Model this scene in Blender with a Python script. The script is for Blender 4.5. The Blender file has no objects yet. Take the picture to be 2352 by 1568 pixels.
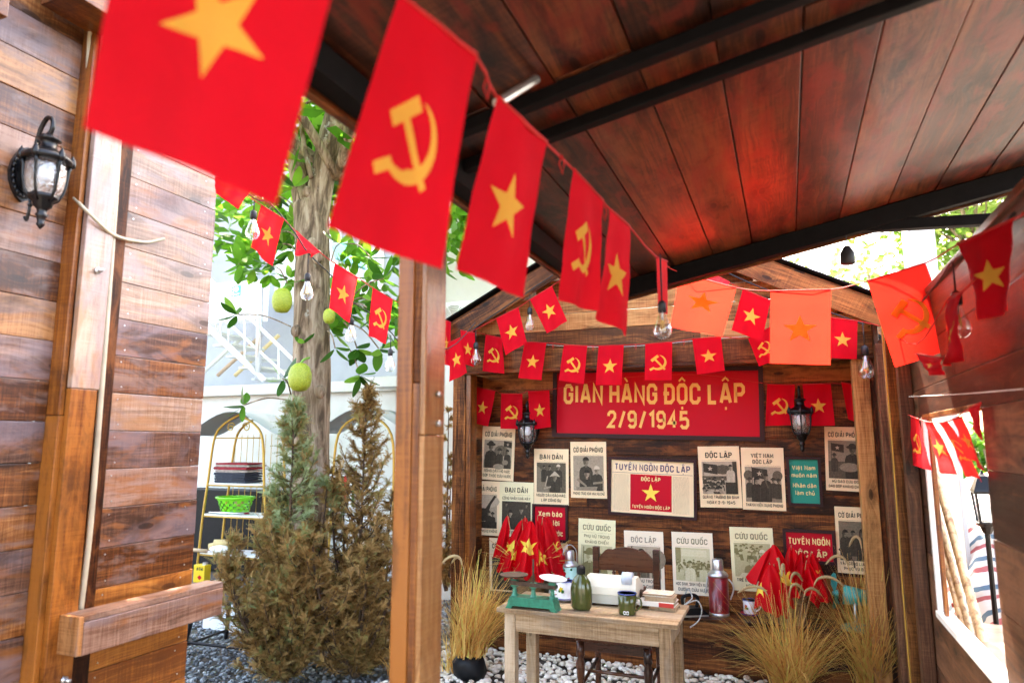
import bpy, bmesh, math, random, unicodedata
from mathutils import Vector, Matrix
random.seed(7)
R = math.radians
sc = bpy.context.scene
COL = sc.collection

# ---------------------------------------------------------------- camera
CAM_H = 1.65
PITCH, YAW = R(8.4), math.atan(0.4)
cd = bpy.data.cameras.new('camera'); cd.lens = 24.0; cd.sensor_width = 36.0
cd.clip_start = 0.05; cd.clip_end = 800.0
cd.dof.use_dof = True; cd.dof.focus_distance = 5.0; cd.dof.aperture_fstop = 2.2
cam = bpy.data.objects.new('camera', cd); COL.objects.link(cam)
cam.location = (0, 0, CAM_H); cam.rotation_euler = (R(90) + PITCH, 0, YAW)
sc.camera = cam
# ---------------------------------------------------------------- world + sun
SUN_EL, SUN_AZ = R(52), math.atan2(-0.10, 0.99)      # azimuth from +Y towards +X
w = bpy.data.worlds.new('World'); sc.world = w; w.use_nodes = True
wn = w.node_tree.nodes; wl = w.node_tree.links
sky = wn.new('ShaderNodeTexSky'); sky.sky_type = 'NISHITA'; sky.sun_disc = False
sky.sun_elevation = SUN_EL; sky.sun_rotation = SUN_AZ; sky.air_density = 1.0; sky.dust_density = 4.0; sky.ozone_density = 1.0
bg = wn['Background']; bg.inputs['Strength'].default_value = 0.15
wl.new(sky.outputs[0], bg.inputs[0])
sd = bpy.data.lights.new('sun', 'SUN'); sd.energy = 4.0; sd.angle = R(0.6); sd.color = (1, .95, .87)
so = bpy.data.objects.new('sun', sd); COL.objects.link(so)
tosun = Vector((math.sin(SUN_AZ) * math.cos(SUN_EL), math.cos(SUN_AZ) * math.cos(SUN_EL), math.sin(SUN_EL)))
so.rotation_euler = tosun.to_track_quat('Z', 'Y').to_euler(); so.location = (0, 0, 20)
sc.view_settings.view_transform = 'Standard'; sc.view_settings.look = 'None'
sc.view_settings.exposure = 3.85; sc.view_settings.gamma = 1.0
sc.view_settings.use_white_balance = True; sc.view_settings.white_balance_temperature = 7800; sc.view_settings.white_balance_tint = 14   # balanced for open shade
sc.cycles.use_denoising = True; sc.cycles.max_bounces = 7; sc.cycles.diffuse_bounces = 4; sc.cycles.glossy_bounces = 3; sc.cycles.adaptive_threshold = .03
sc.cycles.transparent_max_bounces = 16; sc.cycles.caustics_reflective = False; sc.cycles.caustics_refractive = False
sc.cycles.sample_clamp_indirect = 6.0

# ---------------------------------------------------------------- sight lines: a point of the photograph (2352 x 1568) laid on a real plane
FPX = 1568.0
def ray(px, py):
    x = (px - 1176) / FPX; y = (784 - py) / FPX
    d = Vector((x, math.cos(PITCH) - y * math.sin(PITCH), math.sin(PITCH) + y * math.cos(PITCH)))
    return Matrix.Rotation(YAW, 3, 'Z') @ d
ORG = Vector((0, 0, CAM_H)); FWD = Matrix.Rotation(YAW, 3, 'Z') @ Vector((0, 1, 0)); RGT = Matrix.Rotation(YAW, 3, 'Z') @ Vector((1, 0, 0))
def onx(px, py, x): r = ray(px, py); return ORG + r * ((x) / r.x)
def ony(px, py, y): r = ray(px, py); return ORG + r * ((y) / r.y)
def onz(px, py, z): r = ray(px, py); return ORG + r * ((z - CAM_H) / r.z)
def at(px, py, d): r = ray(px, py); return ORG + r * (d / r.dot(FWD))
def depth(p): return (p - ORG).dot(FWD)
def V(*a): return Vector(a)
UP = V(0, 0, 1)

# ---------------------------------------------------------------- materials
MATS = {}
class NT:
    def __init__(s, name):
        s.m = bpy.data.materials.new(name); s.m.use_nodes = True; s.t = s.m.node_tree; s.n = s.t.nodes
        s.p = s.n['Principled BSDF']; s.out = s.n['Material Output']; MATS[name] = s.m
    def new(s, typ, **kw):
        n = s.n.new('ShaderNode' + typ)
        for k, v in kw.items(): setattr(n, k, v)
        return n
    def ln(s, a, b): s.t.links.new(a, b)
    def val(s, node, sock, v): node.inputs[sock].default_value = v
    def math(s, op, a, b=None, clamp=False):
        n = s.new('Math', operation=op, use_clamp=clamp)
        for i, v in enumerate((a, b)):
            if v is None: continue
            if hasattr(v, 'links'): s.ln(v, n.inputs[i])
            else: n.inputs[i].default_value = v
        return n.outputs[0]
    def noise(s, vec, scale, detail=3, rough=.55, dist=0.0):
        n = s.new('TexNoise'); n.inputs['Scale'].default_value = scale; n.inputs['Detail'].default_value = detail
        n.inputs['Roughness'].default_value = rough; n.inputs['Distortion'].default_value = dist
        if vec is not None: s.ln(vec, n.inputs['Vector'])
        return n.outputs['Fac']
    def mapv(s, vec, scale=(1, 1, 1), loc=None):
        n = s.new('Mapping'); n.inputs['Scale'].default_value = scale
        s.ln(vec, n.inputs['Vector'])
        if loc is not None: s.ln(loc, n.inputs['Location'])
        return n.outputs[0]
    def ramp(s, fac, stops):
        n = s.new('ValToRGB'); cr = n.color_ramp
        while len(cr.elements) < len(stops): cr.elements.new(.5)
        for e, (p, c) in zip(cr.elements, stops):
            e.position = p; e.color = (*c, 1) if len(c) == 3 else c
        s.ln(fac, n.inputs[0]); return n.outputs[0]
    def mix(s, fac, a, b, mode='MIX'):
        n = s.new('Mix', data_type='RGBA', blend_type=mode)
        for i, v in ((0, fac), (6, a), (7, b)):
            if hasattr(v, 'links'): s.ln(v, n.inputs[i])
            elif i == 0: n.inputs[0].default_value = v
            else: n.inputs[i].default_value = (*v, 1)
        return n.outputs[2]
    def bump(s, h, strength=.3, dist=.002):
        n = s.new('Bump'); n.inputs['Strength'].default_value = strength; n.inputs['Distance'].default_value = dist
        s.ln(h, n.inputs['Height']); s.ln(n.outputs[0], s.p.inputs['Normal'])
    def set(s, **kw):
        for k, v in kw.items():
            k = k.replace('_', ' ')
            s.p.inputs[k].default_value = (*v, 1) if isinstance(v, tuple) and len(v) == 3 else v

def wood(name, dark, mid, light, rough=.38, coat=.25, stain=.5, grey=None, coat_r=.2, knots=1.0, spec=.3, patch=None, sawn=.16):
    """boards with sharp grain along local X, cross saw marks, brushed stain, knots; every board differs by its random number"""
    t = NT(name); tc = t.new('TexCoord'); oi = t.new('ObjectInfo')
    off = t.new('Combine' + 'XYZ')
    for k, q in enumerate((37.0, 91.0, 53.0)): t.ln(t.math('MULTIPLY', oi.outputs['Random'], q), off.inputs[k])
    add = t.new('VectorMath', operation='ADD'); t.ln(tc.outputs['Object'], add.inputs[0]); t.ln(off.outputs[0], add.inputs[1])
    vec = add.outputs[0]
    # knots: one point in each elongated cell, kept only in some cells
    vo = t.new('TexVoronoi', voronoi_dimensions='2D'); vo.inputs['Scale'].default_value = 1.0; t.ln(t.mapv(vec, (2.1, 6.0, 1)), vo.inputs['Vector'])
    keep = t.new('SeparateColor'); t.ln(vo.outputs['Color'], keep.inputs[0])
    kd = t.math('ADD', vo.outputs['Distance'], t.math('MULTIPLY', t.math('LESS_THAN', keep.outputs[0], .36), 1.0))
    # grain bends round the knots
    bend = t.math('MULTIPLY', t.math('POWER', t.math('SUBTRACT', 1.0, t.math('MINIMUM', t.math('MULTIPLY', kd, 2.4), 1.0)), 2.0), .05)
    warp = t.noise(t.mapv(vec, (2.0, 4, 4)), 1.0, 2)
    wv = t.new('Combine' + 'XYZ'); t.ln(t.math('ADD', t.math('MULTIPLY', t.math('SUBTRACT', warp, .5), .05), bend), wv.inputs[1])
    add2 = t.new('VectorMath', operation='ADD'); t.ln(vec, add2.inputs[0]); t.ln(wv.outputs[0], add2.inputs[1])
    g1 = t.noise(t.mapv(add2.outputs[0], (1.2, 60, 60)), 1.0, 5, .7, .25)
    g2 = t.noise(t.mapv(add2.outputs[0], (6, 260, 260)), 1.0, 3, .7)
    big = t.noise(t.mapv(vec, (1.4, 9, 9)), 1.0, 4, .65, .6)
    saw = t.noise(t.mapv(vec, (230, 5, 5)), 1.0, 2, .7)
    f = t.math('ADD', t.math('MULTIPLY', g1, .38), t.math('MULTIPLY', g2, .20)); f = t.math('ADD', f, t.math('MULTIPLY', big, .42 - sawn)); f = t.math('ADD', f, t.math('MULTIPLY', saw, sawn))
    f = t.math('ADD', f, t.math('MULTIPLY', t.math('SUBTRACT', oi.outputs['Random'], .5), .20))
    c = t.ramp(f, [(.40, dark), (.50, mid), (.60, light)])
    b = t.noise(t.mapv(vec, (3.2, 9, 9)), 1.0, 5, .7, .5)
    if patch:
        b3 = t.noise(t.mapv(vec, (2.2, 6, 6)), 1.7, 4, .65, .5)
        c = t.mix(t.math('MULTIPLY', t.ramp(b3, [(.50, (0, 0, 0)), (.60, (1, 1, 1))]), .65), c, patch)
    if grey:
        b2 = t.noise(t.mapv(vec, (1.6, 4.5, 4.5)), 1.3, 4, .65, .8)
        c = t.mix(t.math('MULTIPLY', t.ramp(b2, [(.47, (0, 0, 0)), (.60, (1, 1, 1))]), .6), c, grey)
    bm = t.ramp(b, [(.50, (0, 0, 0)), (.68, (1, 1, 1))])
    c = t.mix(t.math('MULTIPLY', bm, stain), c, tuple(x * .30 for x in dark))
    k = t.ramp(kd, [(.0, (1, 1, 1)), (.07, (.9, .9, .9)), (.085, (.4, .4, .4)), (.13, (.5, .5, .5)), (.24, (0, 0, 0))])
    c = t.mix(t.math('MULTIPLY', k, .9 * knots), c, tuple(x * .25 for x in dark))
    t.ln(c, t.p.inputs['Base Color'])
    rr = t.math('ADD', t.math('MULTIPLY', t.math('ADD', b, g1), .22), rough - .2)
    t.ln(rr, t.p.inputs['Roughness'])
    t.set(Coat_Weight=coat, Coat_Roughness=coat_r, Specular_IOR_Level=spec)
    fine = t.math('ADD', t.math('MULTIPLY', g2, .6), t.math('ADD', t.math('MULTIPLY', saw, .5), t.math('MULTIPLY', g1, .35)))
    t.bump(t.math('SUBTRACT', fine, t.math('MULTIPLY', k, .25)), .6, .0016)
    return t.m

MAUVE = wood('mauve_sheen_pine', (.055, .022, .012), (.175, .080, .048), (.34, .20, .145), rough=.40, coat=.3, stain=.6, grey=(.20, .155, .17), coat_r=.24, patch=(.30, .10, .024), sawn=.22)  # purplish sheen of the sky is mixed into this wood colour
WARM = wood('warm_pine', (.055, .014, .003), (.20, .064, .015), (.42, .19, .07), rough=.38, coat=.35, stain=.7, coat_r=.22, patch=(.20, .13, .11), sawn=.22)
SHEENW = wood('pinkish_sheen_pine', (.15, .068, .034), (.31, .175, .105), (.48, .32, .225), rough=.34, coat=.5, stain=.35, grey=(.27, .21, .21), coat_r=.2, sawn=.22, patch=(.36, .17, .075))  # pale pine with the whitish sky sheen put into its colour
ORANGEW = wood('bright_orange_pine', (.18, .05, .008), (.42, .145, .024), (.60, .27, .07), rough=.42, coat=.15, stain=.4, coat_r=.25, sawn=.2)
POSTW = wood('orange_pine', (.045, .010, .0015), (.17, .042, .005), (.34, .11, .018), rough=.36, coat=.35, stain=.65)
LITW = wood('lit_post_pine', (.22, .08, .022), (.40, .18, .06), (.54, .30, .135), rough=.34, coat=.5, stain=.3, coat_r=.18)  # lit copy of the post wood, sky sheen included in the colour
DARKW = wood('dark_stained_pine', (.022, .006, .002), (.11, .031, .008), (.40, .145, .038), rough=.48, coat=.04, stain=.65, spec=.15, patch=(.22, .07, .018))
SIDEW = wood('side_wall_pine', (.035, .013, .007), (.105, .042, .021), (.24, .115, .062), rough=.46, coat=.2, stain=.6, coat_r=.25, spec=.2)
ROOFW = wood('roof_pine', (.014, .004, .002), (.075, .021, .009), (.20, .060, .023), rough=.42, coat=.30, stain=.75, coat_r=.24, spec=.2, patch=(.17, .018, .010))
GABLEW = wood('gable_pine', (.07, .024, .006), (.25, .098, .027), (.50, .25, .09), rough=.45, coat=.04, stain=.5, spec=.15)
TABLEW = wood('pale_raw_wood', (.19, .115, .058), (.40, .265, .15), (.56, .42, .28), rough=.65, coat=0, stain=.3, knots=.8, spec=.15, grey=(.30, .24, .18))
CHAIRW = wood('chair_mahogany', (.020, .005, .002), (.052, .013, .005), (.10, .030, .010), rough=.28, coat=.4, stain=.3, knots=.1)

def plain(name, col, rough=.5, metal=0, coat=0, noise=.0, nscale=20, bump=0, trans=0, bscale=None, sheen=0):
    t = NT(name); t.set(Roughness=rough, Metallic=metal, Coat_Weight=coat)
    if any(k in name for k in ('paper', 'print', 'ink', 'letter')): t.set(Specular_IOR_Level=.12)
    if sheen: t.set(Sheen_Weight=sheen)
    if noise or bump:
        tc = t.new('TexCoord'); n = t.noise(tc.outputs['Object'], nscale, 4, .6)
        c = t.ramp(n, [(.3, tuple(x * (1 - noise) for x in col)), (.7, tuple(min(1, x * (1 + noise * .5)) for x in col))])
        t.ln(c, t.p.inputs['Base Color'])
        if bump:
            n2 = n if not bscale else t.noise(tc.outputs['Object'], bscale, 2)
            t.bump(n2, bump, .003)
    else: t.set(Base_Color=col)
    return t.m
def cloth(name, col, tr, rough=.75, fold=.25, tcol=None):
    t = NT(name); tc = t.new('TexCoord')
    n = t.noise(t.mapv(tc.outputs['Object'], (14, 14, 5)), 1.0, 3); wv = t.noise(tc.outputs['Object'], 900, 1)
    cr_ = t.noise(t.mapv(tc.outputs['Object'], (9, 9, 30)), 1.0, 4, .7, 1.5)
    c = t.ramp(n, [(.3, tuple(x * .80 for x in col)), (.7, col)])
    t.ln(c, t.p.inputs['Base Color']); t.set(Roughness=rough, Specular_IOR_Level=.15)
    t.bump(t.math('ADD', t.math('ADD', t.math('MULTIPLY', n, 4.0), t.math('MULTIPLY', cr_, 3.0)), wv), fold * 1.6, .002)
    tb = t.new('BsdfTranslucent')
    if tcol: tb.inputs[0].default_value = (*tcol, 1)
    else: t.ln(c, tb.inputs[0])
    mx = t.new('MixShader'); mx.inputs[0].default_value = tr
    t.ln(t.p.outputs[0], mx.inputs[1]); t.ln(tb.outputs[0], mx.inputs[2]); t.ln(mx.outputs[0], t.out.inputs[0])
    return t.m
RED = cloth('red_flag_cloth', (.84, .004, .022), .5, tcol=(1.0, .03, .035))
REDTHIN = cloth('thin_red_flag_cloth', (.84, .006, .022), .30, tcol=(1.0, .036, .022))
SATIN = cloth('red_satin', (.78, .006, .014), .3, rough=.40)
YEL = cloth('yellow_print', (.88, .50, .08), .4, tcol=(.95, .42, .05))
STRING = plain('red_string', (.5, .012, .012), .8)
def tinted(name, stops, rough=.7, spec=.3, tr=0, bump=0, noisy=.0):
    t = NT(name); a = t.new('Attribute', attribute_name='tint')
    f = a.outputs['Fac']
    if noisy:
        tc = t.new('TexCoord'); n = t.noise(tc.outputs['Object'], 90, 5, .75)
        f = t.math('ADD', f, t.math('MULTIPLY', t.math('SUBTRACT', n, .5), noisy), True)
    c = t.ramp(f, stops); t.ln(c, t.p.inputs['Base Color']); t.set(Roughness=rough, Specular_IOR_Level=spec)
    if tr:
        tb = t.new('BsdfTranslucent'); t.ln(c, tb.inputs[0]); mx = t.new('MixShader'); mx.inputs[0].default_value = tr
        t.ln(t.p.outputs[0], mx.inputs[1]); t.ln(tb.outputs[0], mx.inputs[2]); t.ln(mx.outputs[0], t.out.inputs[0])
    return t.m
def glassy(name, col=(1, 1, 1), gl=.16, rough=.03, extra=0):
    t = NT(name); tr = t.new('BsdfTransparent'); tr.inputs[0].default_value = (*col, 1)
    g = t.new('BsdfGlossy'); g.inputs['Roughness'].default_value = rough; g.inputs[0].default_value = (1, 1, 1, 1)
    lw = t.new('LayerWeight'); lw.inputs[0].default_value = .35
    f = t.math('ADD', t.math('MULTIPLY', lw.outputs['Facing'], .5), gl, True)
    mx = t.new('MixShader'); t.ln(f, mx.inputs[0]); t.ln(tr.outputs[0], mx.inputs[1]); t.ln(g.outputs[0], mx.inputs[2])
    last = mx
    if extra:
        tc = t.new('TexCoord'); n = t.noise(tc.outputs['Object'], 45, 1)
        b = t.new('Bump'); b.inputs['Strength'].default_value = .8; b.inputs['Distance'].default_value = .01; t.ln(n, b.inputs['Height']); t.ln(b.outputs[0], g.inputs['Normal'])
        df = t.new('BsdfTranslucent'); df.inputs[0].default_value = (.8, .82, .85, 1)
        last = t.new('MixShader'); last.inputs[0].default_value = extra; t.ln(mx.outputs[0], last.inputs[1]); t.ln(df.outputs[0], last.inputs[2])
    t.ln(last.outputs[0], t.out.inputs[0]); return t.m
BLACKM = plain('black_cast_metal', (.005, .005, .006), .28, .0, .1, noise=.3, nscale=60, bump=.15); BLACKM.node_tree.nodes['Principled BSDF'].inputs['Specular IOR Level'].default_value = .3
STEEL = plain('dark_steel', (.006, .0055, .006), .6, noise=.3); STEEL.node_tree.nodes['Principled BSDF'].inputs['Specular IOR Level'].default_value = .08
GLASS = glassy('clear_glass', (.97, .98, .98), .10)
LGLASS = glassy('hammered_glass', (.9, .92, .93), .2, .06, .16)
FILAMENT = plain('filament_brass', (.7, .45, .12), .4, .3)
RUBBER = plain('black_rubber', (.012, .012, .014), .55)
BEIGE = plain('beige_conduit', (.50, .43, .30), .5, noise=.25, nscale=8)
WHITEW = plain('white_painted_plaster', (.62, .62, .60), .8, noise=.10, nscale=2.2, bump=.1)
def stained_wall():
    t = NT('weathered_white_wall'); tc = t.new('TexCoord')
    n = t.noise(tc.outputs['Object'], 1.6, 5, .65); st = t.noise(t.mapv(tc.outputs['Object'], (9, 9, .7)), 1.0, 4, .7)
    c = t.ramp(n, [(.3, (.52, .52, .47)), (.6, (.64, .64, .61))])
    c = t.mix(t.ramp(st, [(.62, (0, 0, 0)), (.75, (.6, .6, .6))]), c, (.42, .41, .35))
    sp = t.noise(tc.outputs['Object'], 22, 3, .7)
    c = t.mix(t.ramp(sp, [(.70, (0, 0, 0)), (.74, (.8, .8, .8))]), c, (.2, .19, .15))
    t.ln(c, t.p.inputs['Base Color']); t.set(Roughness=.85); t.bump(n, .2, .01); return t.m
STAINW = stained_wall()
WHITEM = plain('white_painted_metal', (.82, .83, .82), .4, noise=.08)
GOLD = plain('gold_painted_tube', (.48, .29, .05), .38, .35)
PAPER = plain('cream_paper', (.86, .68, .42), .7, noise=.08, nscale=6)
PAPER2 = plain('pale_green_paper', (.80, .74, .46), .7, noise=.08, nscale=6)
PAPER3 = plain('white_paper', (.86, .75, .57), .7, noise=.06, nscale=6)
INK = plain('black_ink', (.035, .032, .030), .7)
INK2 = plain('faded_olive_ink', (.24, .22, .13), .7)
INK3 = plain('faded_grey_ink', (.30, .25, .19), .7)
NAVY = plain('indigo_ink', (.11, .085, .14), .7)
CREAMINK = plain('cream_letter', (.80, .66, .30), .6)
GOLDINK = plain('gold_letter', (.82, .50, .15), .6)
REDP = plain('red_print', (.50, .004, .018), .45)
GREENP = plain('green_print', (.012, .26, .19), .5)
FRAMEM = plain('dark_plum_frame', (.034, .012, .013), .45); FRAMEM.node_tree.nodes['Principled BSDF'].inputs['Specular IOR Level'].default_value = .15
YELP = plain('yellow_star_print', (.85, .62, .09), .6)
SEPIA = tinted('sepia_photograph', [(0, (.022, .019, .014)), (.35, (.09, .075, .05)), (.65, (.27, .22, .15)), (1, (.60, .50, .36))], .7, .15, noisy=.55)
OLIVEPH = tinted('olive_photograph', [(0, (.15, .13, .05)), (.4, (.27, .24, .11)), (.7, (.46, .42, .23)), (1, (.68, .63, .42))], .7, .15, noisy=.5)
LEAF = tinted('jackfruit_leaf', [(0, (.03, .12, .012)), (.5, (.11, .32, .025)), (1, (.26, .50, .06))], .36, .35, tr=.55)
FARLEAF = tinted('far_leaf', [(0, (.06, .14, .02)), (.5, (.16, .30, .05)), (1, (.34, .46, .11))], .5, .3, tr=.45)
def bark_mat():
    t = NT('jackfruit_bark'); tc = t.new('TexCoord')
    n = t.noise(t.mapv(tc.outputs['Object'], (16, 16, 3)), 1.0, 5, .65, .5); pt = t.noise(t.mapv(tc.outputs['Object'], (7, 7, 4)), 1.0, 4, .7)
    c = t.ramp(n, [(.40, (.085, .052, .028)), (.5, (.23, .155, .095)), (.62, (.38, .285, .195))])
    c = t.mix(t.ramp(pt, [(.63, (0, 0, 0)), (.68, (.75, .75, .75))]), c, (.40, .38, .32))
    t.ln(c, t.p.inputs['Base Color']); t.set(Roughness=.85); t.bump(n, .8, .015); return t.m
BARK = bark_mat()
def fruit_mat():
    t = NT('jackfruit_skin'); tc = t.new('TexCoord'); vo = t.new('TexVoronoi'); vo.inputs['Scale'].default_value = 110
    t.ln(tc.outputs['Object'], vo.inputs['Vector'])
    c = t.ramp(vo.outputs['Distance'], [(0, (.46, .50, .045)), (.6, (.27, .34, .025))])
    t.ln(c, t.p.inputs['Base Color']); t.set(Roughness=.5)
    t.bump(t.math('SUBTRACT', 1.0, vo.outputs['Distance']), .8, .004); return t.m
FRUIT = fruit_mat()
CYPRESS = tinted('cypress_sprays', [(0, (.03, .014, .005)), (.25, (.14, .075, .022)), (.38, (.29, .165, .052)), (.5, (.42, .26, .10)), (.62, (.25, .22, .07)), (.78, (.18, .25, .10)), (1, (.36, .43, .23))], .7, .2, tr=.18)
TWIG = plain('shrub_stem', (.085, .05, .03), .9, noise=.4, nscale=30)
STRAW = tinted('dry_grass', [(0, (.50, .20, .06)), (.35, (.76, .42, .13)), (.7, (.84, .62, .21)), (1, (.68, .66, .16))], .6, .2, tr=.45)
PLUME = plain('grass_plume', (.46, .33, .16), .9, noise=.35, nscale=150, bump=.9)
PEBBLE = tinted('white_pebbles', [(0, (.26, .15, .09)), (.2, (.46, .34, .24)), (.5, (.66, .58, .47)), (1, (.80, .75, .66))], .5, .4, noisy=.12)
GRAVEL = tinted('grey_gravel', [(0, (.03, .035, .04)), (.5, (.11, .125, .14)), (1, (.30, .33, .35))], .7, .4)
EARTH = plain('earth', (.10, .085, .07), .95, noise=.5, nscale=9, bump=.5, bscale=60)
ENAMEL = plain('white_enamel', (.82, .83, .84), .15, coat=.4)
BLUER = plain('blue_enamel_rim', (.03, .06, .30), .2)
ARMYG = plain('army_green_enamel', (.060, .075, .016), .16, coat=.5, noise=.15, nscale=14)
BLACKP = plain('black_plastic', (.007, .007, .008), .5, noise=.3); BLACKP.node_tree.nodes['Principled BSDF'].inputs['Specular IOR Level'].default_value = .2
ALU = plain('brushed_aluminium', (.62, .63, .64), .34, .9, noise=.12, nscale=35)
REDMET = plain('worn_red_enamel', (.20, .006, .010), .3, coat=.4, noise=.5, nscale=22)
MINT = plain('mint_enamel', (.36, .62, .52), .28, coat=.4)
FLOWER = plain('red_flower_print', (.52, .008, .012), .35)
STEMP = plain('green_stem_print', (.02, .12, .03), .35)
CASTG = plain('green_cast_iron', (.008, .20, .115), .42, coat=.2, noise=.35, nscale=30, bump=.2)
RUST = plain('rusty_iron', (.09, .05, .03), .75, .2, noise=.5, nscale=60)
CREAMP = plain('cream_machine_paint', (.76, .72, .58), .38, noise=.05)
GREYP = plain('grey_machine_paint', (.50, .51, .44), .45, noise=.06)
PALEBL = plain('pale_blue_plastic', (.50, .56, .64), .3)
BOOKP = plain('old_book_pages', (.42, .29, .17), .8, noise=.35, nscale=40)
def book_cover():
    t = NT('faded_painted_cover'); tc = t.new('TexCoord'); n = t.noise(tc.outputs['Object'], 16, 3, .6, 1.0)
    t.ln(t.ramp(n, [(.3, (.62, .22, .18)), (.45, (.70, .58, .42)), (.58, (.62, .60, .50)), (.72, (.28, .40, .50))]), t.p.inputs['Base Color']); t.set(Roughness=.6); return t.m
COVER = book_cover()
REDC = plain('red_cover', (.55, .03, .02), .5)
WHITEC = plain('white_cover', (.75, .72, .66), .5)
TEAL = plain('teal_plastic', (.02, .36, .33), .38)
def wicker():
    t = NT('woven_straw'); tc = t.new('TexCoord'); wv = t.new('TexWave'); wv.wave_type = 'BANDS'; wv.bands_direction = 'Z'
    wv.inputs['Scale'].default_value = 42; wv.inputs['Distortion'].default_value = 1.2; t.ln(tc.outputs['Object'], wv.inputs['Vector'])
    n = t.noise(tc.outputs['Object'], 90, 3)
    f = t.math('MULTIPLY', wv.outputs['Fac'], n)
    t.ln(t.ramp(f, [(.1, (.12, .065, .025)), (.5, (.42, .26, .11))]), t.p.inputs['Base Color']); t.set(Roughness=.8); t.bump(f, .9, .006); return t.m
WICK = wicker()
def bamboo_mat():
    t = NT('bamboo'); tc = t.new('TexCoord'); n = t.noise(t.mapv(tc.outputs['Object'], (30, 30, 5)), 1.0, 4, .7)
    t.ln(t.ramp(n, [(.35, (.22, .10, .04)), (.5, (.50, .32, .15)), (.7, (.62, .45, .25))]), t.p.inputs['Base Color']); t.set(Roughness=.5); return t.m
BAMB = bamboo_mat()
def tarp_mat():
    t = NT('striped_tarpaulin'); tc = t.new('TexCoord'); sx = t.new('SeparateXYZ')
    n = t.noise(tc.outputs['Object'], 4.0, 3)
    t.ln(tc.outputs['Object'], sx.inputs[0])
    f = t.math('ADD', t.math('MULTIPLY', sx.outputs[2], 4.2), t.math('MULTIPLY', sx.outputs[1], 3.2)); f = t.math('ADD', f, t.math('MULTIPLY', n, .55))
    f = t.math('FRACT', f)
    nn = t.new('ValToRGB'); cr = nn.color_ramp; cr.interpolation = 'CONSTANT'
    for p, c in ((.0, (.70, .70, .70)), (.22, (.38, .09, .10)), (.40, (.55, .55, .53)), (.62, (.06, .14, .22)), (.80, (.66, .67, .68))):
        e = cr.elements.new(p) if p > 0 else cr.elements[0]; e.color = (*c, 1); e.position = p
    cr.elements[-1].color = (.66, .67, .68, 1)
    t.ln(f, nn.inputs[0]); t.ln(nn.outputs[0], t.p.inputs['Base Color']); t.set(Roughness=.55); return t.m
TARP = tarp_mat()
def splat_mat():
    t = NT('paint_splattered_black'); tc = t.new('TexCoord'); n = t.noise(tc.outputs['Object'], 38, 3, .7); h = t.new('TexNoise'); h.inputs['Scale'].default_value = 26; t.ln(tc.outputs['Object'], h.inputs['Vector'])
    hs = t.new('HueSaturation'); hs.inputs['Saturation'].default_value = 4.0; hs.inputs['Value'].default_value = 1.2; t.ln(h.outputs['Color'], hs.inputs['Color'])
    c = t.mix(t.ramp(n, [(.64, (0, 0, 0)), (.67, (1, 1, 1))]), (.012, .012, .013), hs.outputs[0])
    t.ln(c, t.p.inputs['Base Color']); t.set(Roughness=.4); return t.m
SPLAT = splat_mat()
LIME = plain('lime_plastic', (.14, .62, .02), .35)
DENIM = plain('dark_folded_cloth', (.025, .03, .045), .9, noise=.3)
REDCL = plain('maroon_patterned_cloth', (.30, .02, .03), .9, noise=.5, nscale=25)
GREYCL = plain('mottled_beige_cloth', (.36, .29, .25), .9, noise=.5, nscale=30)
POLYC = plain('grey_polycarbonate', (.26, .29, .29), .5)
AQUA = plain('aqua_sheet', (.20, .48, .46), .5)
BLUEL = plain('blue_label', (.02, .13, .48), .4)
TEALL = plain('teal_label', (.02, .42, .55), .4)
WHITEL = plain('white_letter', (.85, .85, .85), .5)
YELTIN = plain('yellow_tin', (.68, .47, .02), .35)
CARTON = plain('white_carton', (.66, .70, .74), .7)
CREAMCL = plain('cream_roll', (.55, .42, .20), .9)
CLAY = plain('clay_pot', (.52, .44, .33), .8, noise=.2)
SPATUL = plain('wood_handle', (.40, .28, .17), .6)
PLANTG = plain('green_stalk', (.15, .33, .04), .5)

# ---------------------------------------------------------------- building helpers
WM = {}
def link(o, name, parent=None, mat=None, M=None):
    COL.objects.link(o)
    M = M or Matrix.Identity(4); WM[o] = M
    if parent is not None:
        o.parent = parent; o.matrix_basis = WM[parent].inverted() @ M
    else: o.matrix_basis = M
    if mat is not None and o.data is not None and not o.data.materials: o.data.materials.append(mat)
    return o
def tag(o, label=None, cat=None, group=None, kind=None):
    if label: o['label'] = label
    if cat: o['category'] = cat
    if group: o['group'] = group
    if kind: o['kind'] = kind
    return o
def thing(name, loc, label, cat, group=None, rz=0.0, scale=1.0):
    o = bpy.data.objects.new(name, None); o.empty_display_size = .1
    M = Matrix.Translation(Vector(loc)) @ Matrix.Rotation(rz, 4, 'Z') @ Matrix.Scale(scale, 4)
    link(o, name, None, None, M); return tag(o, label, cat, group)
def part(root, me, name, mat, M=None):
    o = bpy.data.objects.new(name, me); return link(o, name, root, mat, M)
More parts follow.
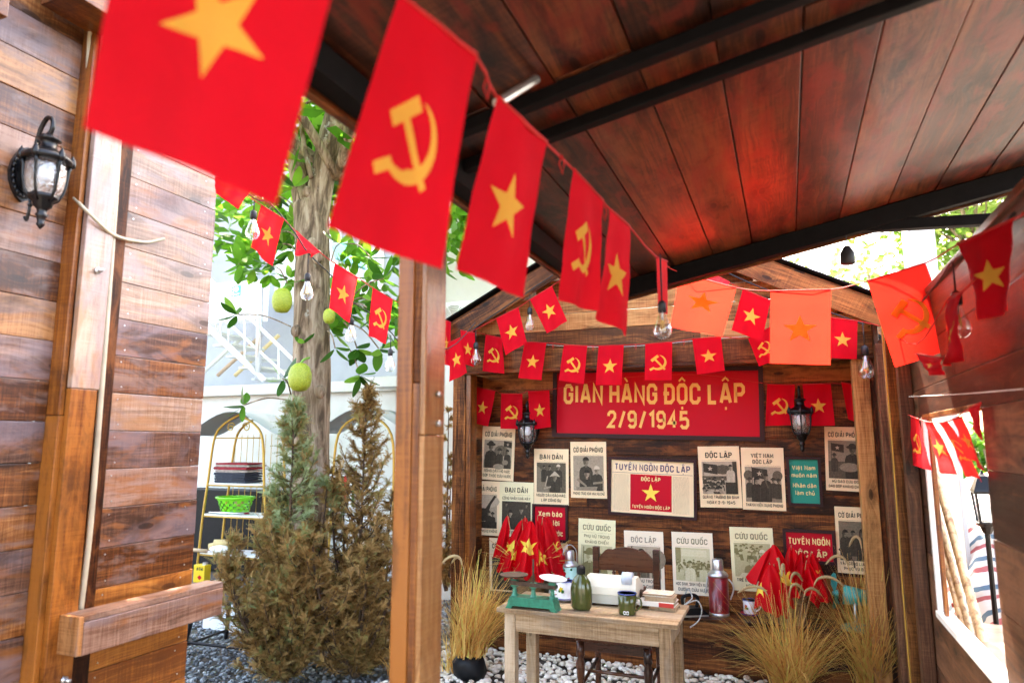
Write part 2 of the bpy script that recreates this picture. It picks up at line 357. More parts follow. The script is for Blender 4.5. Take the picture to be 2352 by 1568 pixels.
class MB:
    """collects shapes; coordinates are local to matrix M given at build time (world when omitted)"""
    def __init__(s): s.v = []; s.f = []; s.t = []; s.tv = .5
    def add(s, vs, fs):
        b = len(s.v); s.v += [tuple(x) for x in vs]; s.f += [tuple(i + b for i in f) for f in fs]; s.t += [s.tv] * len(vs); return s
    def box(s, a, b, bev=0):
        (x0, y0, z0), (x1, y1, z1) = a, b
        if bev <= 0:
            return s.add([(x0, y0, z0), (x1, y0, z0), (x1, y1, z0), (x0, y1, z0), (x0, y0, z1), (x1, y0, z1), (x1, y1, z1), (x0, y1, z1)],
                         [(0, 3, 2, 1), (4, 5, 6, 7), (0, 1, 5, 4), (1, 2, 6, 5), (2, 3, 7, 6), (3, 0, 4, 7)])
        bm = bmesh.new(); bmesh.ops.create_cube(bm, size=1)
        for q in bm.verts: q.co = V(x0 + (q.co.x + .5) * (x1 - x0), y0 + (q.co.y + .5) * (y1 - y0), z0 + (q.co.z + .5) * (z1 - z0))
        bmesh.ops.bevel(bm, geom=bm.edges[:], offset=bev, segments=2, affect='EDGES', profile=.5)
        bm.verts.index_update(); s.add([q.co for q in bm.verts], [[q.index for q in f.verts] for f in bm.faces]); bm.free(); return s
    def tube(s, pts, r, n=8, cap=True):
        pts = [Vector(p) for p in pts]; rs = r if isinstance(r, (list, tuple)) else [r] * len(pts)
        vs = []; up = None
        for i, p in enumerate(pts):
            d = (pts[min(i + 1, len(pts) - 1)] - pts[max(i - 1, 0)])
            d = d.normalized() if d.length > 1e-9 else V(0, 0, 1)
            if up is None: up = d.orthogonal().normalized()
            up = (up - d * up.dot(d)); up = up.normalized() if up.length > 1e-6 else d.orthogonal().normalized()
            sd = d.cross(up)
            for k in range(n):
                a = 2 * math.pi * k / n; vs.append(p + (up * math.cos(a) + sd * math.sin(a)) * rs[i])
        fs = [(i * n + k, i * n + (k + 1) % n, (i + 1) * n + (k + 1) % n, (i + 1) * n + k) for i in range(len(pts) - 1) for k in range(n)]
        if cap: fs += [tuple(reversed(range(n))), tuple((len(pts) - 1) * n + k for k in range(n))]
        return s.add(vs, fs)
    def lathe(s, prof, c=(0, 0, 0), n=20, sx=1, sy=1):
        vs = []; c = Vector(c)
        for r, z in prof:
            for k in range(n):
                a = 2 * math.pi * (k + .5) / n; vs.append(c + V(r * math.cos(a) * sx, r * math.sin(a) * sy, z))
        m = len(prof)
        fs = [(i * n + k, i * n + (k + 1) % n, (i + 1) * n + (k + 1) % n, (i + 1) * n + k) for i in range(m - 1) for k in range(n)]
        if prof[0][0] > 1e-5: fs.append(tuple(reversed(range(n))))
        if prof[-1][0] > 1e-5: fs.append(tuple((m - 1) * n + k for k in range(n)))
        return s.add(vs, fs)
    def ellipsoid(s, c, r, n=12, m=8):
        prof = [(max(1e-6, math.sin(math.pi * i / m)), -math.cos(math.pi * i / m)) for i in range(m + 1)]
        c = Vector(c); vs = []
        for q, z in prof:
            for k in range(n):
                a = 2 * math.pi * k / n; vs.append(c + V(q * math.cos(a) * r[0], q * math.sin(a) * r[1], z * r[2]))
        fs = [(i * n + k, i * n + (k + 1) % n, (i + 1) * n + (k + 1) % n, (i + 1) * n + k) for i in range(m) for k in range(n)]
        return s.add(vs, fs)
    def prism(s, poly, axis_a, axis_b, axis_c, o, depth_):
        """polygon in (a,b) extruded along c"""
        A, B, C, O = Vector(axis_a), Vector(axis_b), Vector(axis_c), Vector(o); n = len(poly)
        vs = [O + A * p[0] + B * p[1] for p in poly] + [O + A * p[0] + B * p[1] + C * depth_ for p in poly]
        return s.add(vs, [tuple(reversed(range(n))), tuple(range(n, 2 * n))] + [(i, (i + 1) % n, n + (i + 1) % n, n + i) for i in range(n)])
    def mesh(s, name, smooth=False, off=None):
        me = bpy.data.meshes.new(name); vs = s.v
        if off is not None: vs = [(x - off[0], y - off[1], z - off[2]) for x, y, z in vs]
        me.from_pydata(vs, [], s.f)
        if len(set(s.t)) > 1 or s.tv != .5:
            a = me.attributes.new('tint', 'FLOAT', 'POINT'); a.data.foreach_set('value', s.t)
        if smooth: me.polygons.foreach_set('use_smooth', [True] * len(me.polygons))
        me.update(); return me
    def build(s, name, mat, root=None, M=None, smooth=False):
        """local coordinates of root unless M is given"""
        me = s.mesh(name, smooth)
        if M is None: M = WM[root] if root is not None else Matrix.Identity(4)
        return part(root, me, name, mat, M)
    def build_world(s, name, mat, root=None, smooth=False, origin=None):
        """vertices are world coordinates; origin of the object at root's place"""
        o = Vector(origin) if origin is not None else (WM[root].translation if root is not None else V(*[sum(c) / len(s.v) for c in zip(*s.v)]))
        return part(root, s.mesh(name, smooth, o), name, mat, Matrix.Translation(o))
_pc = {}
def frame(c, a, b):
    a = Vector(a).normalized(); b = Vector(b); b = (b - a * b.dot(a)).normalized(); n = a.cross(b)
    M = Matrix.Identity(4)
    for i in range(3): M[i][0], M[i][1], M[i][2], M[i][3] = a[i], b[i], n[i], c[i]
    return M
def plank(root, c, L, W, T, a, b, mat, name='plank', bev=.0025):
    """a board centred on c, length L along a, width W along b, thickness T"""
    key = (round(L, 3), round(W, 3), round(T, 3), mat.name)
    if key not in _pc:
        m = MB().box((-L / 2, -W / 2, -T / 2), (L / 2, W / 2, T / 2), min(bev, T * .2, W * .2)); _pc[key] = m.mesh(name)
    return part(root, _pc[key], name, mat, frame(Vector(c), a, b))
def box3(root, x0, x1, y0, y1, z0, z1, mat, name, along='x', bev=.003):
    """axis-aligned board whose grain runs along the given axis"""
    c = V((x0 + x1) / 2, (y0 + y1) / 2, (z0 + z1) / 2); d = (x1 - x0, y1 - y0, z1 - z0)
    if along == 'x': return plank(root, c, d[0], d[1], d[2], (1, 0, 0), (0, 1, 0), mat, name, bev)
    if along == 'y': return plank(root, c, d[1], d[2], d[0], (0, 1, 0), (0, 0, 1), mat, name, bev)
    return plank(root, c, d[2], d[0], d[1], (0, 0, 1), (1, 0, 0), mat, name, bev)
def curve(pts, n=8):
    """Catmull-Rom through pts"""
    P = [Vector(p) for p in pts]; out = []
    for i in range(len(P) - 1):
        p0, p1, p2, p3 = P[max(i - 1, 0)], P[i], P[i + 1], P[min(i + 2, len(P) - 1)]
        for k in range(n):
            t = k / n; out.append(.5 * ((2 * p1) + (p2 - p0) * t + (2 * p0 - 5 * p1 + 4 * p2 - p3) * t * t + (3 * p1 - p0 - 3 * p2 + p3) * t ** 3))
    out.append(P[-1]); return out
exec_order = []

# ================================================================ GROUND
def struct(name, me_mb, mat, label=None, kind='structure', smooth=False):
    o = me_mb.build_world(name, mat, None, smooth, origin=(0, 0, 0)); o['kind'] = kind
    if label: o['label'] = label
    return o
g = MB(); g.add([(-120, -120, -.03), (120, -120, -.03), (120, 160, -.03), (-120, 160, -.03)], [(0, 1, 2, 3)])
struct('ground', g, EARTH)
def stones(name, mat, x0, x1, y0, y1, n, rmin, rmax, flat, label, cat, keep=lambda x, y: True, sub=1, z=0, layers=1):
    bm = bmesh.new(); bmesh.ops.create_icosphere(bm, subdivisions=sub, radius=1); bm.verts.index_update()
    bv = [q.co.copy() for q in bm.verts]; bf = [[q.index for q in f.verts] for f in bm.faces]; bm.free()
    m = MB()
    for i in range(n):
        x, y = random.uniform(x0, x1), random.uniform(y0, y1)
        if not keep(x, y): continue
        r = random.uniform(rmin, rmax); rot = Matrix.Rotation(random.uniform(0, 6.3), 3, 'Z') @ Matrix.Rotation(random.uniform(-.5, .5), 3, 'X')
        s = V(r * random.uniform(.9, 1.35), r * random.uniform(.7, 1), r * flat * random.uniform(.7, 1.2))
        m.tv = random.random() ** (.45 if sub == 2 else 1)
        c = V(x, y, z + random.uniform(0, rmax * .7 * layers))
        m.add([rot @ V(q.x * s.x * random.uniform(.9, 1.1), q.y * s.y, q.z * s.z) + c for q in bv], bf)
    o = m.build_world(name, mat, None, sub == 2, origin=((x0 + x1) / 2, (y0 + y1) / 2, 0))
    tag(o, label, cat, kind='stuff'); return o
stones('pebbles', PEBBLE, -2.7, .55, 3.4, 5.34, 4200, .013, .027, .62, 'white rounded pebbles covering the ground under the table', 'pebbles', sub=2)
stones('gravel', GRAVEL, -6.6, -2.7, 3.2, 7.0, 15000, .008, .02, .7, 'blue grey crushed gravel under the shrubs and shelf', 'gravel', sub=1, z=-.01)
stones('gravel', GRAVEL, -2.75, -2.4, 3.4, 5.3, 700, .008, .02, .7, 'strip of grey gravel beside the black bagged grass', 'gravel', sub=1, z=-.01)

# ================================================================ BACK BOOTH
BX0, BX1, BF, BW = -2.62, .57, 5.2, 5.66          # left, right, post front, inner wall face
booth = thing('wooden_booth', (-1.0, 5.3, 0), 'dark stained wooden booth with plank gable, posts and bench at the back', 'booth')
bw = part(booth, MB().box((-1.66, .40, 0), (1.6, .42, 2.5)).mesh('back_wall'), 'back_wall', DARKW, WM[booth])
z = .40; i = 0
while z < 2.6:
    h = random.choice((.138, .142, .146)); cut = random.uniform(-1.6, -.3) if i % 3 else None
    y = BW + .011 + random.uniform(0, .004)
    segs = [(BX0 + .05, cut), (cut, BX1 - .02)] if cut else [(BX0 + .05, BX1 - .02)]
    for a, b in segs:
        plank(bw, (((a + b) / 2), y, z + h / 2), b - a - .002, h - .002, .022, (1, 0, 0), (0, 0, 1), DARKW, 'plank')
    z += h; i += 1
# posts
def boards_post(root, x0, x1, y0, y1, z1, mat, name='post'):
    return box3(root, x0, x1, y0, y1, 0, z1, mat, name, 'z', .004)
boards_post(booth, BX0, BX0 + .115, BF, BF + .13, 2.24, DARKW)
boards_post(booth, BX0 + .117, BX0 + .16, BF + .012, BF + .14, 2.24, POSTW)
boards_post(booth, BX1 - .135, BX1 - .03, BF, BF + .13, 2.24, GABLEW)
boards_post(booth, BX1 - .028, BX1 + .02, BF + .012, BF + .14, 2.24, DARKW)
# side walls of the booth
for sx, x in ((-1, BX0 + .06), (1, BX1 - .03)):
    for k in range(16):
        plank(booth, (x, (BF + BW) / 2 + .08, .07 + k * .14), BW - BF - .16, .138, .02, (0, 1, 0), (0, 0, 1), DARKW)
# gable beam, header and gable planks
box3(booth, BX0 - .02, BX1 + .04, BF - .012, BF + .05, 2.245, 2.40, GABLEW, 'beam', 'x', .004)
box3(booth, BX0, BX1 + .02, BF - .03, BF + .08, 2.215, 2.2425, DARKW, 'beam_strip', 'x')
APX, APZ, EZ = -1.02, 3.36, 2.53
def roof_z(x): return APZ - .51 * abs(x - APX)
z = 2.403; i = 0
while z < APZ - .1:
    h = .138; half = (APZ - .06 - (z + h * .35)) / .51; a, b = APX - half, APX + half
    a, b = max(a, BX0 - .02), min(b, BX1 + .04)
    cuts = sorted([a, b] + ([random.uniform(a + .4, b - .4)] if b - a > 1.2 else []))
    for q, p in zip(cuts, cuts[1:]):
        pl = plank(booth, ((q + p) / 2, BF + .012 + random.uniform(0, .004), z + h / 2), p - q - .002, h - .003, .022, (1, 0, 0), (0, 0, 1), GABLEW)
        if p - q > .3:
            nm = MB()
            for xx in ((-(p - q) / 2 + .05), ((p - q) / 2 - .05)):
                for zz in (-.035, .035): nm.lathe([(0, .0), (.0045, .0), (.0045, .003), (0, .003)], (xx, zz, 0), 6)
            part(pl, nm.mesh('nail'), 'nail', STEEL, WM[pl] @ Matrix.Translation((0, 0, .0105)))
    z += h + .001; i += 1
# roof of the booth: two slopes of boards with barge boards
for sx in (-1, 1):
    ex = 1.78; d = V(sx, 0, -.51).normalized(); n = V(sx * .51, 0, 1).normalized()
    Ls = ex / d.x * sx
    c0 = V(APX, 0, APZ)
    rf = part(booth, MB().prism([(0, 0), (Ls, 0), (Ls, .02), (0, .02)], d, n, (0, 1, 0), c0 + V(0, 4.98, .0) - V(*WM[booth].translation), .95).mesh('roof_slope'), 'roof_slope', DARKW, WM[booth])
    for k in range(6):
        cc = c0 + d * (Ls / 2) + n * .034 + V(0, 5.06 + k * .157, 0)
        plank(rf, cc, Ls, .154, .02, d, (0, 1, 0), DARKW)
    plank(booth, c0 + d * (Ls / 2) + n * (-.05) + V(0, 4.968, 0), Ls + .02, .15, .022, d, n, DARKW, 'barge_board', .003)
    plank(booth, c0 + d * (Ls / 2) + n * (.062) + V(0, 5.3, 0), Ls + .04, .75, .014, d, (0, 1, 0), STEEL, 'roofing_sheet', .002)
# bench
bench = part(booth, MB().box((-1.54, .09, 0), (1.54, .38, .33)).mesh('bench'), 'bench', DARKW, WM[booth])
for k in range(3): plank(bench, ((BX0 + BX1) / 2 + .03, 5.405 + k * .105, .372), BX1 - BX0 - .12, .103, .022, (1, 0, 0), (0, 1, 0), DARKW)
for k, zz in enumerate((.30, .18, .06)):
    plank(bench, ((BX0 + BX1) / 2 + .03, 5.365 - (.012 if k == 0 else 0), zz), BX1 - BX0 - .12, .118, .022, (1, 0, 0), (0, 0, 1), WARM if k == 9 else GABLEW if k == 0 else DARKW)

# ================================================================ RIGHT WALL WITH WINDOW
RX = .60
rw = thing('plank_side_wall', (RX, 3.2, 0), 'dark brown plank wall on the right with an open window', 'wall')
WY0, WY1, WZ0, WZ1 = 2.70, 3.78, .89, 1.77
zs = [0, .2, .4, .6, .885, 1.12, 1.34, 1.56, 1.765, 1.9, 2.09, 2.285]
for a, b in zip(zs, zs[1:]):
    ints = [(1.1, WY0), (WY1, 5.64)] if (a >= WZ0 - .02 and b <= WZ1 + .02) else [(1.1, 5.64)]
    for p, q in ints:
        cuts = [p, q] if q - p < 2 else [p, random.uniform(2.2, 4.2), q]
        for y0, y1 in zip(cuts, cuts[1:]):
            plank(rw, (RX + .012 + random.uniform(0, .003), (y0 + y1) / 2, (a + b) / 2), y1 - y0 - .002, b - a - .002, .024, (0, 1, 0), (0, 0, 1), SIDEW)
# window frame, sill, jamb boards
wf = box3(rw, RX - .012, RX + .05, WY0 - .001, WY1 + .001, WZ0 - .032, WZ0 - .002, WHITEM, 'window_sill', 'y')
box3(rw, RX - .004, RX + .03, WY1 - .03, WY1 + .002, WZ0, WZ1, WHITEM, 'window_frame', 'z')
box3(rw, RX - .004, RX + .028, WY0 + .04, WY1 - .034, WZ1 - .012, WZ1 + .01, GABLEW, 'window_head', 'y')
box3(rw, RX + .005, RX + .022, WY1 - .13, WY1 - .09, WZ0, WZ1, POSTW, 'window_bar', 'z')
box3(rw, RX - .06, RX - .002, 3.95, 4.03, 0, 2.285, SIDEW, 'batten', 'z'); box3(rw, RX - .09, RX - .03, 4.10, 4.22, 0, 2.28, GABLEW, 'batten', 'z')
box3(rw, RX - .05, RX - .002, 4.4, 4.52, 0, 2.28, SIDEW, 'batten', 'z'); box3(rw, RX - .045, RX - .002, 4.9, 5.02, 0, 2.28, SIDEW, 'batten', 'z'); box3(rw, RX - .03, RX - .002, 5.1, 5.64, 0, 2.6, SIDEW, 'corner_board', 'z')
box3(rw, RX - .01, RX + .04, 1.1, 5.64, 2.288, 2.315, SIDEW, 'cap_rail', 'y')
m = MB(); m.tube(curve([(RX - .1, 4.08, 2.26), (RX - .097, 4.075, 1.6), (RX - .1, 4.09, .9), (RX - .097, 4.08, .3)]), .0035, 6)
tag(m.build_world('yellow_cable', GOLD), 'thin yellow cable running down the battens beside the window', 'cable')
m = MB(); m.tube(curve([onx(2060, 912, RX - .02), onx(2200, 905, RX - .02), onx(2350, 893, RX - .02)]), .0016, 6)
tag(m.build_world('white_wire', WHITEM), 'pale wire stretched along the right wall above window flags', 'wire')

# ================================================================ NEAR CANOPY
EU, EZN, SL = -.905, 2.5, .2
can = thing('wooden_canopy', (-.95, 1.68, 0), 'dark plank canopy overhead with steel rafters and an orange corner post', 'canopy')
dS = V(1, 0, SL).normalized(); nS = V(-SL, 0, 1).normalized()
def rp(u, y, off=0): return V(u, y, EZN + SL * (u - EU)) + nS * off
CY0, CY1 = -1.6, 3.66
u = EU
edges = [EU, -.70, -.515, -.31, -.115, .095, .295, .51, .71, .91, 1.11, 1.31]
for k, (a, b) in enumerate(zip(edges, edges[1:])):
    cuts = [CY0, 1.69 if k % 2 else 1.58, CY1]
    for y0, y1 in zip(cuts, cuts[1:]):
        L = y1 - y0 - .003
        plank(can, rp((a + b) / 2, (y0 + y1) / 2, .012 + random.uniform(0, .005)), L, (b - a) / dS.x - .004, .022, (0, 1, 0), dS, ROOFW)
for y in (-.6, 1.60, 1.80):
    plank(can, rp(.2, y, -.021), 2.2, .035, .035, dS, (0, 1, 0), STEEL, 'rafter', .003)
plank(can, rp(.2, CY1 - .03, -.045), 2.25, .05, .09, dS, (0, 1, 0), STEEL, 'edge_beam', .004)
plank(can, rp(.2, CY1 + .012, -.02), 2.25, .16, .02, dS, nS, DARKW, 'fascia', .003)
box3(can, EU - .03, EU + .03, CY0, CY1, EZN - .075, EZN - .002, STEEL, 'eave_beam', 'y')
box3(can, EU - .055, EU - .034, CY0, CY1, EZN - .09, EZN + .05, DARKW, 'fascia', 'y')
plank(can, rp(.2, (CY0 + CY1) / 2, .05), 2.3, CY1 - CY0 + .06, .012, dS, (0, 1, 0), STEEL, 'roofing_sheet', .002)
# tie beam across the far edge and its post on the right
tb0, tb1 = ony(1690, 540, CY1 - .02), ony(2352, 500, CY1 - .02)
plank(can, (tb0 + tb1) / 2 + (tb1 - tb0) * .1, (tb1 - tb0).length * 1.3, .05, .05, tb1 - tb0, (0, 1, 0), STEEL, 'tie_beam', .003)
# small white tube lamp bracket and bracket near the eave
a, b = at(1140, 238, 1.5), at(1232, 182, 1.62)
m = MB(); m.tube([a, b], .012, 8); m.build_world('bracket_tube', ALU, can)
# corner post: front boards and side boards
PX0, PX1, PY0, PY1 = -.997, -.905, 1.63, 1.745
box3(can, PX0 + .004, PX1 - .02, PY0 + .02, PY1 - .004, 0, 2.42, DARKW, 'post', 'z')
zj = onx(990, 880, PX1).z; zk = onx(990, 1000, PX1).z
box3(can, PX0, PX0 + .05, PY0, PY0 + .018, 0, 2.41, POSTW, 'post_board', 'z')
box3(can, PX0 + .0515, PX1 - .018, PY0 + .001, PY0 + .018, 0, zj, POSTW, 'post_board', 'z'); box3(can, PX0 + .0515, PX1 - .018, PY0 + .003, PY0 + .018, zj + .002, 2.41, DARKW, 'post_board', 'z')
box3(can, PX1 - .0175, PX1, PY0, PY1, zk + .002, 2.41, LITW, 'post_board', 'z'); box3(can, PX1 - .0175, PX1 - .001, PY0 + .001, PY1 + .002, 0, zk, LITW, 'post_board', 'z')  # side boards painted paler for the bright light on this face
for pz in (905, 972):
    p = onx(1003, pz, PX1); m = MB(); m.tube([p, p + V(.012, 0, 0)], .008, 8); m.build_world('bolt', ALU, can, True)

# ================================================================ LEFT STALL WALL
LX = -2.5
lw = thing('plank_stall', (LX, 2.0, 0), 'warm pine plank stall wall on the left with corner post and ledge', 'stall')
pyA, pyB = onx(262, 800, LX).y, onx(475, 800, LX).y
NAIL = MB()
for xx in (-.2, -.19, .17, .19):
    NAIL.lathe([(0, 0), (.003, 0), (.003, .002), (0, .002)], (xx, .05 if xx in (-.2, .17) else -.05, .012), 6)
NAILM = NAIL.mesh('nail'); NAILM.materials.append(ALU)
zz = 0.02; k = 0; hh = [.15, .149, .15, .152, .148, .151, .15, .149]
zz = onx(250, 640, LX).z - .151 * 17
for k in range(26):
    z0 = zz + k * .151
    if z0 < 0: continue
    pl = plank(lw, (LX - .012 - random.uniform(0, .003), (pyA + pyB) / 2 + random.uniform(-.002, .004), z0 + .0755), pyB - pyA, .149, .024, (0, 1, 0), (0, 0, 1), ORANGEW if z0 < .95 else (WARM, MAUVE, ORANGEW)[k % 3] if z0 < 1.3 else (MAUVE, MAUVE, WARM, SHEENW)[(k * 3) % 4] if z0 < 2.05 else (SHEENW, SHEENW, SHEENW, MAUVE)[k % 4])  # boards get paler upwards: sky sheen painted in by height
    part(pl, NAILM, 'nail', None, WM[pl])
# back side and far end so that the panel is solid
box3(lw, LX - .12, LX - .03, pyA + .02, pyB - .02, 0, 4.1, DARKW, 'panel_core', 'z')
# post between panel and lamp wall
pz = onx(246, 700, LX + .03).y; pw = onx(182, 700, LX + .03).y
LW = LX - .06
zb = onx(150, 890, LX + .03).z
box3(lw, LX + .004, LX + .03, pw, pz, zb + .002, 4.0, SHEENW, 'post_board', 'z'); box3(lw, LX + .002, LX + .03, pw, pz - .008, 0, zb, POSTW, 'post_board', 'z')  # upper face board is whitish because its colour carries the sheen
box3(lw, LW - .02, LX + .0035, pw - .022, pw - .001, zb - .1, 4.0, POSTW, 'post_board', 'z'); box3(lw, LW - .02, LX + .0055, pw - .022, pw + .001, 0, zb - .102, POSTW, 'post_board', 'z')
box3(lw, LW - .1, LX + .002, pw + .002, pyA + .01, 0, 4.0, DARKW, 'post', 'z')
# lamp wall further left
for k in range(27):
    z0 = zz + .03 + k * .151
    if z0 < 0: continue
    plank(lw, (LW - .012 - random.uniform(0, .004), pw - .022 - 1.25 + .0, z0 + .0755), 2.5, .149, .024, (0, 1, 0), (0, 0, 1), WARM if (k * 7) % 5 < 3 else MAUVE)
box3(lw, LW - .14, LW - .03, pw - 2.5, pw - .05, 0, 4.1, DARKW, 'panel_core', 'y')
# ledge box
q0, q1, q2 = onx(182, 1417, LX + .13), onx(514, 1335, LX + .13), onx(514, 1408, LX + .13)
zt = (q0.z + q1.z) / 2; zl = q2.z
lg = box3(lw, LX + .03, LX + .128, q0.y + .021, q1.y, zt - .022, zt, MAUVE, 'ledge_top', 'y')
box3(lw, LX + .106, LX + .13, q0.y + .021, q1.y, zl, zt - .0235, MAUVE, 'ledge_front', 'y'); box3(lw, LX + .028, LX + .131, q0.y, q0.y + .02, zl + .003, zt - .001, WARM, 'ledge_end', 'z')
box3(lw, LX + .03, LX + .1055, q0.y + .0215, q1.y - .01, zl + .005, zl + .025, DARKW, 'ledge_bottom', 'y')
# top beams seen at the upper left corner
p = onx(140, 18, LX + .02); box3(lw, LX - .02, LX + .16, p.y - .05, p.y + .9, p.z - .01, p.z + .16, POSTW, 'top_beam', 'y')
p = onx(15, 30, LX + .12); box3(lw, LX - .3, LX + .13, p.y - .3, p.y, p.z - .02, p.z + .2, POSTW, 'top_bracket', 'x')
for tx, ty0, ty1 in ((250, 300, 1400),):
    m = MB(); m.tube(curve([onx(tx + 22, ty0 - 200, LX + .012), onx(272, 330, LX + .012), onx(252, 640, LX + .012), onx(232, 900, LX + .012), onx(208, 1200, LX + .012), onx(184, 1405, LX + .012)]), .011, 8); m.build_world('conduit', BEIGE, lw, True)
m = MB(); m.tube(curve([onx(232, 42, LX + .035), onx(214, 52, LX + .03), onx(205, 90, LX - .02), onx(196, 250, LX - .035), onx(176, 400, LX - .04)]), .008, 8); m.build_world('conduit', BEIGE, lw, True)
for bx, by in ((222, 622), (145, 1560)):
    p = onx(bx, by, LX + .03); m = MB(); m.tube([p, p + V(.035, 0, 0)], .007, 8); m.tube([p + V(.003, 0, 0), p + V(.012, 0, 0)], .014, 6); m.build_world('bolt', ALU, lw, True)
m = MB(); m.tube(curve([onx(170, 455, LX - .03), onx(205, 490, LX + .045), onx(262, 540, LX + .03), onx(330, 556, LX + .006), onx(362, 552, LX + .01), onx(378, 548, LX + .02)]), .007, 8)
tag(m.build_world('lamp_cable', BEIGE, None, True), 'beige cable hanging from the left wall lantern across the panel', 'cable')

# ================================================================ LETTERING
G = {}   # stroke glyphs: (width, [polylines]) on a unit box
def _g(c, w, *pl): G[c] = (w, pl)
_o = [(.5, 1), (.25, 1), (0, .84), (0, .16), (.25, 0), (.75, 0), (1, .16), (1, .84), (.75, 1), (.5, 1)]
_g('A', .52, [(0, 0), (.42, 1), (.58, 1), (1, 0)], [(.2, .27), (.8, .27)])
_g('B', .46, [(0, .52), (0, 1), (.72, 1), (1, .87), (1, .66), (.75, .52), (0, .52), (0, 0), (.75, 0), (1, .14), (1, .38), (.75, .52)])
_g('C', .46, [(1, .68), (1, .84), (.75, 1), (.25, 1), (0, .84), (0, .16), (.25, 0), (.75, 0), (1, .16), (1, .32)])
_g('D', .46, [(0, .5), (0, 1), (.68, 1), (1, .82), (1, .18), (.68, 0), (0, 0), (0, .5)])
_g('Đ', .46, [(0, .5), (0, 1), (.68, 1), (1, .82), (1, .18), (.68, 0), (0, 0), (0, .5)], [(-.28, .52), (.45, .52)])
_g('E', .40, [(1, 1), (0, 1), (0, 0), (1, 0)], [(0, .52), (.85, .52)])
_g('G', .46, [(1, .68), (1, .84), (.75, 1), (.25, 1), (0, .84), (0, .16), (.25, 0), (.75, 0), (1, .16), (1, .48), (.55, .48)])
_g('H', .46, [(0, 0), (0, 1)], [(1, 0), (1, 1)], [(0, .52), (1, .52)])
_g('I', .06, [(.5, 0), (.5, 1)])
_g('K', .46, [(0, 0), (0, 1)], [(1, 1), (.1, .45)], [(.3, .58), (1, 0)])
_g('L', .38, [(0, 1), (0, 0), (1, 0)])
_g('M', .62, [(0, 0), (0, 1), (.5, .25), (1, 1), (1, 0)])
_g('N', .48, [(0, 0), (0, 1), (1, 0), (1, 1)])
_g('O', .46, _o)
_g('P', .44, [(0, 0), (0, 1), (.72, 1), (1, .86), (1, .60), (.72, .46), (0, .46)])
_g('Q', .46, _o, [(.6, .25), (1.05, -.1)])
_g('R', .46, [(0, 0), (0, 1), (.72, 1), (1, .86), (1, .62), (.72, .48), (0, .48)], [(.5, .48), (1, 0)])
_g('S', .44, [(1, .72), (1, .86), (.75, 1), (.25, 1), (0, .86), (0, .65), (1, .36), (1, .14), (.75, 0), (.25, 0), (0, .14), (0, .28)])
_g('T', .46, [(0, 1), (1, 1)], [(.5, 1), (.5, 0)])
_g('U', .46, [(0, 1), (0, .16), (.25, 0), (.75, 0), (1, .16), (1, 1)])
_g('V', .5, [(0, 1), (.5, 0), (1, 1)])
_g('X', .48, [(0, 0), (1, 1)], [(0, 1), (1, 0)])
_g('Y', .48, [(0, 1), (.5, .45), (1, 1)], [(.5, .45), (.5, 0)])
_g('0', .44, _o)
_g('1', .22, [(0, .8), (1, 1), (1, 0)])
_g('2', .44, [(0, .72), (0, .86), (.25, 1), (.75, 1), (1, .86), (1, .62), (0, 0), (1, 0)])
_g('4', .46, [(.7, 0), (.7, 1), (0, .3), (1.05, .3)])
_g('5', .44, [(.95, 1), (.05, 1), (0, .55), (.7, .6), (1, .46), (1, .16), (.75, 0), (.25, 0), (0, .16)])
_g('9', .44, [(1, .5), (.25, .42), (0, .56), (0, .85), (.25, 1), (.75, 1), (1, .85), (1, .16), (.75, 0), (.25, 0), (0, .14)])
_g('/', .34, [(0, -.05), (1, 1.05)])
_g('-', .24, [(0, .45), (1, .45)])
_g('.', .06, [(.5, -.04), (.5, .06)])
_g(',', .08, [(.6, .06), (.3, -.2)])
# small letters, x-height .68
X = .68
_g('a', .36, [(.05, .60), (.3, X), (.75, X), (1, .54), (1, 0)], [(1, .40), (.3, .38), (0, .26), (0, .1), (.3, 0), (.75, .02), (1, .16)])
_g('b', .38, [(0, 1.05), (0, 0)], [(0, .52), (.3, X), (.75, X), (1, .52), (1, .14), (.75, 0), (.3, 0), (0, .14)])
_g('c', .34, [(1, .52), (.75, X), (.28, X), (0, .52), (0, .14), (.28, 0), (.75, 0), (1, .14)])
_g('d', .38, [(1, 1.05), (1, 0)], [(1, .52), (.7, X), (.25, X), (0, .52), (0, .14), (.25, 0), (.7, 0), (1, .14)])
_g('e', .36, [(0, .34), (1, .34), (1, .54), (.75, X), (.25, X), (0, .54), (0, .14), (.25, 0), (.8, 0), (1, .12)])
_g('h', .36, [(0, 1.05), (0, 0)], [(0, .5), (.35, X), (.75, X), (1, .52), (1, 0)])
_g('i', .05, [(.5, X), (.5, 0)], [(.5, .86), (.5, .98)])
_g('l', .05, [(.5, 1.05), (.5, 0)])
_g('m', .62, [(0, X), (0, 0)], [(0, .54), (.2, X), (.42, X), (.5, .54), (.5, 0)], [(.5, .54), (.7, X), (.9, X), (1, .54), (1, 0)])
_g('n', .36, [(0, X), (0, 0)], [(0, .5), (.35, X), (.75, X), (1, .52), (1, 0)])
_g('o', .38, [(.5, X), (.25, X), (0, .52), (0, .14), (.25, 0), (.75, 0), (1, .14), (1, .52), (.75, X), (.5, X)])
_g('p', .38, [(0, X), (0, -.3)], [(0, .52), (.3, X), (.75, X), (1, .52), (1, .14), (.75, 0), (.3, 0), (0, .14)])
_g('r', .24, [(0, X), (0, 0)], [(0, .48), (.45, X), (1, X)])
_g('s', .32, [(1, .56), (.75, X), (.25, X), (0, .54), (.1, .4), (.9, .28), (1, .14), (.75, 0), (.25, 0), (0, .12)])
_g('t', .26, [(.35, .95), (.35, .12), (.6, 0), (1, 0)], [(0, X), (1, X)])
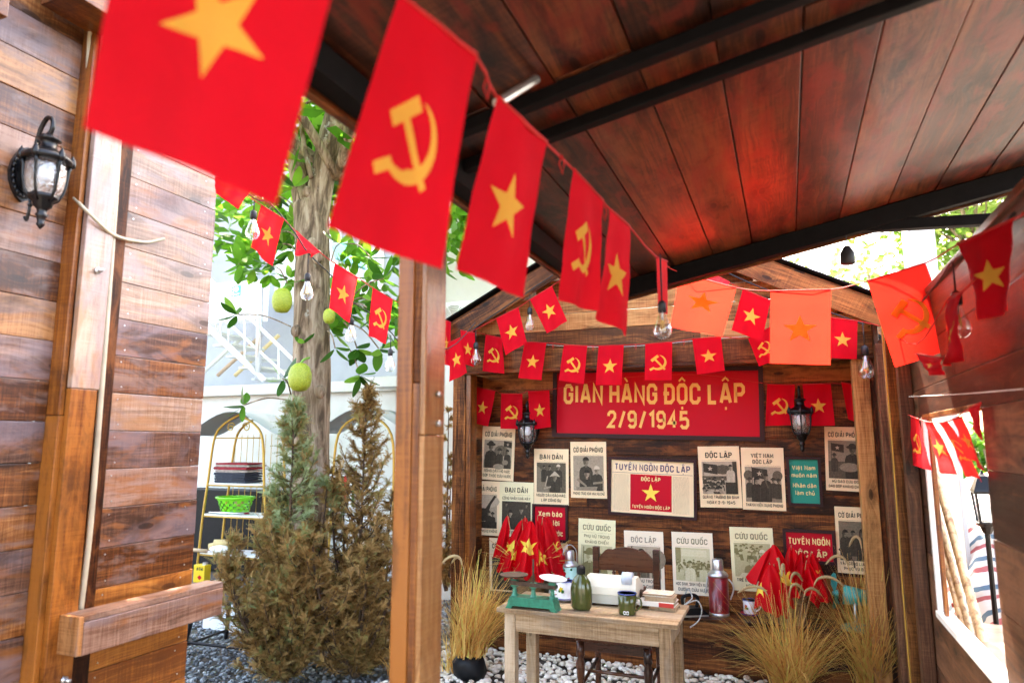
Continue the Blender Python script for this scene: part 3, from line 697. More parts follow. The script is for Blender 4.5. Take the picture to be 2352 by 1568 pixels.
_g('u', .36, [(0, X), (0, .14), (.25, 0), (.7, 0), (1, .16)], [(1, X), (1, 0)])
def ribbon(m, pts, th, z, T):
    P = [Vector((p[0], p[1])) for p in pts]; n = len(P); L = []; Rr = []; closed = (P[0] - P[-1]).length < 1e-6
    for i in range(n):
        a = (P[i] - P[i - 1]) if i > 0 else ((P[0] - P[-2]) if closed else None)
        b = (P[i + 1] - P[i]) if i < n - 1 else ((P[1] - P[0]) if closed else None)
        a = a.normalized() if a is not None else None; b = b.normalized() if b is not None else None
        if a is None: a = b
        if b is None: b = a
        na, nb = Vector((-a.y, a.x)), Vector((-b.y, b.x)); mt = na + nb
        if mt.length < .3: mt = na
        mt.normalize(); k = th / max(.45, mt.dot(na)); L.append(P[i] + mt * k); Rr.append(P[i] - mt * k)
    vs = [T(q.x, q.y, z) for q in L] + [T(q.x, q.y, z) for q in Rr]
    m.add(vs, [(i, n + i, n + i + 1, i + 1) for i in range(n - 1)])
def lettering(root, text, O, A, B, N, height, maxw, mat, bold=.085, align=.5, gap=.22, name='lettering', squeeze=None, serif=False):
    """text laid on a plane: O baseline anchor, A right, B up, N out; all world coordinates"""
    m = MB(); x = 0.0; items = []
    for ch in text:
        if ch == ' ': x += .30; continue
        d = 'Đ' if ch == 'Đ' else unicodedata.normalize('NFD', ch); base, marks = d[0], d[1:]
        if base not in G: continue
        wd, pls = G[base]; items.append((x + bold, base, wd, pls, marks)); x += wd + 2 * bold + gap * .62
    W = x - gap * .62
    sx = min(1.0, maxw / (W * height)) * height if squeeze is None else squeeze * height
    x0 = -W * sx * align
    def T(a, b, zz): return O + A * (x0 + a * sx) + B * (b * height) + N * (.0008 + zz)
    zz = 0.0
    for xx, base, wd, pls, marks in items:
        low = base.islower(); top = (1.0 if (not low or base in 'bdhlt') else X)
        if base == 'i': top = X
        for k, pl in enumerate(pls):
            if base == 'i' and k == 1 and marks: continue
            ribbon(m, [(xx + p[0] * wd, bold + p[1] * (1 - 2 * bold)) for p in pl], bold, zz, T); zz = (zz + .00025) % .0011
        if serif and not low:
            for p in {(pl[e][0], pl[e][1]) for pl in pls for e in (0, -1)}:
                if p[1] in (0, 1) and base not in 'COGQSĐDBE':
                    cx = xx + p[0] * wd; cy = bold + p[1] * (1 - 2 * bold)
                    ribbon(m, [(cx - .16, cy - bold * .4 * (-1 if p[1] == 0 else 1) * 0), (cx + .16, cy)], .045, zz, T); zz = (zz + .00025) % .0011
        c = xx + wd * .5; t = .045 if not low else .05; y = top + .10
        stack = 0
        def seg(*pp):
            nonlocal zz
            ribbon(m, pp, t, zz, T); zz = (zz + .00025) % .0011
        order = sorted(marks, key=lambda q: 0 if q in '\u0302\u0306\u031b' else 1)
        for mk in order:
            yy = y + stack
            if mk == '\u0302': seg((c - .18, yy), (c, yy + .16), (c + .18, yy)); stack += .12
            elif mk == '\u0306': seg((c - .16, yy + .14), (c - .07, yy + .03), (c + .07, yy + .03), (c + .16, yy + .14)); stack += .16
            elif mk == '\u031b': seg((xx + wd, top - .08), (xx + wd + .16, top + .02), (xx + wd + .16, top + .14))
            elif mk == '\u0301': o = .13 if stack else 0; seg((c - .04 + o, yy), (c + .14 + o, yy + .2))
            elif mk == '\u0300': o = -.13 if stack else 0; seg((c + .04 + o, yy), (c - .14 + o, yy + .2))
            elif mk == '\u0309': o = .12 if stack else 0; seg((c - .1 + o, yy + .2), (c + .08 + o, yy + .2), (c + .08 + o, yy + .1), (c + o, yy + .06), (c + o, yy))
            elif mk == '\u0303': seg((c - .2, yy + .04), (c - .08, yy + .14), (c + .08, yy + .05), (c + .2, yy + .15))
            elif mk == '\u0323': seg((c - .055, -.16), (c + .055, -.16)) ; seg((c - .055, -.2), (c + .055, -.2))
    return m.build_world(name, mat, root)

# ================================================================ POSTERS ON THE BACK WALL
PW = BW - .004
def corner(p): return ony(p[0], p[1], PW)
def axes(TL, TR, BL):
    a, b, c = corner(TL), corner(TR), corner(BL); A = (b - a); Wd = A.length; A = A / Wd
    Bv = (a - c); H = Bv.length; N = V(0, -1, 0); Bv = V(-A.z, 0, A.x); Bv = Bv if Bv.z > 0 else -Bv
    return a, A, Bv, N, Wd, H
def sheet(root, name, mat, a, A, B, N, x0, x1, y0, y1, t=.0012, lift=0.0):
    """thin solid rectangle on the poster plane, x right / y down from the top left corner"""
    m = MB(); o = a + N * lift
    m.prism([(x0, -y1), (x1, -y1), (x1, -y0), (x0, -y0)], A, B, N, o, t); return m.build_world(name, mat, root)
def disc(m, T, cx, cy, rx, ry, z, n=10, a0=0, a1=2 * math.pi):
    m.add([T(cx, cy, z)] + [T(cx + rx * math.cos(a0 + (a1 - a0) * k / n), cy + ry * math.sin(a0 + (a1 - a0) * k / n), z) for k in range(n + 1)], [(0, k + 1, k + 2) for k in range(n)])
def poly(m, T, pts, z): m.add([T(x, y, z) for x, y in pts], [tuple(range(len(pts)))])
def photo(root, mat, a, A, B, N, x0, x1, y0, y1, figs, bgt=.75, lift=.0013, seed=0):
    """printed photograph: ground, horizon tone and the figures as flat tones"""
    rnd = random.Random(seed); m = MB(); w_, h_ = x1 - x0, y1 - y0
    def T(x, y, z): return a + A * (x0 + x * w_) + B * (-y0 - (1 - y) * h_) + N * (lift + z)
    m.tv = bgt; poly(m, T, [(0, 0), (1, 0), (1, 1), (0, 1)], 0)
    z = [.0002]
    def nx(): z[0] += .00006; return z[0]
    ar = w_ / h_
    for f in figs:
        k = f[0]
        if k == 'rect': m.tv = f[5]; poly(m, T, [(f[1], f[2]), (f[3], f[2]), (f[3], f[4]), (f[1], f[4])], nx())
        elif k == 'poly': m.tv = f[2]; poly(m, T, f[1], nx())
        elif k == 'blob': m.tv = f[5]; disc(m, T, f[1], f[2], f[3], f[4], nx(), 12)
        elif k == 'p':                      # person: x of head, y of head, head size, body tone, hat kind, face tone
            _, x, y, s, body, hat, face = f
            hx = s * .36 / ar * 1.0; hy = s * .5
            m.tv = body
            yb = max(0, y - s * 4.2)
            q = [(x - hx * 2.3, yb), (x + hx * 2.3, yb), (x + hx * 2.35, y - s * 1.3), (x + hx * 1.9, y - s * .82), (x + hx * .5, y - s * .55), (x - hx * .5, y - s * .55), (x - hx * 1.9, y - s * .82), (x - hx * 2.35, y - s * 1.3)]
            q = [(min(1, max(0, u)), min(1, max(0, v))) for u, v in q]
            poly(m, T, q, nx())
            m.tv = max(.05, body - .12); poly(m, T, [(max(0, x - hx * .15), yb), (min(1, x + hx * .1), yb), (x + hx * .05, y - s * .7), (x - hx * .05, y - s * .7)], nx())
            m.tv = min(1, body + .1); poly(m, T, [(max(0, min(1, x + hx * 1.2)), yb), (max(0, min(1, x + hx * 1.5)), yb), (min(1, x + hx * 1.7), y - s * 1.2), (min(1, x + hx * 1.3), y - s * 1.3)], nx())
            m.tv = face * .85; poly(m, T, [(x - hx * .4, y - s * .72), (x + hx * .4, y - s * .72), (x + hx * .4, y - s * .2), (x - hx * .4, y - s * .2)], nx())
            m.tv = face; disc(m, T, x, y, hx, hy, nx(), 10)
            m.tv = face * .7; disc(m, T, x - hx * .45, y - .02 * s, hx * .5, hy * .85, nx(), 8)
            m.tv = .06
            if hat == 'hair': disc(m, T, x, y + hy * .22, hx * 1.12, hy * .85, nx(), 10, 0, math.pi)
            if hat == 'long':
                disc(m, T, x, y + hy * .15, hx * 1.2, hy * .95, nx(), 10, 0, math.pi); poly(m, T, [(x - hx * 1.2, y - s * .7), (x - hx * .75, y - s * .7), (x - hx * .75, y + hy * .2), (x - hx * 1.2, y + hy * .2)], nx())
            if hat == 'cone': m.tv = .85; poly(m, T, [(x - hx * 2.5, y + hy * .1), (x + hx * 2.5, y + hy * .1), (x + hx * .15, y + hy * 1.75), (x - hx * .15, y + hy * 1.75)], nx()); m.tv = .45; poly(m, T, [(x - hx * 2.5, y + hy * .1), (x + hx * 2.5, y + hy * .1), (x, y + hy * .45)], nx())
            if hat == 'brim': m.tv = .16; disc(m, T, x, y + hy * .45, hx * 1.9, hy * .42, nx(), 12); disc(m, T, x, y + hy * .6, hx * 1.15, hy * .8, nx(), 10, 0, math.pi)
            if hat == 'scarf': m.tv = .95; disc(m, T, x, y + hy * .1, hx * 1.3, hy * 1.1, nx(), 10, .1, math.pi)
            m.tv = .12 
            for e in (-.38, .38): disc(m, T, x + hx * e, y + hy * .06, hx * .16, hy * .07, nx(), 6)
            m.tv = face * .6; disc(m, T, x, y - hy * .48, hx * .3, hy * .08, nx(), 6)
        elif k == 'flag':
            _, x, y, s = f
            m.tv = .2; poly(m, T, [(x - .012, y - s * 2.6), (x + .004, y - s * 2.6), (x + .004, y + s * .1), (x - .012, y + s * .1)], nx())
            m.tv = .14; poly(m, T, [(x, y - s), (x + s * 1.5 / ar, y - s * 1.25), (x + s * 1.5 / ar, y - s * .2), (x, y)], nx())
            m.tv = .85; star2(m, T, x + s * .72 / ar, y - s * .62, s * .3, ar, nx())
        elif k == 'crowd':
            _, xa, ya, xb, yb, cnt, s, hats = f
            pts = sorted(((rnd.uniform(xa, xb), rnd.uniform(ya, yb)) for _ in range(cnt)), key=lambda q: -q[1])
            for x, y in pts:
                ss = s * (1 + (yb - y) / max(.01, (yb - ya)) * .5); hx = ss * .36 / ar
                m.tv = rnd.choice((.15, .25, .7, .8, .2)); poly(m, T, [(max(0, x - hx * 2), max(0, y - ss * 1.8)), (min(1, x + hx * 2), max(0, y - ss * 1.8)), (min(1, x + hx * 1.3), y - ss * .4), (max(0, x - hx * 1.3), y - ss * .4)], nx())
                m.tv = rnd.uniform(.5, .75); disc(m, T, x, y, hx, ss * .48, nx(), 8)
                m.tv = rnd.choice((.05, .1, hats)); disc(m, T, x, y + ss * .1, hx * 1.15, ss * .48, nx(), 8, 0, math.pi)
    return m.build_world('photograph', mat, root)
def star2(m, T, cx, cy, r, ar, z):
    pts = [(cx + (r if k % 2 == 0 else r * .39) * math.sin(k * math.pi / 5) / ar, cy + (r if k % 2 == 0 else r * .39) * math.cos(k * math.pi / 5)) for k in range(10)]
    m.add([T(cx, cy, z)] + [T(x, y, z) for x, y in pts], [(0, 1 + k, 1 + (k + 1) % 10) for k in range(10)])
def poster(TL, TR, BL, label, title, caps, figs, paper=PAPER, ink=INK, mat=SEPIA, sub=(), bgt=.75, serif=False, pic=None, title_h=None, capink=None):
    a, A, B, N, Wd, H = axes(TL, TR, BL)
    root = thing('poster', a - B * H + A * Wd / 2, label, 'poster', 'newspaper posters on the booth wall')
    sheet(root, 'paper', paper, a, A, B, N, 0, Wd, 0, H, .0012, random.choice((0, .0006)))
    L = .0022
    P0 = a + N * L; mx = Wd * .82; th = title_h or Wd * .135
    y = Wd * .10 + th + (.05 * Wd if len(title) > 0 else 0)
    for k, tl in enumerate(title):
        lettering(root, tl, P0 + A * Wd / 2 - B * y, A, B, N, th, mx, ink, .088, serif=serif, name='title'); y += th * 1.55
    y -= th * 1.1
    sheet(root, 'rule', ink, a, A, B, N, Wd * .09, Wd * .91, y, y + .0012, .0004, L)
    y += Wd * .03
    for s in sub:
        y += Wd * .105; lettering(root, s, P0 + A * Wd / 2 - B * y, A, B, N, Wd * .085, mx, ink, .08, name='subtitle'); y += Wd * .04
    capH = len(caps) * Wd * .135 + Wd * .06
    yb = H - capH
    photo(root, mat, a, A, B, N, Wd * .08, Wd * .92, y, yb, figs, bgt, L, seed=len(label))
    yy = yb + Wd * .115
    for c in caps:
        lettering(root, c, P0 + A * Wd / 2 - B * yy, A, B, N, Wd * .078, Wd * .86, capink or INK, .082, name='caption'); yy += Wd * .13
    return root
poster((1109, 978), (1184, 981), (1109, 1100), 'poster with conical hats and flag behind the left wall lantern', ['CỜ GIẢI PHÓNG'], ['NÔNG DÂN NÔ NỨC', 'GÓP THÓC CỨU NƯỚC'],
       [('rect', 0, 0, 1, .3, .5), ('blob', .62, .62, .25, .2, .45), ('flag', .72, .98, .2), ('p', .85, .6, .15, .16, 'long', .62), ('p', .57, .62, .16, .18, 'brim', .6), ('p', .25, .78, .27, .14, 'brim', .5), ('blob', .55, .06, .2, .1, .7), ('blob', .78, .22, .11, .09, .62)])
poster((1227, 1030), (1306, 1031), (1226, 1157), 'poster of stooping diggers in white headscarves beneath left lantern', ['BẠN DÂN'], ['NGƯỜI DÂN ĐÀO HÀO,', 'LẬP CÔNG SỰ'],
       [('rect', 0, 0, 1, 1, .38), ('poly', [(0, 0), (.45, 0), (.18, .75), (0, .9)], .55), ('p', .25, .85, .12, .15, 'hair', .5), ('p', .45, .84, .15, .18, 'hair', .55), ('p', .75, .86, .16, .15, 'scarf', .6), ('p', .63, .52, .22, .14, 'cone', .55), ('poly', [(.25, .1), (.5, .16), (.5, .22), (.25, .16)], .7), ('poly', [(.28, .2), (.36, .55), (.4, .55), (.32, .2)], .75)])
poster((1310, 1014), (1392, 1014), (1311, 1142), 'poster of a teacher leaning over pupils who write', ['CỜ GIẢI PHÓNG'], ['PHONG TRÀO XOÁ NẠN MÙ CHỮ'],
       [('rect', 0, .4, 1, 1, .72), ('p', .42, .84, .24, .2, 'hair', .55), ('p', .78, .6, .2, .17, 'scarf', .65), ('p', .45, .48, .22, .15, 'hair', .68), ('poly', [(.08, 0), (.75, 0), (.8, .12), (.1, .1)], .62), ('poly', [(.65, .18), (1, .22), (1, .28), (.65, .24)], .6), ('poly', [(.1, .3), (.42, .1), (.45, .14), (.16, .36)], .6)])
poster((1074, 1103), (1148, 1105), (1074, 1226), 'poster of helmeted gunners, half hidden by the left post', ['QUÂN GIẢI PHÓNG'], ['TRẬN ĐỊA PHÒNG KHÔNG'],
       [('blob', .6, .8, .5, .2, .85), ('poly', [(.35, .3), (.42, .25), (.98, .95), (.9, .98)], .12), ('poly', [(.42, .3), (.6, .2), (.8, .75), (.76, .78)], .14), ('blob', .5, .4, .2, .2, .1), ('p', .18, .65, .2, .13, 'brim', .55), ('p', .7, .46, .12, .12, 'brim', .5), ('p', .85, .42, .11, .12, 'brim', .5), ('rect', .3, 0, 1, .2, .08)], paper=PAPER)
poster((1148, 1105), (1226, 1108), (1147, 1230), 'poster of factory workers directly behind the left bundle of flags', ['BẠN DÂN'], ['GIỜ SẢN XUẤT'],
       [('rect', 0, 0, 1, 1, .18), ('p', .15, .9, .14, .2, 'hair', .5), ('p', .85, .88, .14, .2, 'hair', .5), ('p', .68, .72, .22, .16, 'brim', .6), ('p', .3, .58, .22, .14, 'long', .66)], sub=['CÔNG NHÂN NHÀ MÁY'], paper=PAPER2, serif=True, bgt=.3)
poster((1602, 1025), (1697, 1024), (1608, 1164), 'poster of a crowd before a speaker at a podium', ['ĐỘC LẬP'], ['QUẢNG TRƯỜNG BA ĐÌNH', 'NGÀY 2-9-1945'],
       [('rect', 0, .45, 1, 1, .8), ('blob', .6, .75, .25, .15, .35), ('flag', .05, .95, .28), ('rect', 0, .42, 1, .55, .35), ('crowd', .02, .1, .6, .5, 26, .1, .3), ('rect', .88, .3, 1, 1, .18), ('p', .82, .83, .15, .85, 'hair', .7), ('rect', .66, .0, 1, .36, .12)], serif=True)
poster((1701, 1027), (1799, 1028), (1708, 1169), 'poster of marching youths carrying rifles and a flag', ['VIỆT NAM', 'ĐỘC LẬP'], ['THANH NIÊN XUNG PHONG'],
       [('rect', 0, 0, 1, .35, .6), ('blob', .1, .75, .14, .15, .4), ('blob', .9, .75, .14, .15, .4), ('flag', .2, .98, .28), ('p', .12, .62, .12, .2, 'brim', .5), ('p', .78, .62, .12, .2, 'brim', .5), ('p', .92, .6, .12, .2, 'brim', .5), ('p', .58, .72, .17, .13, 'hair', .6), ('p', .32, .62, .18, .1, 'long', .68), ('poly', [(.42, .95), (.45, .95), (.66, .4), (.62, .38)], .35)], serif=True, title_h=.030)
poster((1893, 979), (1985, 981), (1904, 1125), 'dark poster of a rice carrier in a hat, topmost beside the right post', ['CỜ GIẢI PHÓNG'], ['HŨ GẠO CỨU ĐÓI', 'GẠO GÓP KHÁNG CHIẾN'],
       [('rect', 0, 0, 1, .45, .35), ('flag', .1, .93, .2), ('p', .18, .6, .1, .2, 'brim', .4), ('p', .72, .78, .22, .12, 'brim', .4), ('blob', .62, .3, .3, .12, .6)], bgt=.6)
poster((1916, 1162), (2012, 1166), (1925, 1314), 'poster of singing women, lowest beside the right post', ['CỜ GIẢI PHÓNG'], ['VĂN CÔNG LƯU ĐỘNG', 'PHỤC VỤ BỘ ĐỘI'],
       [('rect', 0, .5, 1, 1, .5), ('p', .4, .7, .14, .2, 'hair', .5), ('p', .18, .7, .16, .18, 'long', .55), ('p', .68, .72, .2, .14, 'long', .62), ('p', .2, .2, .3, .22, 'brim', .3), ('blob', .95, .3, .15, .14, .3)], bgt=.5)
poster((1329, 1189), (1414, 1195), (1325, 1325), 'greenish poster of two women fighters behind the chair and thermos', ['CỨU QUỐC'], [],
       [('rect', 0, 0, 1, 1, .78), ('poly', [(.06, 0), (.09, 0), (.1, .95), (.07, .95)], .2), ('p', .62, .55, .3, .2, 'brim', .8), ('p', .28, .68, .34, .22, 'brim', .8)], paper=PAPER2, ink=INK2, mat=OLIVEPH, sub=['PHỤ NỮ TRONG', 'KHÁNG CHIẾN'], serif=True)
poster((1433, 1217), (1523, 1221), (1436, 1354), 'pale poster of a hatted woman directly behind the chair back', ['ĐỘC LẬP'], ['PHỤ NỮ TRONG', 'KHÁNG CHIẾN'],
       [('rect', 0, 0, 1, 1, .8), ('blob', .95, .6, .2, .3, .6), ('poly', [(.08, .7), (.11, .7), (.16, 1), (.12, 1)], .3), ('p', .85, .55, .16, .35, 'brim', .75), ('p', .42, .72, .3, .4, 'brim', .85)], paper=PAPER3, ink=INK3, mat=SEPIA, serif=True, bgt=.85)
poster((1542, 1220), (1636, 1224), (1546, 1362), 'olive poster of protesting students left of the red thermos', ['CỨU QUỐC'], ['HỌC SINH, SINH VIÊN XUỐNG', 'ĐƯỜNG CỨU NƯỚC'],
       [('rect', 0, .55, 1, 1, .85), ('rect', 0, .5, .16, 1, .4), ('rect', .18, .74, .9, .94, .95), ('crowd', .04, .35, .98, .62, 34, .08, .2), ('p', .8, .46, .15, .85, 'long', .75), ('p', .42, .52, .19, .92, 'hair', .78), ('poly', [(.12, .55), (.17, .57), (.34, .36), (.3, .3)], .85)], paper=PAPER3, ink=INK2, mat=OLIVEPH, serif=True)
poster((1675, 1209), (1774, 1212), (1681, 1354), 'olive poster of writing children behind the right bundle of flags', ['CỨU QUỐC'], ['TRẺ EM VÙNG CAO', 'HỌC CHỮ'],
       [('rect', 0, 0, 1, 1, .7), ('crowd', .05, .6, .95, .95, 22, .1, .25), ('p', .78, .72, .2, .55, 'scarf', .8), ('p', .45, .5, .24, .3, 'hair', .78), ('poly', [(.1, 0), (.95, 0), (.9, .14), (.2, .12)], .92)], paper=PAPER2, ink=INK2, mat=OLIVEPH, serif=True)
poster((1124, 1234), (1200, 1237), (1124, 1368), 'dim poster low in the left corner behind straw and flags', ['CỜ GIẢI PHÓNG'], ['PHONG TRÀO XOÁ NẠN'],
       [('rect', 0, 0, 1, 1, .3), ('p', .3, .75, .2, .2, 'hair', .5), ('p', .7, .55, .2, .15, 'hair', .5)], sub=['PHONG TRÀO'], bgt=.4)
poster((1233, 1245), (1304, 1247), (1233, 1366), 'cream poster mostly hidden between left flags and flowered thermos', ['ĐỘC LẬP'], [], [('rect', 0, 0, 1, 1, .45), ('p', .6, .6, .25, .3, 'hair', .6)], serif=True)
# framed signs
def framed(TL, TR, BL, label, mat, bw_=.035, name='framed_sign', cat='sign', depth_=.022):
    a, A, B, N, Wd, H = axes(TL, TR, BL)
    root = thing(name, a - B * H + A * Wd / 2, label, cat)
    m = MB()
    o = [(0, 0), (Wd, 0), (Wd, -H), (0, -H)]; i = [(bw_, -bw_), (Wd - bw_, -bw_), (Wd - bw_, -H + bw_), (bw_, -H + bw_)]
    T = lambda p, d: a + A * p[0] + B * p[1] + N * d
    vs = [T(p, 0) for p in o] + [T(p, depth_) for p in o] + [T(p, depth_) for p in i] + [T(p, .004) for p in i]
    fs = []
    for k in range(4):
        j = (k + 1) % 4; fs += [(k, j, 4 + j, 4 + k), (4 + k, 4 + j, 8 + j, 8 + k), (8 + k, 8 + j, 12 + j, 12 + k)]
    m.add(vs, fs); m.build_world('frame', FRAMEM, root)
    sheet(root, 'panel', mat, a, A, B, N, bw_ * .9, Wd - bw_ * .9, bw_ * .9, H - bw_ * .9, .003, .002)
    return root, a + N * .0055, A, B, N, Wd, H
r_, a, A, B, N, Wd, H = framed((1272, 848), (1752, 840), (1278, 1003), 'long red signboard with gold capitals over the posters', REDP, .035, 'signboard')
lettering(r_, 'GIAN HÀNG ĐỘC LẬP', a + A * Wd * .488 - B * H * .515, A, B, N, H * .29, Wd * .865, GOLDINK, .088, gap=.19, squeeze=None)
lettering(r_, '2/9/1945', a + A * Wd * .475 - B * H * .855, A, B, N, H * .25, Wd * .39, GOLDINK, .088, gap=.22)
r_, a, A, B, N, Wd, H = framed((1399, 1048), (1600, 1056), (1402, 1180), 'framed newspaper sheet with red star square below the signboard', PAPER, .022, 'framed_newspaper')
lettering(r_, 'TUYÊN NGÔN ĐỘC LẬP', a + A * Wd * .5 - B * H * .225, A, B, N, H * .115, Wd * .86, NAVY, .09)
sheet(r_, 'rule', NAVY, a, A, B, N, .03, Wd - .03, H * .262, H * .268, .0004, .0004)
m = MB()
for cx0, cx1 in ((.06, .245), (.735, .92)):
    for k in range(34):
        y0 = H * .30 + k * H * .0185; s = cx0
        while s < cx1:
            e = min(cx1, s + random.uniform(.015, .04)); m.prism([(s * Wd, -y0 - .0022), (e * Wd, -y0 - .0022), (e * Wd, -y0), (s * Wd, -y0)], A, B, N, a + N * .0003, .0002); s = e + .006
o = m.build_world('column_text', INK3, r_); o['kind'] = 'stuff'
sheet(r_, 'red_square', REDP, a, A, B, N, Wd * .255, Wd * .725, H * .285, H * .895, .0006, .0004)
T = lambda x, y, z: a + A * x - B * y + N * (.0016 + z)
lettering(r_, 'ĐỘC LẬP', a + N * .0012 + A * Wd * .49 - B * H * .395, A, B, N, H * .068, Wd * .38, CREAMINK, .1)
lettering(r_, 'TUYÊN NGÔN ĐỘC LẬP', a + N * .0012 + A * Wd * .49 - B * H * .862, A, B, N, H * .055, Wd * .43, CREAMINK, .09)
m = MB(); star2(m, lambda x, y, z: a + A * x + B * y + N * (.0016 + z), Wd * .49, -H * .60, H * .165, 1.0, 0); m.build_world('star', YELP, r_)
r_, a, A, B, N, Wd, H = framed((1805, 1048), (1884, 1049), (1809, 1160), 'framed green sign with cream words below the right lantern', GREENP, .020)
for k, (tx, yy) in enumerate((('Việt Nam', .27), ('muôn năm', .42), ('Nhân dân', .63), ('làm chủ', .78))):
    lettering(r_, tx, a + A * Wd * .5 - B * H * yy, A, B, N, H * .092, Wd * .74, CREAMINK, .075)
r_, a, A, B, N, Wd, H = framed((1224, 1156), (1305, 1159), (1224, 1241), 'framed red sign with cream words beside the left bundle of flags', REDP, .020)
for tx, yy, xx in (('Xem báo', .33, .5), ('i lời', .57, .62), ('ước', .84, .72)):
    lettering(r_, tx, a + A * Wd * xx - B * H * yy, A, B, N, H * .15, Wd * .74, CREAMINK, .085)
r_, a, A, B, N, Wd, H = framed((1797, 1213), (1917, 1218), (1800, 1290), 'framed red sign with cream capitals behind the right bundle of flags', REDP, .022)
for tx, yy, ww in (('TUYÊN NGÔN', .45, .80), ('ĐỘC LẬP', .82, .66)):
    lettering(r_, tx, a + A * Wd * .5 - B * H * yy, A, B, N, H * .20, Wd * ww, CREAMINK, .095)

# ================================================================ FLAGS
def grid_emblem(kind, flip):
    """emblem as small quads/triangles on a disc of radius 1, y up"""
    out = []
    if kind == 'star':
        P = [((1 if k % 2 == 0 else .40) * math.sin(k * math.pi / 5), (1 if k % 2 == 0 else .40) * math.cos(k * math.pi / 5)) for k in range(10)]
        for k in range(10):
            p, q = P[k], P[(k + 1) % 10]; n = 4
            for a in range(n):
                for b in range(n - a):
                    f = lambda i, j: (p[0] * i / n + q[0] * j / n, p[1] * i / n + q[1] * j / n)
                    out.append(([f(a, b), f(a + 1, b), f(a, b + 1)], 0))
                    if a + b < n - 1: out.append(([f(a + 1, b), f(a + 1, b + 1), f(a, b + 1)], 0))
    else:
        N = 22; th = lambda t: .03 + .34 * math.sin(math.pi * min(1, t * 1.05) ** .8 * .55) if t < .8 else .30 - .12 * (t - .8) / .2
        pr = None
        for k in range(N + 1):
            t = k / N; an = R(82 - 212 * t); o, i = 1.0, 1.0 - th(t); cur = ((o * math.cos(an), o * math.sin(an)), (i * math.cos(an), i * math.sin(an)))
            if pr: out.append(([pr[0], cur[0], cur[1], pr[1]], 0))
            pr = cur
        def bar(a, b, w, z, n=6):
            a, b = Vector(a), Vector(b); d = (b - a).normalized(); s = Vector((-d.y, d.x)) * w / 2
            for k in range(n):
                p, q = a + (b - a) * k / n, a + (b - a) * (k + 1) / n
                out.append(([tuple(p + s), tuple(q + s), tuple(q - s), tuple(p - s)], z))
        bar((-.50, -.66), (-1.02, -.98), .30, 1)
        bar((-.42, .48), (.80, -.92), .24, 2)
        bar((-.86, .26), (-.02, .92), .40, 3)
    if flip: out = [([(x, -y) for x, y in reversed(p)], z) for p, z in out]
    return out
EMB = {(k, f): grid_emblem(k, f) for k in ('star', 'hammer') for f in (0, 1)}
def flag(c4, kind, label, group, amp=.010, flip=0, size=.285, cloth_m=None, centre=.53, aspect=1.5, top='', curl=None):
    """red flag from its four 3-D corners (TL, TR, BR, BL)"""
    TL, TR, BR, BL = c4; ph = random.uniform(0, 6.3); k1 = random.uniform(.7, 1.3); k2 = random.uniform(.2, .8); b = random.uniform(-.5, .5)
    n0 = ((TR - TL).cross(BL - TL)); n0 = n0.normalized() if n0.length > 1e-9 else V(0, -1, 0)
    if n0.dot(ORG - TL) < 0: n0 = -n0
    def F(s, t):
        p = (TL * (1 - s) + TR * s) * (1 - t) + (BL * (1 - s) + BR * s) * t
        wv = math.sin(ph + 2 * math.pi * (k1 * s + k2 * t)) * (t ** .8) + .5 * b * math.sin(math.pi * t) + .35 * math.sin(ph * 2 + 9 * s) * t + .55 * abs(((t * 2.6 + ph) % 1) - .5) + .3 * abs(((s * 2 + ph) % 1) - .5)
        return p + n0 * amp * wv
    def NN(s, t):
        e = .02; n = (F(s + e, t) - F(s - e, t)).cross(F(s, t + e) - F(s, t - e)); n = n.normalized() if n.length > 1e-9 else n0
        return n if n.dot(n0) > 0 else -n
    root = thing('flag', (TL + TR) / 2, label, 'flag', group)
    m = MB(); nx_, ny_ = 14, 18
    fr = lambda s: 0
    m.add([F(i / nx_, j / ny_) for j in range(ny_ + 1) for i in range(nx_ + 1)], [(j * (nx_ + 1) + i, j * (nx_ + 1) + i + 1, (j + 1) * (nx_ + 1) + i + 1, (j + 1) * (nx_ + 1) + i) for j in range(ny_) for i in range(nx_)])
    m.build_world('cloth', cloth_m or RED, root, True)
    hm = MB(); hm.tube([F(k / 8, 0) for k in range(9)], .0035, 6); hm.build_world('hem', STRING, root, True)
    if kind:
        m = MB()
        for sgn in (1, -1):
            for pl, zz in EMB[(kind, flip)]:
                vs = []
                for x, y in pl:
                    s, t = .5 + x * size, centre - y * size / aspect
                    vs.append(F(s, t) + NN(s, t) * sgn * (.0012 + zz * .0003))
                m.add(vs, [tuple(range(len(vs)))])
        m.build_world('star' if kind == 'star' else 'hammer_and_sickle', YEL, root, True)
    return root
def dcorn(pts, d):
    d = d if isinstance(d, (list, tuple)) else [d] * 4
    return [at(p[0], p[1], q) for p, q in zip(pts, d)]
def line(name, pts, r, mat, label, cat, n=6, loops=()):
    m = MB(); m.tube(curve(pts, n), r, 6)
    for p in loops:
        m.tube([p, p + V(.006, 0, -.02), p + V(0, .004, -.045), p + V(-.006, 0, -.02), p], .0018, 5)
    return tag(m.build_world(name, mat, None, True), label, cat)

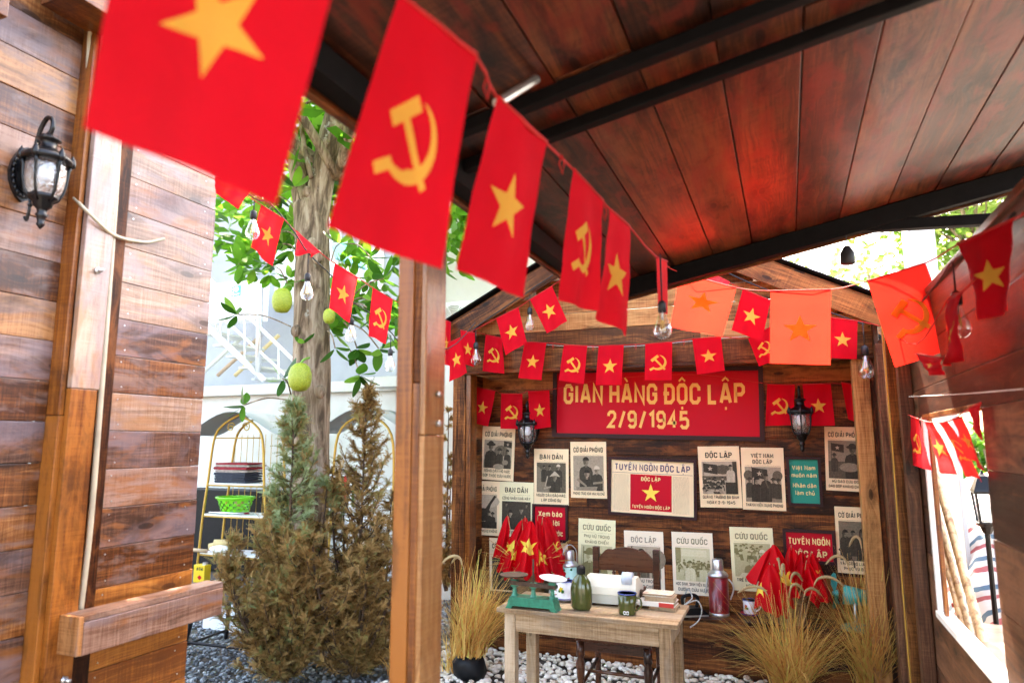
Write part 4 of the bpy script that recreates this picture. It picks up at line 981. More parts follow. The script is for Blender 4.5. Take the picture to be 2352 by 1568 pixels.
NEAR = 'flags strung under the canopy'
flag(dcorn([(330, -396), (816, -205), (632, 470), (188, 290)], [.64, .70, .72, .66]), 'star', 'huge blurred red flag with yellow star nearest the camera', NEAR, .009, 1, .28)
flag(dcorn([(915, -12), (1092, 130), (1010, 620), (745, 525)], [.95, 1.02, 1.04, .96]), 'hammer', 'large blurred hammer and sickle flag left of the canopy eave', NEAR, .013, size=.27)
flag(dcorn([(1140, 222), (1253, 328), (1205, 685), (1045, 620)], [1.26, 1.36, 1.38, 1.28]), 'star', 'blurred star flag hanging third along the canopy string', NEAR, .013, size=.30)
flag(dcorn([(1315, 388), (1383, 462), (1368, 715), (1280, 690)], [1.7, 1.8, 1.8, 1.72]), 'hammer', 'narrow hammer and sickle flag turned edgeways, fourth along the canopy string', NEAR, .012, size=.30)
flag(dcorn([(1398, 480), (1445, 520), (1442, 772), (1370, 730)], [1.82, 1.9, 1.9, 1.82]), 'star', 'narrow pinkish star flag hanging in front of the gable', NEAR, .012, size=.31)
flag(dcorn([(1507, 590), (1532, 600), (1530, 722), (1508, 716)], [2.2, 2.4, 2.42, 2.2]), None, 'flag seen edge-on as a pale strip above a bare bulb', NEAR, .004, cloth_m=REDTHIN)
FE = 3.80
flag([ony(*p, y) for p, y in zip([(1562, 626), (1691, 661), (1659, 773), (1539, 750)], [FE, FE, FE + .16, FE + .16])], 'star', 'glowing orange star flag tilted left of the upright one', NEAR, .010, size=.29, centre=.42, cloth_m=REDTHIN)
flag([ony(*p, y) for p, y in zip([(1770, 668), (1908, 665), (1908, 838), (1768, 834)], [FE, FE, FE + .06, FE + .06])], 'star', 'glowing orange star flag hanging square beside the right lantern', NEAR, .008, size=.29, cloth_m=REDTHIN)
flag([ony(*p, y) for p, y in zip([(1992, 645), (2126, 604), (2199, 799), (2056, 844)], [3.50, 3.42, 3.20, 3.40])], 'hammer', 'glowing orange hammer and sickle flag slanting over the right wall', NEAR, .008, size=.29, cloth_m=REDTHIN)
flag([onx(*p, x) for p, x in zip([(2202, 560), (2331, 503), (2329, 712), (2255, 737)], [.50, .53, .53, .50])], 'star', 'deep red star flag at the right edge below the roof', NEAR, .016, size=.3)
SA = [(800, -120, .72), (915, -12, .95), (1092, 130, 1.02), (1140, 222, 1.26), (1253, 328, 1.36), (1315, 388, 1.7), (1383, 462, 1.8), (1398, 478, 1.82), (1445, 520, 1.9), (1507, 590, 2.2), (1562, 626, 2.3), (1691, 661, 2.3), (1770, 668, 2.3), (1908, 665, 2.3), (1992, 645, 2.1), (2126, 604, 2.08), (2202, 560, 1.9), (2331, 503, 1.85), (2350, 488, 1.8)]
SP = [at(*q) for q in SA[:10]] + [ony(1562, 626, FE), ony(1691, 661, FE), ony(1770, 668, FE), ony(1908, 665, FE), ony(1992, 645, 3.5), ony(2126, 604, 3.42), onx(2202, 560, .50), onx(2331, 503, .53), onx(2350, 488, .54)]
line('bunting_string', SP, .003, STRING, 'thick red string crossing the view under the canopy roof', 'string', 3, [at(1118, 175, 1.15), at(1290, 356, 1.5), at(1388, 470, 1.8)])
TREEF = 'flags strung past the tree'
flag(dcorn([(497, 400), (592, 418), (548, 482), (494, 442)], 3.0), None, 'folded orange flag scrap at the end of the plank panel', TREEF, .02, cloth_m=REDTHIN)
flag(dcorn([(598, 471), (651, 504), (623, 611), (576, 568)], [3.35, 3.45, 3.45, 3.35]), 'star', 'sunlit pale star flag left of the tree trunk', TREEF, .02, size=.31, cloth_m=REDTHIN)
flag(dcorn([(678, 531), (733, 580), (716, 590), (680, 583)], [3.7, 3.8, 3.7, 3.6]), None, 'crumpled red flag folded over its string before the trunk', TREEF, .02)
flag(dcorn([(768, 605), (821, 638), (803, 741), (756, 708)], [3.95, 4.05, 4.05, 3.95]), 'star', 'star flag hanging right of the trunk over small jackfruit', TREEF, .015, size=.31)
flag(dcorn([(855, 661), (901, 688), (887, 790), (847, 772)], [4.3, 4.4, 4.4, 4.3]), 'hammer', 'hammer and sickle flag hanging left of the orange post', TREEF, .015, size=.31)
line('bunting_string', [at(*q) for q in [(480, 395, 2.9), (598, 470, 3.35), (651, 503, 3.45), (678, 530, 3.7), (733, 578, 3.8), (768, 604, 3.95), (821, 637, 4.05), (855, 660, 4.3), (901, 687, 4.4), (960, 720, 4.7), (1025, 748, 5.3)]], .0025, STRING, 'thin red string of flags running past the tree', 'string', 4)
GAB = 'flags along the left gable slope'
BEAMF = 'flags across the gable beam'
UNDER = 'flags under the gable beam'
def vf(pts, y, kind, label, group, amp=.008, **k):
    y = y if isinstance(y, (list, tuple)) else [y] * 4
    return flag([ony(p[0], p[1], q) for p, q in zip(pts, y)], kind, label, group, amp, **k)
vf([(1018, 733), (1036, 740), (1033, 840), (1016, 836)], 4.9, 'star', 'sliver of red flag just right of the orange post', GAB, .004)
vf([(1032, 786), (1057, 775), (1074, 856), (1032, 877)], [4.82, 4.82, 4.82, 4.82], 'star', 'star flag lowest at the left corner of the booth roof', GAB, .008, size=.31)
vf([(1058, 758), (1091, 765), (1090, 843), (1060, 834)], 4.9, 'star', 'star flag turned sideways beside the leftmost gable bulb', GAB, .008, size=.31)
vf([(1140, 731), (1191, 706), (1210, 787), (1161, 816)], 4.86, 'star', 'star flag halfway up the left gable slope', GAB, .006, size=.31)
vf([(1217, 688), (1268, 657), (1303, 737), (1257, 766)], 4.86, 'star', 'star flag highest on the left gable slope', GAB, .008, size=.31)
line('bunting_string', [ony(*q, 4.86) for q in [(1020, 790), (1032, 786), (1057, 775), (1140, 731), (1191, 706), (1217, 688), (1268, 657), (1330, 610)]], .0025, STRING, 'red string climbing along the left gable slope', 'string', 4)
for pts, kd, lb in (([(1116, 768), (1153, 776), (1159, 858), (1108, 852)], 'hammer', 'hammer and sickle flag at the left end of the gable beam'),
    ([(1205, 785), (1255, 787), (1244, 873), (1191, 868)], 'star', 'star flag on the gable beam left of the signboard'),
    ([(1295, 793), (1349, 794), (1341, 882), (1283, 873)], 'hammer', 'hammer and sickle flag over the left end of the signboard'),
    ([(1375, 794), (1433, 792), (1428, 884), (1368, 884)], 'star', 'star flag over the signboard between two hammer flags'),
    ([(1482, 790), (1544, 785), (1543, 873), (1481, 873)], 'hammer', 'hammer and sickle flag over the middle of the signboard'),
    ([(1590, 778), (1656, 773), (1665, 851), (1601, 860)], 'star', 'star flag over the right half of the signboard'),
    ([(1718, 777), (1780, 745), (1778, 830), (1743, 841)], 'hammer', 'hammer and sickle flag half hidden behind an orange flag')):
    vf(pts, 5.08, kd, lb, BEAMF, .006, size=.30)
line('bunting_string', [ony(*q, 5.08) for q in [(1060, 758), (1116, 768), (1153, 776), (1205, 785), (1255, 787), (1349, 794), (1433, 792), (1544, 785), (1590, 778), (1656, 773), (1718, 777), (1780, 745), (1860, 722)]], .0025, STRING, 'red string sagging across the front of the gable', 'string', 4, [ony(x, y, 5.06) for x, y in ((1270, 790), (1362, 793), (1460, 790), (1570, 780))])
line('steel_wire', [ony(*q, 5.12) for q in [(1060, 757), (1240, 790), (1420, 796), (1600, 782), (1790, 764), (1975, 740)]], .0018, ALU, 'thin bright wire behind the beam flags', 'wire', 4)
vf([(1900, 728), (1970, 737), (1968, 825), (1904, 822)], 4.86, 'star', 'star flag at the lower right gable slope beside a bulb', 'flags along the right gable slope', .006, size=.31)
vf([(1706, 664), (1770, 690), (1750, 784), (1680, 758)], 4.86, 'star', 'small tilted star flag between two orange flags', 'flags along the right gable slope', .006, size=.31)
vf([(1470, 637), (1548, 617), (1532, 655), (1503, 660)], [4.7, 4.7, 4.5, 4.5], None, 'red flag corner peeping under the canopy edge by the gable', 'flags along the right gable slope', .01)
vf([(1607, 615), (1676, 648), (1668, 662), (1612, 640)], [4.7, 4.7, 4.6, 4.6], None, 'strip of orange flag behind the tilted orange star flag', 'flags along the right gable slope', .006)
line('bunting_string', [ony(*q, 4.86) for q in [(1590, 606), (1706, 664), (1770, 690), (1840, 712), (1900, 728), (1970, 737), (2020, 748)]], .0025, STRING, 'red string following the right gable slope', 'string', 4)
for pts, kd, lb in (([(1094, 889), (1138, 898), (1122, 979), (1081, 970)], 'star', 'star flag nearest the left post under the beam'),
    ([(1151, 904), (1200, 904), (1200, 985), (1150, 984)], 'hammer', 'hammer and sickle flag left of the left lantern under the beam'),
    ([(1213, 898), (1262, 896), (1265, 980), (1219, 987)], 'star', 'star flag between the left lantern and the signboard'),
    ([(1762, 882), (1826, 884), (1822, 976), (1758, 978)], 'hammer', 'hammer and sickle flag between signboard and right lantern'),
    ([(1843, 883), (1908, 881), (1918, 977), (1853, 978)], 'star', 'star flag right of the right lantern under the beam'),
    ([(1932, 878), (1982, 885), (1980, 975), (1948, 962)], None, 'dim red flag behind the right post')):
    vf(pts, 5.5, kd, lb, UNDER, .008, size=.29)
line('bunting_string', [ony(*q, 5.5) for q in [(1085, 885), (1094, 888), (1138, 897), (1151, 903), (1200, 903), (1213, 897), (1262, 895), (1400, 870), (1600, 860), (1762, 881), (1826, 883), (1843, 882), (1908, 880), (1982, 884)]], .0022, STRING, 'red string behind the beam above posters', 'string', 4)
WINF = 'flags across the window'
def xf(pts, x, kind, label, group, amp=.008, **k):
    return flag([onx(p[0], p[1], x) for p in pts], kind, label, group, amp, **k)
xf([(2094, 956), (2112, 962), (2143, 1080), (2086, 1065)], RX - .03, 'hammer', 'hammer and sickle flag at the left end of the window', WINF, .01, size=.30)
xf([(2124, 968), (2143, 970), (2207, 1091), (2165, 1087)], RX - .03, 'star', 'slanting star flag second across the window', WINF, .01, size=.28, cloth_m=REDTHIN)
xf([(2158, 970), (2178, 968), (2263, 1106), (2229, 1093)], RX - .025, 'hammer', 'slanting hammer and sickle flag in the middle of the window', WINF, .01, size=.28, cloth_m=REDTHIN)
xf([(2189, 963), (2212, 957), (2267, 1083), (2226, 1052)], RX - .035, 'star', 'slanting star flag fourth across the window', WINF, .01, size=.28, cloth_m=REDTHIN)
xf([(2226, 937), (2253, 926), (2258, 1013), (2228, 966)], RX - .03, None, 'plain red flag corner at the right end of the window', WINF, .006)
line('bunting_string', [onx(*q, RX - .03) for q in [(2080, 950), (2094, 955), (2124, 967), (2158, 970), (2189, 963), (2226, 937), (2253, 924)]], .0025, STRING, 'red string tied across the window opening', 'string', 4)
xf([(2177, 690), (2210, 672), (2213, 829), (2167, 842)], RX - .10, 'star', 'shiny red flag hanging before the upper right wall', 'flags by the right wall', .02, size=.3)
xf([(2106, 812), (2167, 822), (2169, 861), (2128, 861)], RX - .16, 'star', 'red flag bottom showing below the slanting orange flag', 'flags by the right wall', .015, size=.3)
line('bunting_string', [onx(*q, RX - .12) for q in [(2040, 760), (2106, 790), (2177, 688), (2210, 670), (2240, 640)]], .0025, STRING, 'short red string against the upper right wall', 'string', 4)

# ================================================================ WALL LANTERNS
def lantern(loc, rz, H, label, group='black wall lanterns', turned=1):
    """hangs on a wall: local -Y points away from the wall, z = 0 at the centre of the back plate"""
    r = thing('wall_lantern', loc, label, 'lantern', group, rz, H)
    m = MB(); P = []
    for k in range(16):
        a = 2 * math.pi * k / 16; rr = 1 + .05 * math.cos(4 * a); P.append((.105 * rr * math.cos(a), .205 * rr * math.sin(a)))
    m.prism(P, (1, 0, 0), (0, 0, 1), (0, -1, 0), (0, 0, 0), .03); m.prism([(x * .72, z * .72) for x, z in P], (1, 0, 0), (0, 0, 1), (0, -1, 0), (0, -.03, 0), .022); m.prism([(x * .35, z * .5) for x, z in P], (1, 0, 0), (0, 0, 1), (0, -1, 0), (0, -.052, 0), .03)
    m.build('back_plate', BLACKM, r)
    m = MB()
    for k in range(24):
        a = 2 * math.pi * k / 24; m.ellipsoid((.088 * math.cos(a), -.033, .172 * math.sin(a)), (.013, .012, .02), 6, 4)
    o = m.build('scroll_relief', BLACKM, r, None, True)
    y = -.26
    m = MB(); m.tube(curve([(0, -.06, .02), (0, -.10, .14), (0, -.15, .33), (0, -.21, .41), (0, -.27, .395), (0, -.285, .33), (0, y, .27)], 6), .0165, 8)
    m.tube(curve([(0, -.10, .14), (0, -.16, .24), (0, -.20, .28), (0, -.205, .24)], 5), .009, 6); m.ellipsoid((0, -.205, .265), (.026, .026, .03), 10, 8); m.build('arm', BLACKM, r, None, True)
    m = MB(); m.tube(curve([(0, -.05, -.02), (0, -.10, -.13), (0, -.12, -.26), (0, -.10, -.36), (0, -.075, -.335)], 6), .011, 8); m.ellipsoid((0, -.105, -.10), (.02, .02, .02)); m.ellipsoid((0, -.122, -.25), (.018, .018, .018)); m.build('lower_scroll', BLACKM, r, None, True)
    m = MB(); m.lathe([(0, .30), (.02, .29), (.022, .262), (.052, .25), (.082, .232), (.06, .222), (.05, .20), (.056, .165), (.075, .145), (.105, .13), (.15, .105), (.168, .085), (.165, .06), (.14, .052), (.0, .052)], (0, y, 0), 12)
    cap = m.build('cap', BLACKM, r, None, True)
    m = MB()
    for k in range(6):
        a = 2 * math.pi * (k + .5) / 6; m.lathe([(0, .15), (.02, .11), (.026, .075), (.018, .05), (0, .045)], (.158 * math.cos(a), y + .158 * math.sin(a), 0), 6)
    o = m.build('cap_finials', BLACKM, cap, WM[r], True)
    m = MB(); m.lathe([(.128, .05), (.132, 0), (.13, -.08), (.115, -.16), (.085, -.215), (.06, -.235)], (0, y, 0), 18); m.build('glass', LGLASS, r, None, True)
    m = MB(); m.lathe([(.02, .04), (.05, .0), (.052, -.06), (.03, -.1), (0, -.1)], (0, y, 0), 12); m.build('bulb', ENAMEL, r, None, True)
    for k in range(6):
        a = 2 * math.pi * (k + .5) / 6; c_, s_ = math.cos(a), math.sin(a)
        m = MB(); m.tube([(q * c_, y + q * s_, zq) for q, zq in ((.150, .06), (.140, .02), (.136, -.08), (.120, -.165), (.09, -.222), (.06, -.24))], [.016, .013, .008, .008, .012, .014], 6); m.build('rib', BLACKM, r, None, True)
    m = MB(); m.lathe([(.0, -.205), (.102, -.20), (.095, -.225), (.066, -.25), (.062, -.28), (.036, -.30), (.03, -.33), (.042, -.345), (.03, -.365), (.022, -.40), (.03, -.415), (.012, -.44), (0, -.455)], (0, y, 0), 12); m.build('finial', BLACKM, r, None, True)
    return r
p = onx(52, 402, LW); lantern((LW, p.y, p.z), R(90), .49, 'ornate black lantern on the left pine wall', turned=1)
p = ony(1225, 985, BW); lantern((p.x, BW, p.z - .0), 0, .56, 'black lantern over the left posters between two flags')
p = ony(1838, 960, BW); lantern((p.x, BW, p.z), 0, .56, 'black lantern over the green framed sign')

# ================================================================ STRING LIGHTS
def bulb(top, L, label, group='clear edison bulbs', drop=.0, lit=False):
    """hangs from the point top: short cord, socket, glass, filament"""
    r = thing('light_bulb', top, label, 'bulb', group)
    z = -drop; s = L
    m = MB()
    if drop: m.tube([(0, 0, 0), (0, 0, -drop)], .003, 6)
    m.lathe([(0, z), (.05 * s, z - .01 * s), (.09 * s, z - .06 * s), (.105 * s, z - .10 * s), (.105 * s, z - .29 * s), (.088 * s, z - .30 * s), (0, z - .30 * s)], (0, 0, 0), 12)
    m.build('socket', RUBBER, r, None, True)
    m = MB(); m.lathe([(.075 * s, z - .30 * s), (.09 * s, z - .36 * s), (.15 * s, z - .52 * s), (.215 * s, z - .70 * s), (.225 * s, z - .80 * s), (.19 * s, z - .91 * s), (.10 * s, z - .98 * s), (0, z - s)], (0, 0, 0), 16); m.build('glass', GLASS, r, None, True)
    m = MB(); m.tube([(0, 0, z - .3 * s), (0, 0, z - .5 * s)], .03 * s, 8)
    m.build('stem', ENAMEL, r, None, True)
    m = MB()
    for k in range(4):
        a = math.pi * k / 2 + .4; m.tube([(.03 * s * math.cos(a), .03 * s * math.sin(a), z - .5 * s), (.06 * s * math.cos(a), .06 * s * math.sin(a), z - .76 * s)], .011 * s, 5)
    m.build('filament', FILAMENT, r)
    return r
for px, py, d, L, lb, dr in ((583, 482, 3.3, .155, 'bulb beside the sunlit pale flag', .05), (707, 626, 3.7, .158, 'bulb hanging in front of the tree trunk', .11), (807, 728, 4.15, .158, 'bulb below the star flag right of the trunk', .03), (897, 800, 4.5, .158, 'bulb beside the orange post below hammer flag', .09)):
    p = at(px, py, d); bulb(p + V(0, 0, dr), L, lb, drop=dr)
line('light_cable', [at(*q) for q in [(480, 380, 2.9), (583, 455, 3.3), (621, 468, 3.4), (675, 531, 3.6), (707, 580, 3.7), (763, 635, 3.95), (807, 690, 4.15), (848, 718, 4.3), (897, 762, 4.5), (930, 790, 4.6), (1030, 800, 5.2), (1092, 740, 5.35)]], .004, RUBBER, 'black light cable sagging past the tree', 'cable', 4)
for px, py, y, L, lb, dr in ((1217, 705, 4.9, .19, 'bulb on the left gable slope between two star flags', .10), (1093, 785, 4.9, .19, 'bulb lowest on the left gable slope', .10), (1985, 792, 4.9, .22, 'bulb at the right end of the gable beside post', .15)):
    p = ony(px, py, y); bulb(p + V(0, 0, dr), L, lb, drop=dr)
line('light_cable', [ony(*q, 4.935) for q in [(1045, 795), (1093, 752), (1150, 712), (1217, 667), (1290, 618), (1340, 585)]], .005, RUBBER, 'black light cable along the left barge board', 'cable', 4)
line('light_cable', [ony(*q, 4.935) for q in [(1600, 590), (1700, 640), (1800, 680), (1900, 715), (1985, 745)]], .005, RUBBER, 'black light cable along the right barge board', 'cable', 4)
p = at(1520, 690, 2.2); bulb(p + V(0, 0, .16), .13, 'large bare bulb below the pale edge-on flag', drop=.16)
p = ony(1945, 568, CY1 - .05); r_ = thing('lamp_socket', p + V(0, 0, .12), 'empty black lamp socket hanging against the white sky', 'socket')
m = MB(); m.tube([(0, 0, .06), (0, 0, -.12)], .003, 6); m.build('cord', RUBBER, r_); m = MB(); m.lathe([(0, -.11), (.015, -.115), (.034, -.15), (.034, -.20), (.03, -.205), (0, -.205)], n=12); m.build('socket', RUBBER, r_, None, True)
p = onx(2155, 800, RX - .12); r_ = bulb(onx(2188, 600, RX - .06), .16, 'clear bulb hanging before the upper right wall', drop=.10)
line('light_cable', [onx(2330, 490, RX - .05), onx(2255, 560, RX - .05), onx(2188, 600, RX - .06), onx(2160, 640, RX - .04), onx(2120, 690, RX - .04)], .005, RUBBER, 'black light cable looped along the top of right wall', 'cable', 5)

# ================================================================ WHITE BUILDING BEHIND
BY = 7.5
bld = thing('white_building', (-5.5, BY, 0), 'white plastered building with a ledge and terrace behind the tree', 'building')
zl_ = ony(700, 884, BY).z
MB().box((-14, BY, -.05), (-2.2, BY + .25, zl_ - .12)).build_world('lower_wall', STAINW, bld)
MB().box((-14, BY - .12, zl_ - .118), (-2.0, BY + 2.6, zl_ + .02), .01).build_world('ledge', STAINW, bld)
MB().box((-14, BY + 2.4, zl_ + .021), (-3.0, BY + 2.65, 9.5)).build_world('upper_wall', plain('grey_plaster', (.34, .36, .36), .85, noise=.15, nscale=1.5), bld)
xr = ony(1040, 1000, 6.9).x
MB().box((xr - .42, 6.75, -.05), (xr + .25, 7.2, 2.3)).build_world('pillar', STAINW, bld)
MB().box((xr - 1.2, 6.9, 2.301), (xr + 3.0, 7.3, 2.42)).build_world('canopy_slab', WHITEW, bld)
MB().box((xr - .6, 7.6, 2.42), (xr + 1.55, 7.9, 6.5)).build_world('wing_wall', WHITEW, bld)
for (x0, y0, x1, y1) in ((486, 640, 500, 700),): pass
p0, p1 = ony(640, 500, BY + 2.38), ony(668, 700, BY + 2.38)
for k in range(3):
    wn_ = MB().box((p0.x + k * .9, BY + 2.36, p1.z), (p0.x + k * .9 + .55, BY + 2.395, p0.z), .004).build_world('window', GREYP, bld)
    for j in range(4): MB().box((p0.x + k * .9 + .06 + j * .125, BY + 2.34, p1.z + .05), (p0.x + k * .9 + .12 + j * .125, BY + 2.362, p0.z - .05)).build_world('window_bar', WHITEM, wn_)
a, b = ony(760, 565, BY + .9), ony(845, 625, BY + .9)
m = MB(); c_ = [ony(762, 562, BY + 1.6), ony(790, 556, BY + 1.6), ony(845, 618, BY + .9), ony(840, 628, BY + .9), ony(770, 592, BY + .9)]
m.add([c_[0], c_[1], c_[2], c_[4]], [(0, 1, 2, 3)]); m.add([q + V(0, 0, -.03) for q in (c_[0], c_[1], c_[2], c_[4])], [(3, 2, 1, 0)]); m.build_world('awning', AQUA, bld)
m = MB(); m.tube(curve([ony(588, 500, BY + 2.3), ony(586, 640, BY + 2.3), ony(592, 700, BY + 2.3)]), .03, 8); m.build_world('drain_pipe', WHITEM, bld, True)
# white metal stair on the terrace
SYp = BY + .55
stair = thing('outdoor_stair', ony(560, 868, SYp), 'white painted metal stair with slanting railings on the terrace', 'stair')
def spt(x, y): return ony(x, y, SYp)
for (a, b, r_, nm) in (((468, 628), (700, 852), .028, 'handrail'), ((468, 690), (668, 872), .022, 'mid_rail'), ((468, 742), (606, 872), .045, 'stringer')):
    m = MB(); m.tube([spt(*a), spt(*b)], r_, 6); m.build_world(nm, WHITEM, stair, True)
for x in (496, 507, 525, 562, 596, 640):
    yt = 628 + (x - 468) * .965; yb = min(870, 742 + (x - 468) * .942)
    m = MB(); m.tube([spt(x, yt), spt(x, yb)], .014, 6); m.build_world('baluster', WHITEM, stair, True)
m = MB(); m.tube([spt(598, 655), spt(592, 872)], .045, 8); m.build_world('post', ALU, stair, True)
for k in range(5):
    q = spt(470 + k * 30, 764 + k * 26); MB().box((q.x - .15, SYp + .05, q.z - .02), (q.x + .25, SYp + .75, q.z + .01)).build_world('tread', GREYP, stair)
for k, (px, py) in enumerate(((520, 800), (560, 790), (600, 800))):
    a = ony(px - 60, 862, SYp + 1.2 + k * .05); b = ony(px + 40, 770, SYp + 1.2 + k * .05); m = MB(); m.tube([a, b], .035, 8)
    tag(m.build_world('rolled_sheet', (GREYP, SPATUL, CREAMCL)[k], None, True), ('grey', 'brown', 'cream')[k] + ' rolled sheet leaning behind the white stair', 'roll')
def ac_unit(x0, x1, z0, z1, y, label, lab_m, txt, lpos, fan, dpt=.3):
    r = thing('air_conditioner', ((x0 + x1) / 2, y, z0), label, 'air conditioner'); W, H = x1 - x0, z1 - z0
    MB().box((x0, y, z0), (x1, y + dpt, z1), .012).build_world('casing', WHITEM, r)
    if fan:
        c = V(x0 + H * .50, y - .004, z0 + H * .48); m = MB()
        m.add([c + V(H * .42 * math.cos(k * .2618), 0, H * .42 * math.sin(k * .2618)) for k in range(24)], [tuple(range(24))]); m.build_world('fan_opening', GREYP, r)
        m = MB()
        for rr in (.06, .11, .16, .21, .26, .31, .36, .41): m.tube([c + V(H * rr * math.cos(k * .2618), -.014, H * rr * math.sin(k * .2618)) for k in range(25)], .006, 5)
        for k in range(6): m.tube([c + V(0, -.016, 0), c + V(H * .42 * math.cos(k * 1.047), -.016, H * .42 * math.sin(k * 1.047))], .005, 5)
        m.lathe([(0, 0), (H * .10, 0), (H * .10, .01), (0, .012)], (0, 0, 0), 14) if False else None
        m.build_world('fan_guard', WHITEM, r, True)
    else:
        m = MB(); gx0, gx1 = x0 + .03, x0 + W * .55
        for k in range(12): m.box((gx0, y - .012, z0 + H * (.1 + k * .068)), (gx1, y - .004, z0 + H * (.1 + k * .068) + H * .025))
        for k in range(9): m.box((gx0 + (gx1 - gx0) * k / 8, y - .016, z0 + H * .08), (gx0 + (gx1 - gx0) * k / 8 + .012, y - .0125, z0 + H * .92))
        MB().box((gx0, y - .003, z0 + H * .08), (gx1, y - .001, z0 + H * .92)).build_world('grille_opening', GREYP, r)
        m.build_world('grille', WHITEM, r)
    lx, lz, lw_, lh = lpos
    lb = MB().box((lx, y - .006, lz), (lx + lw_, y - .001, lz + lh)).build_world('label_plate', lab_m, r)
    lettering(lb, txt, V(lx + lw_ / 2, y - .007, lz + lh * .10), V(1, 0, 0), UP, V(0, -1, 0), lh * .26, lw_ * .86, WHITEL, .09)
    m = MB(); cx, cz = lx + lw_ / 2, lz + lh * .66
    if fan: m.add([V(cx - lw_ * .22, y - .0068, cz - lh * .14), V(cx + lw_ * .22, y - .0068, cz - lh * .14), V(cx, y - .0068, cz + lh * .2)], [(0, 1, 2)])
    else: m.add([V(cx + lw_ * .26 * math.cos(k * .4488), y - .0068, cz + lw_ * .26 * math.sin(k * .4488)) for k in range(14)], [tuple(range(14))])
    m.build_world('emblem', WHITEL, lb)
    return r
p, q = ony(470, 742, BY + 1.4), ony(592, 640, BY + 1.4); l0, l1 = ony(533, 681, BY + 1.4), ony(554, 655, BY + 1.4)
ac_unit(p.x, q.x, p.z, q.z, BY + 1.4, 'white air conditioner with teal label behind the stair railing', TEALL, 'Casper', (l0.x, l0.z, l1.x - l0.x, l1.z - l0.z), False)
p, q = ony(1008, 772, 6.6), ony(1146, 684, 6.6); l0, l1 = ony(1096, 704, 6.6), ony(1119, 689, 6.6)
ac_unit(p.x, q.x, p.z, q.z, 6.6, 'white air conditioner with round fan and blue label beside booth roof', BLUEL, 'HÒA PHÁT', (l0.x, l0.z, l1.x - l0.x, l1.z - l0.z), True)

# ================================================================ JACKFRUIT TREE
TY = 4.6
def tp(x, y, dy=0): return ony(x, y, TY + dy)
tree = thing('jackfruit_tree', V(tp(712, 1170).x, TY, 0), 'jackfruit tree with pale brown trunk, glossy leaves and green fruit', 'tree')
def limb(pts, name='limb', n=14, wob=.0):
    """pts: (px, py, width px, dy)"""
    P = [tp(p[0], p[1], p[3] if len(p) > 3 else 0) for p in pts]; rr = [p[2] / 2 * depth(q) / FPX for p, q in zip(pts, P)]
    C = curve(P, 6); Rr = []
    for i in range(len(P) - 1):
        for k in range(6): Rr.append(rr[i] + (rr[i + 1] - rr[i]) * k / 6)
    Rr.append(rr[-1])
    if wob: Rr = [q * (1 + random.uniform(-wob, wob)) for q in Rr]
    m = MB(); m.tube(C, Rr, n); return m.build_world(name, BARK, tree, True)
base = V(tp(712, 1170).x, TY, 0)
pts = [base + V(0, 0, 0), tp(712, 1170), tp(714, 1000), tp(716, 850), tp(716, 700), tp(718, 600), tp(716, 520), tp(712, 470)]
m = MB(); m.tube(curve(pts, 6), [r for w_ in zip((92, 82, 84, 86, 82, 80, 84), (82, 84, 86, 82, 80, 84, 78)) for r in [(w_[0] + (w_[1] - w_[0]) * k / 6) / 2 * 5.6 / FPX * (1 + random.uniform(-.02, .02)) for k in range(6)]] + [78 / 2 * 5.6 / FPX], 18); m.build_world('trunk', BARK, tree, True)
limb([(722, 520, 62), (742, 400, 58), (768, 290, 60), (800, 190, 62), (850, 60, 55), (880, -80, 45)], wob=.02)
limb([(706, 500, 60, .05), (688, 400, 48, .05), (672, 330, 38, .1), (640, 200, 32, .2)], wob=.02)
limb([(716, 410, 14, -.1), (700, 340, 12, -.12), (690, 270, 11, -.1)], 'branch', 8); limb([(780, 230, 20, -.1), (755, 180, 18, -.12), (745, 120, 16, -.1)], 'branch', 8)
limb([(752, 250, 12, -.15), (735, 225, 10, -.2), (700, 240, 7, -.2)], 'branch', 8)
for kx, ky, kr in ((716, 560, .05), (730, 590, .055), (745, 330, .05), (705, 440, .045), (680, 760, .05), (735, 900, .05)):
    q = tp(kx, ky, -.145 if ky > 480 else -.1); m = MB(); m.ellipsoid(q, (kr, .03, kr * 1.1), 10, 6); m.build_world('knot', BARK, tree, True)
# leaves: three shared meshes
def leaf_mesh(i):
    m = MB(); n = 6; m.tv = (.25, .5, .85)[i]
    for k in range(n + 1):
        t = k / n; w_ = .5 * math.sin(math.pi * min(1, t * .93 + .04)) ** .75 * .50; z = -.10 * t * t * (1 + .5 * i)
        m.add([(t, -w_, z + .05 * w_), (t, 0, z), (t, w_, z + .05 * w_)], [])
    m.f = [f for k in range(n) for f in ((k * 3, k * 3 + 3, k * 3 + 4, k * 3 + 1), (k * 3 + 1, k * 3 + 4, k * 3 + 5, k * 3 + 2))]
    return m.mesh('leaf', True)
LM = [leaf_mesh(i) for i in range(3)]
for me in LM: me.materials.append(LEAF)
rl = random.Random(11)
NLEAF = [0]; bulk = [False]
crown_big = MB()
def one_leaf(o, d, L, as_obj=True):
    d = d.normalized(); side = d.cross(V(rl.uniform(-.4, .4), rl.uniform(-.4, .4), 1)); side = side.normalized() if side.length > .01 else V(1, 0, 0)
    M = frame(o, d, side) @ Matrix.Scale(L, 4); me = LM[rl.choice((0, 1, 1, 2))]
    if NLEAF[0] < 295 and not bulk[0]:
        ob = bpy.data.objects.new('leaf', me); link(ob, 'leaf', crown_obj, None, M); NLEAF[0] += 1
    else:
        crown_big.tv = rl.choice((.2, .5, .5, .85)); crown_big.add([M @ v.co for v in me.vertices], [tuple(p.vertices) for p in me.polygons])
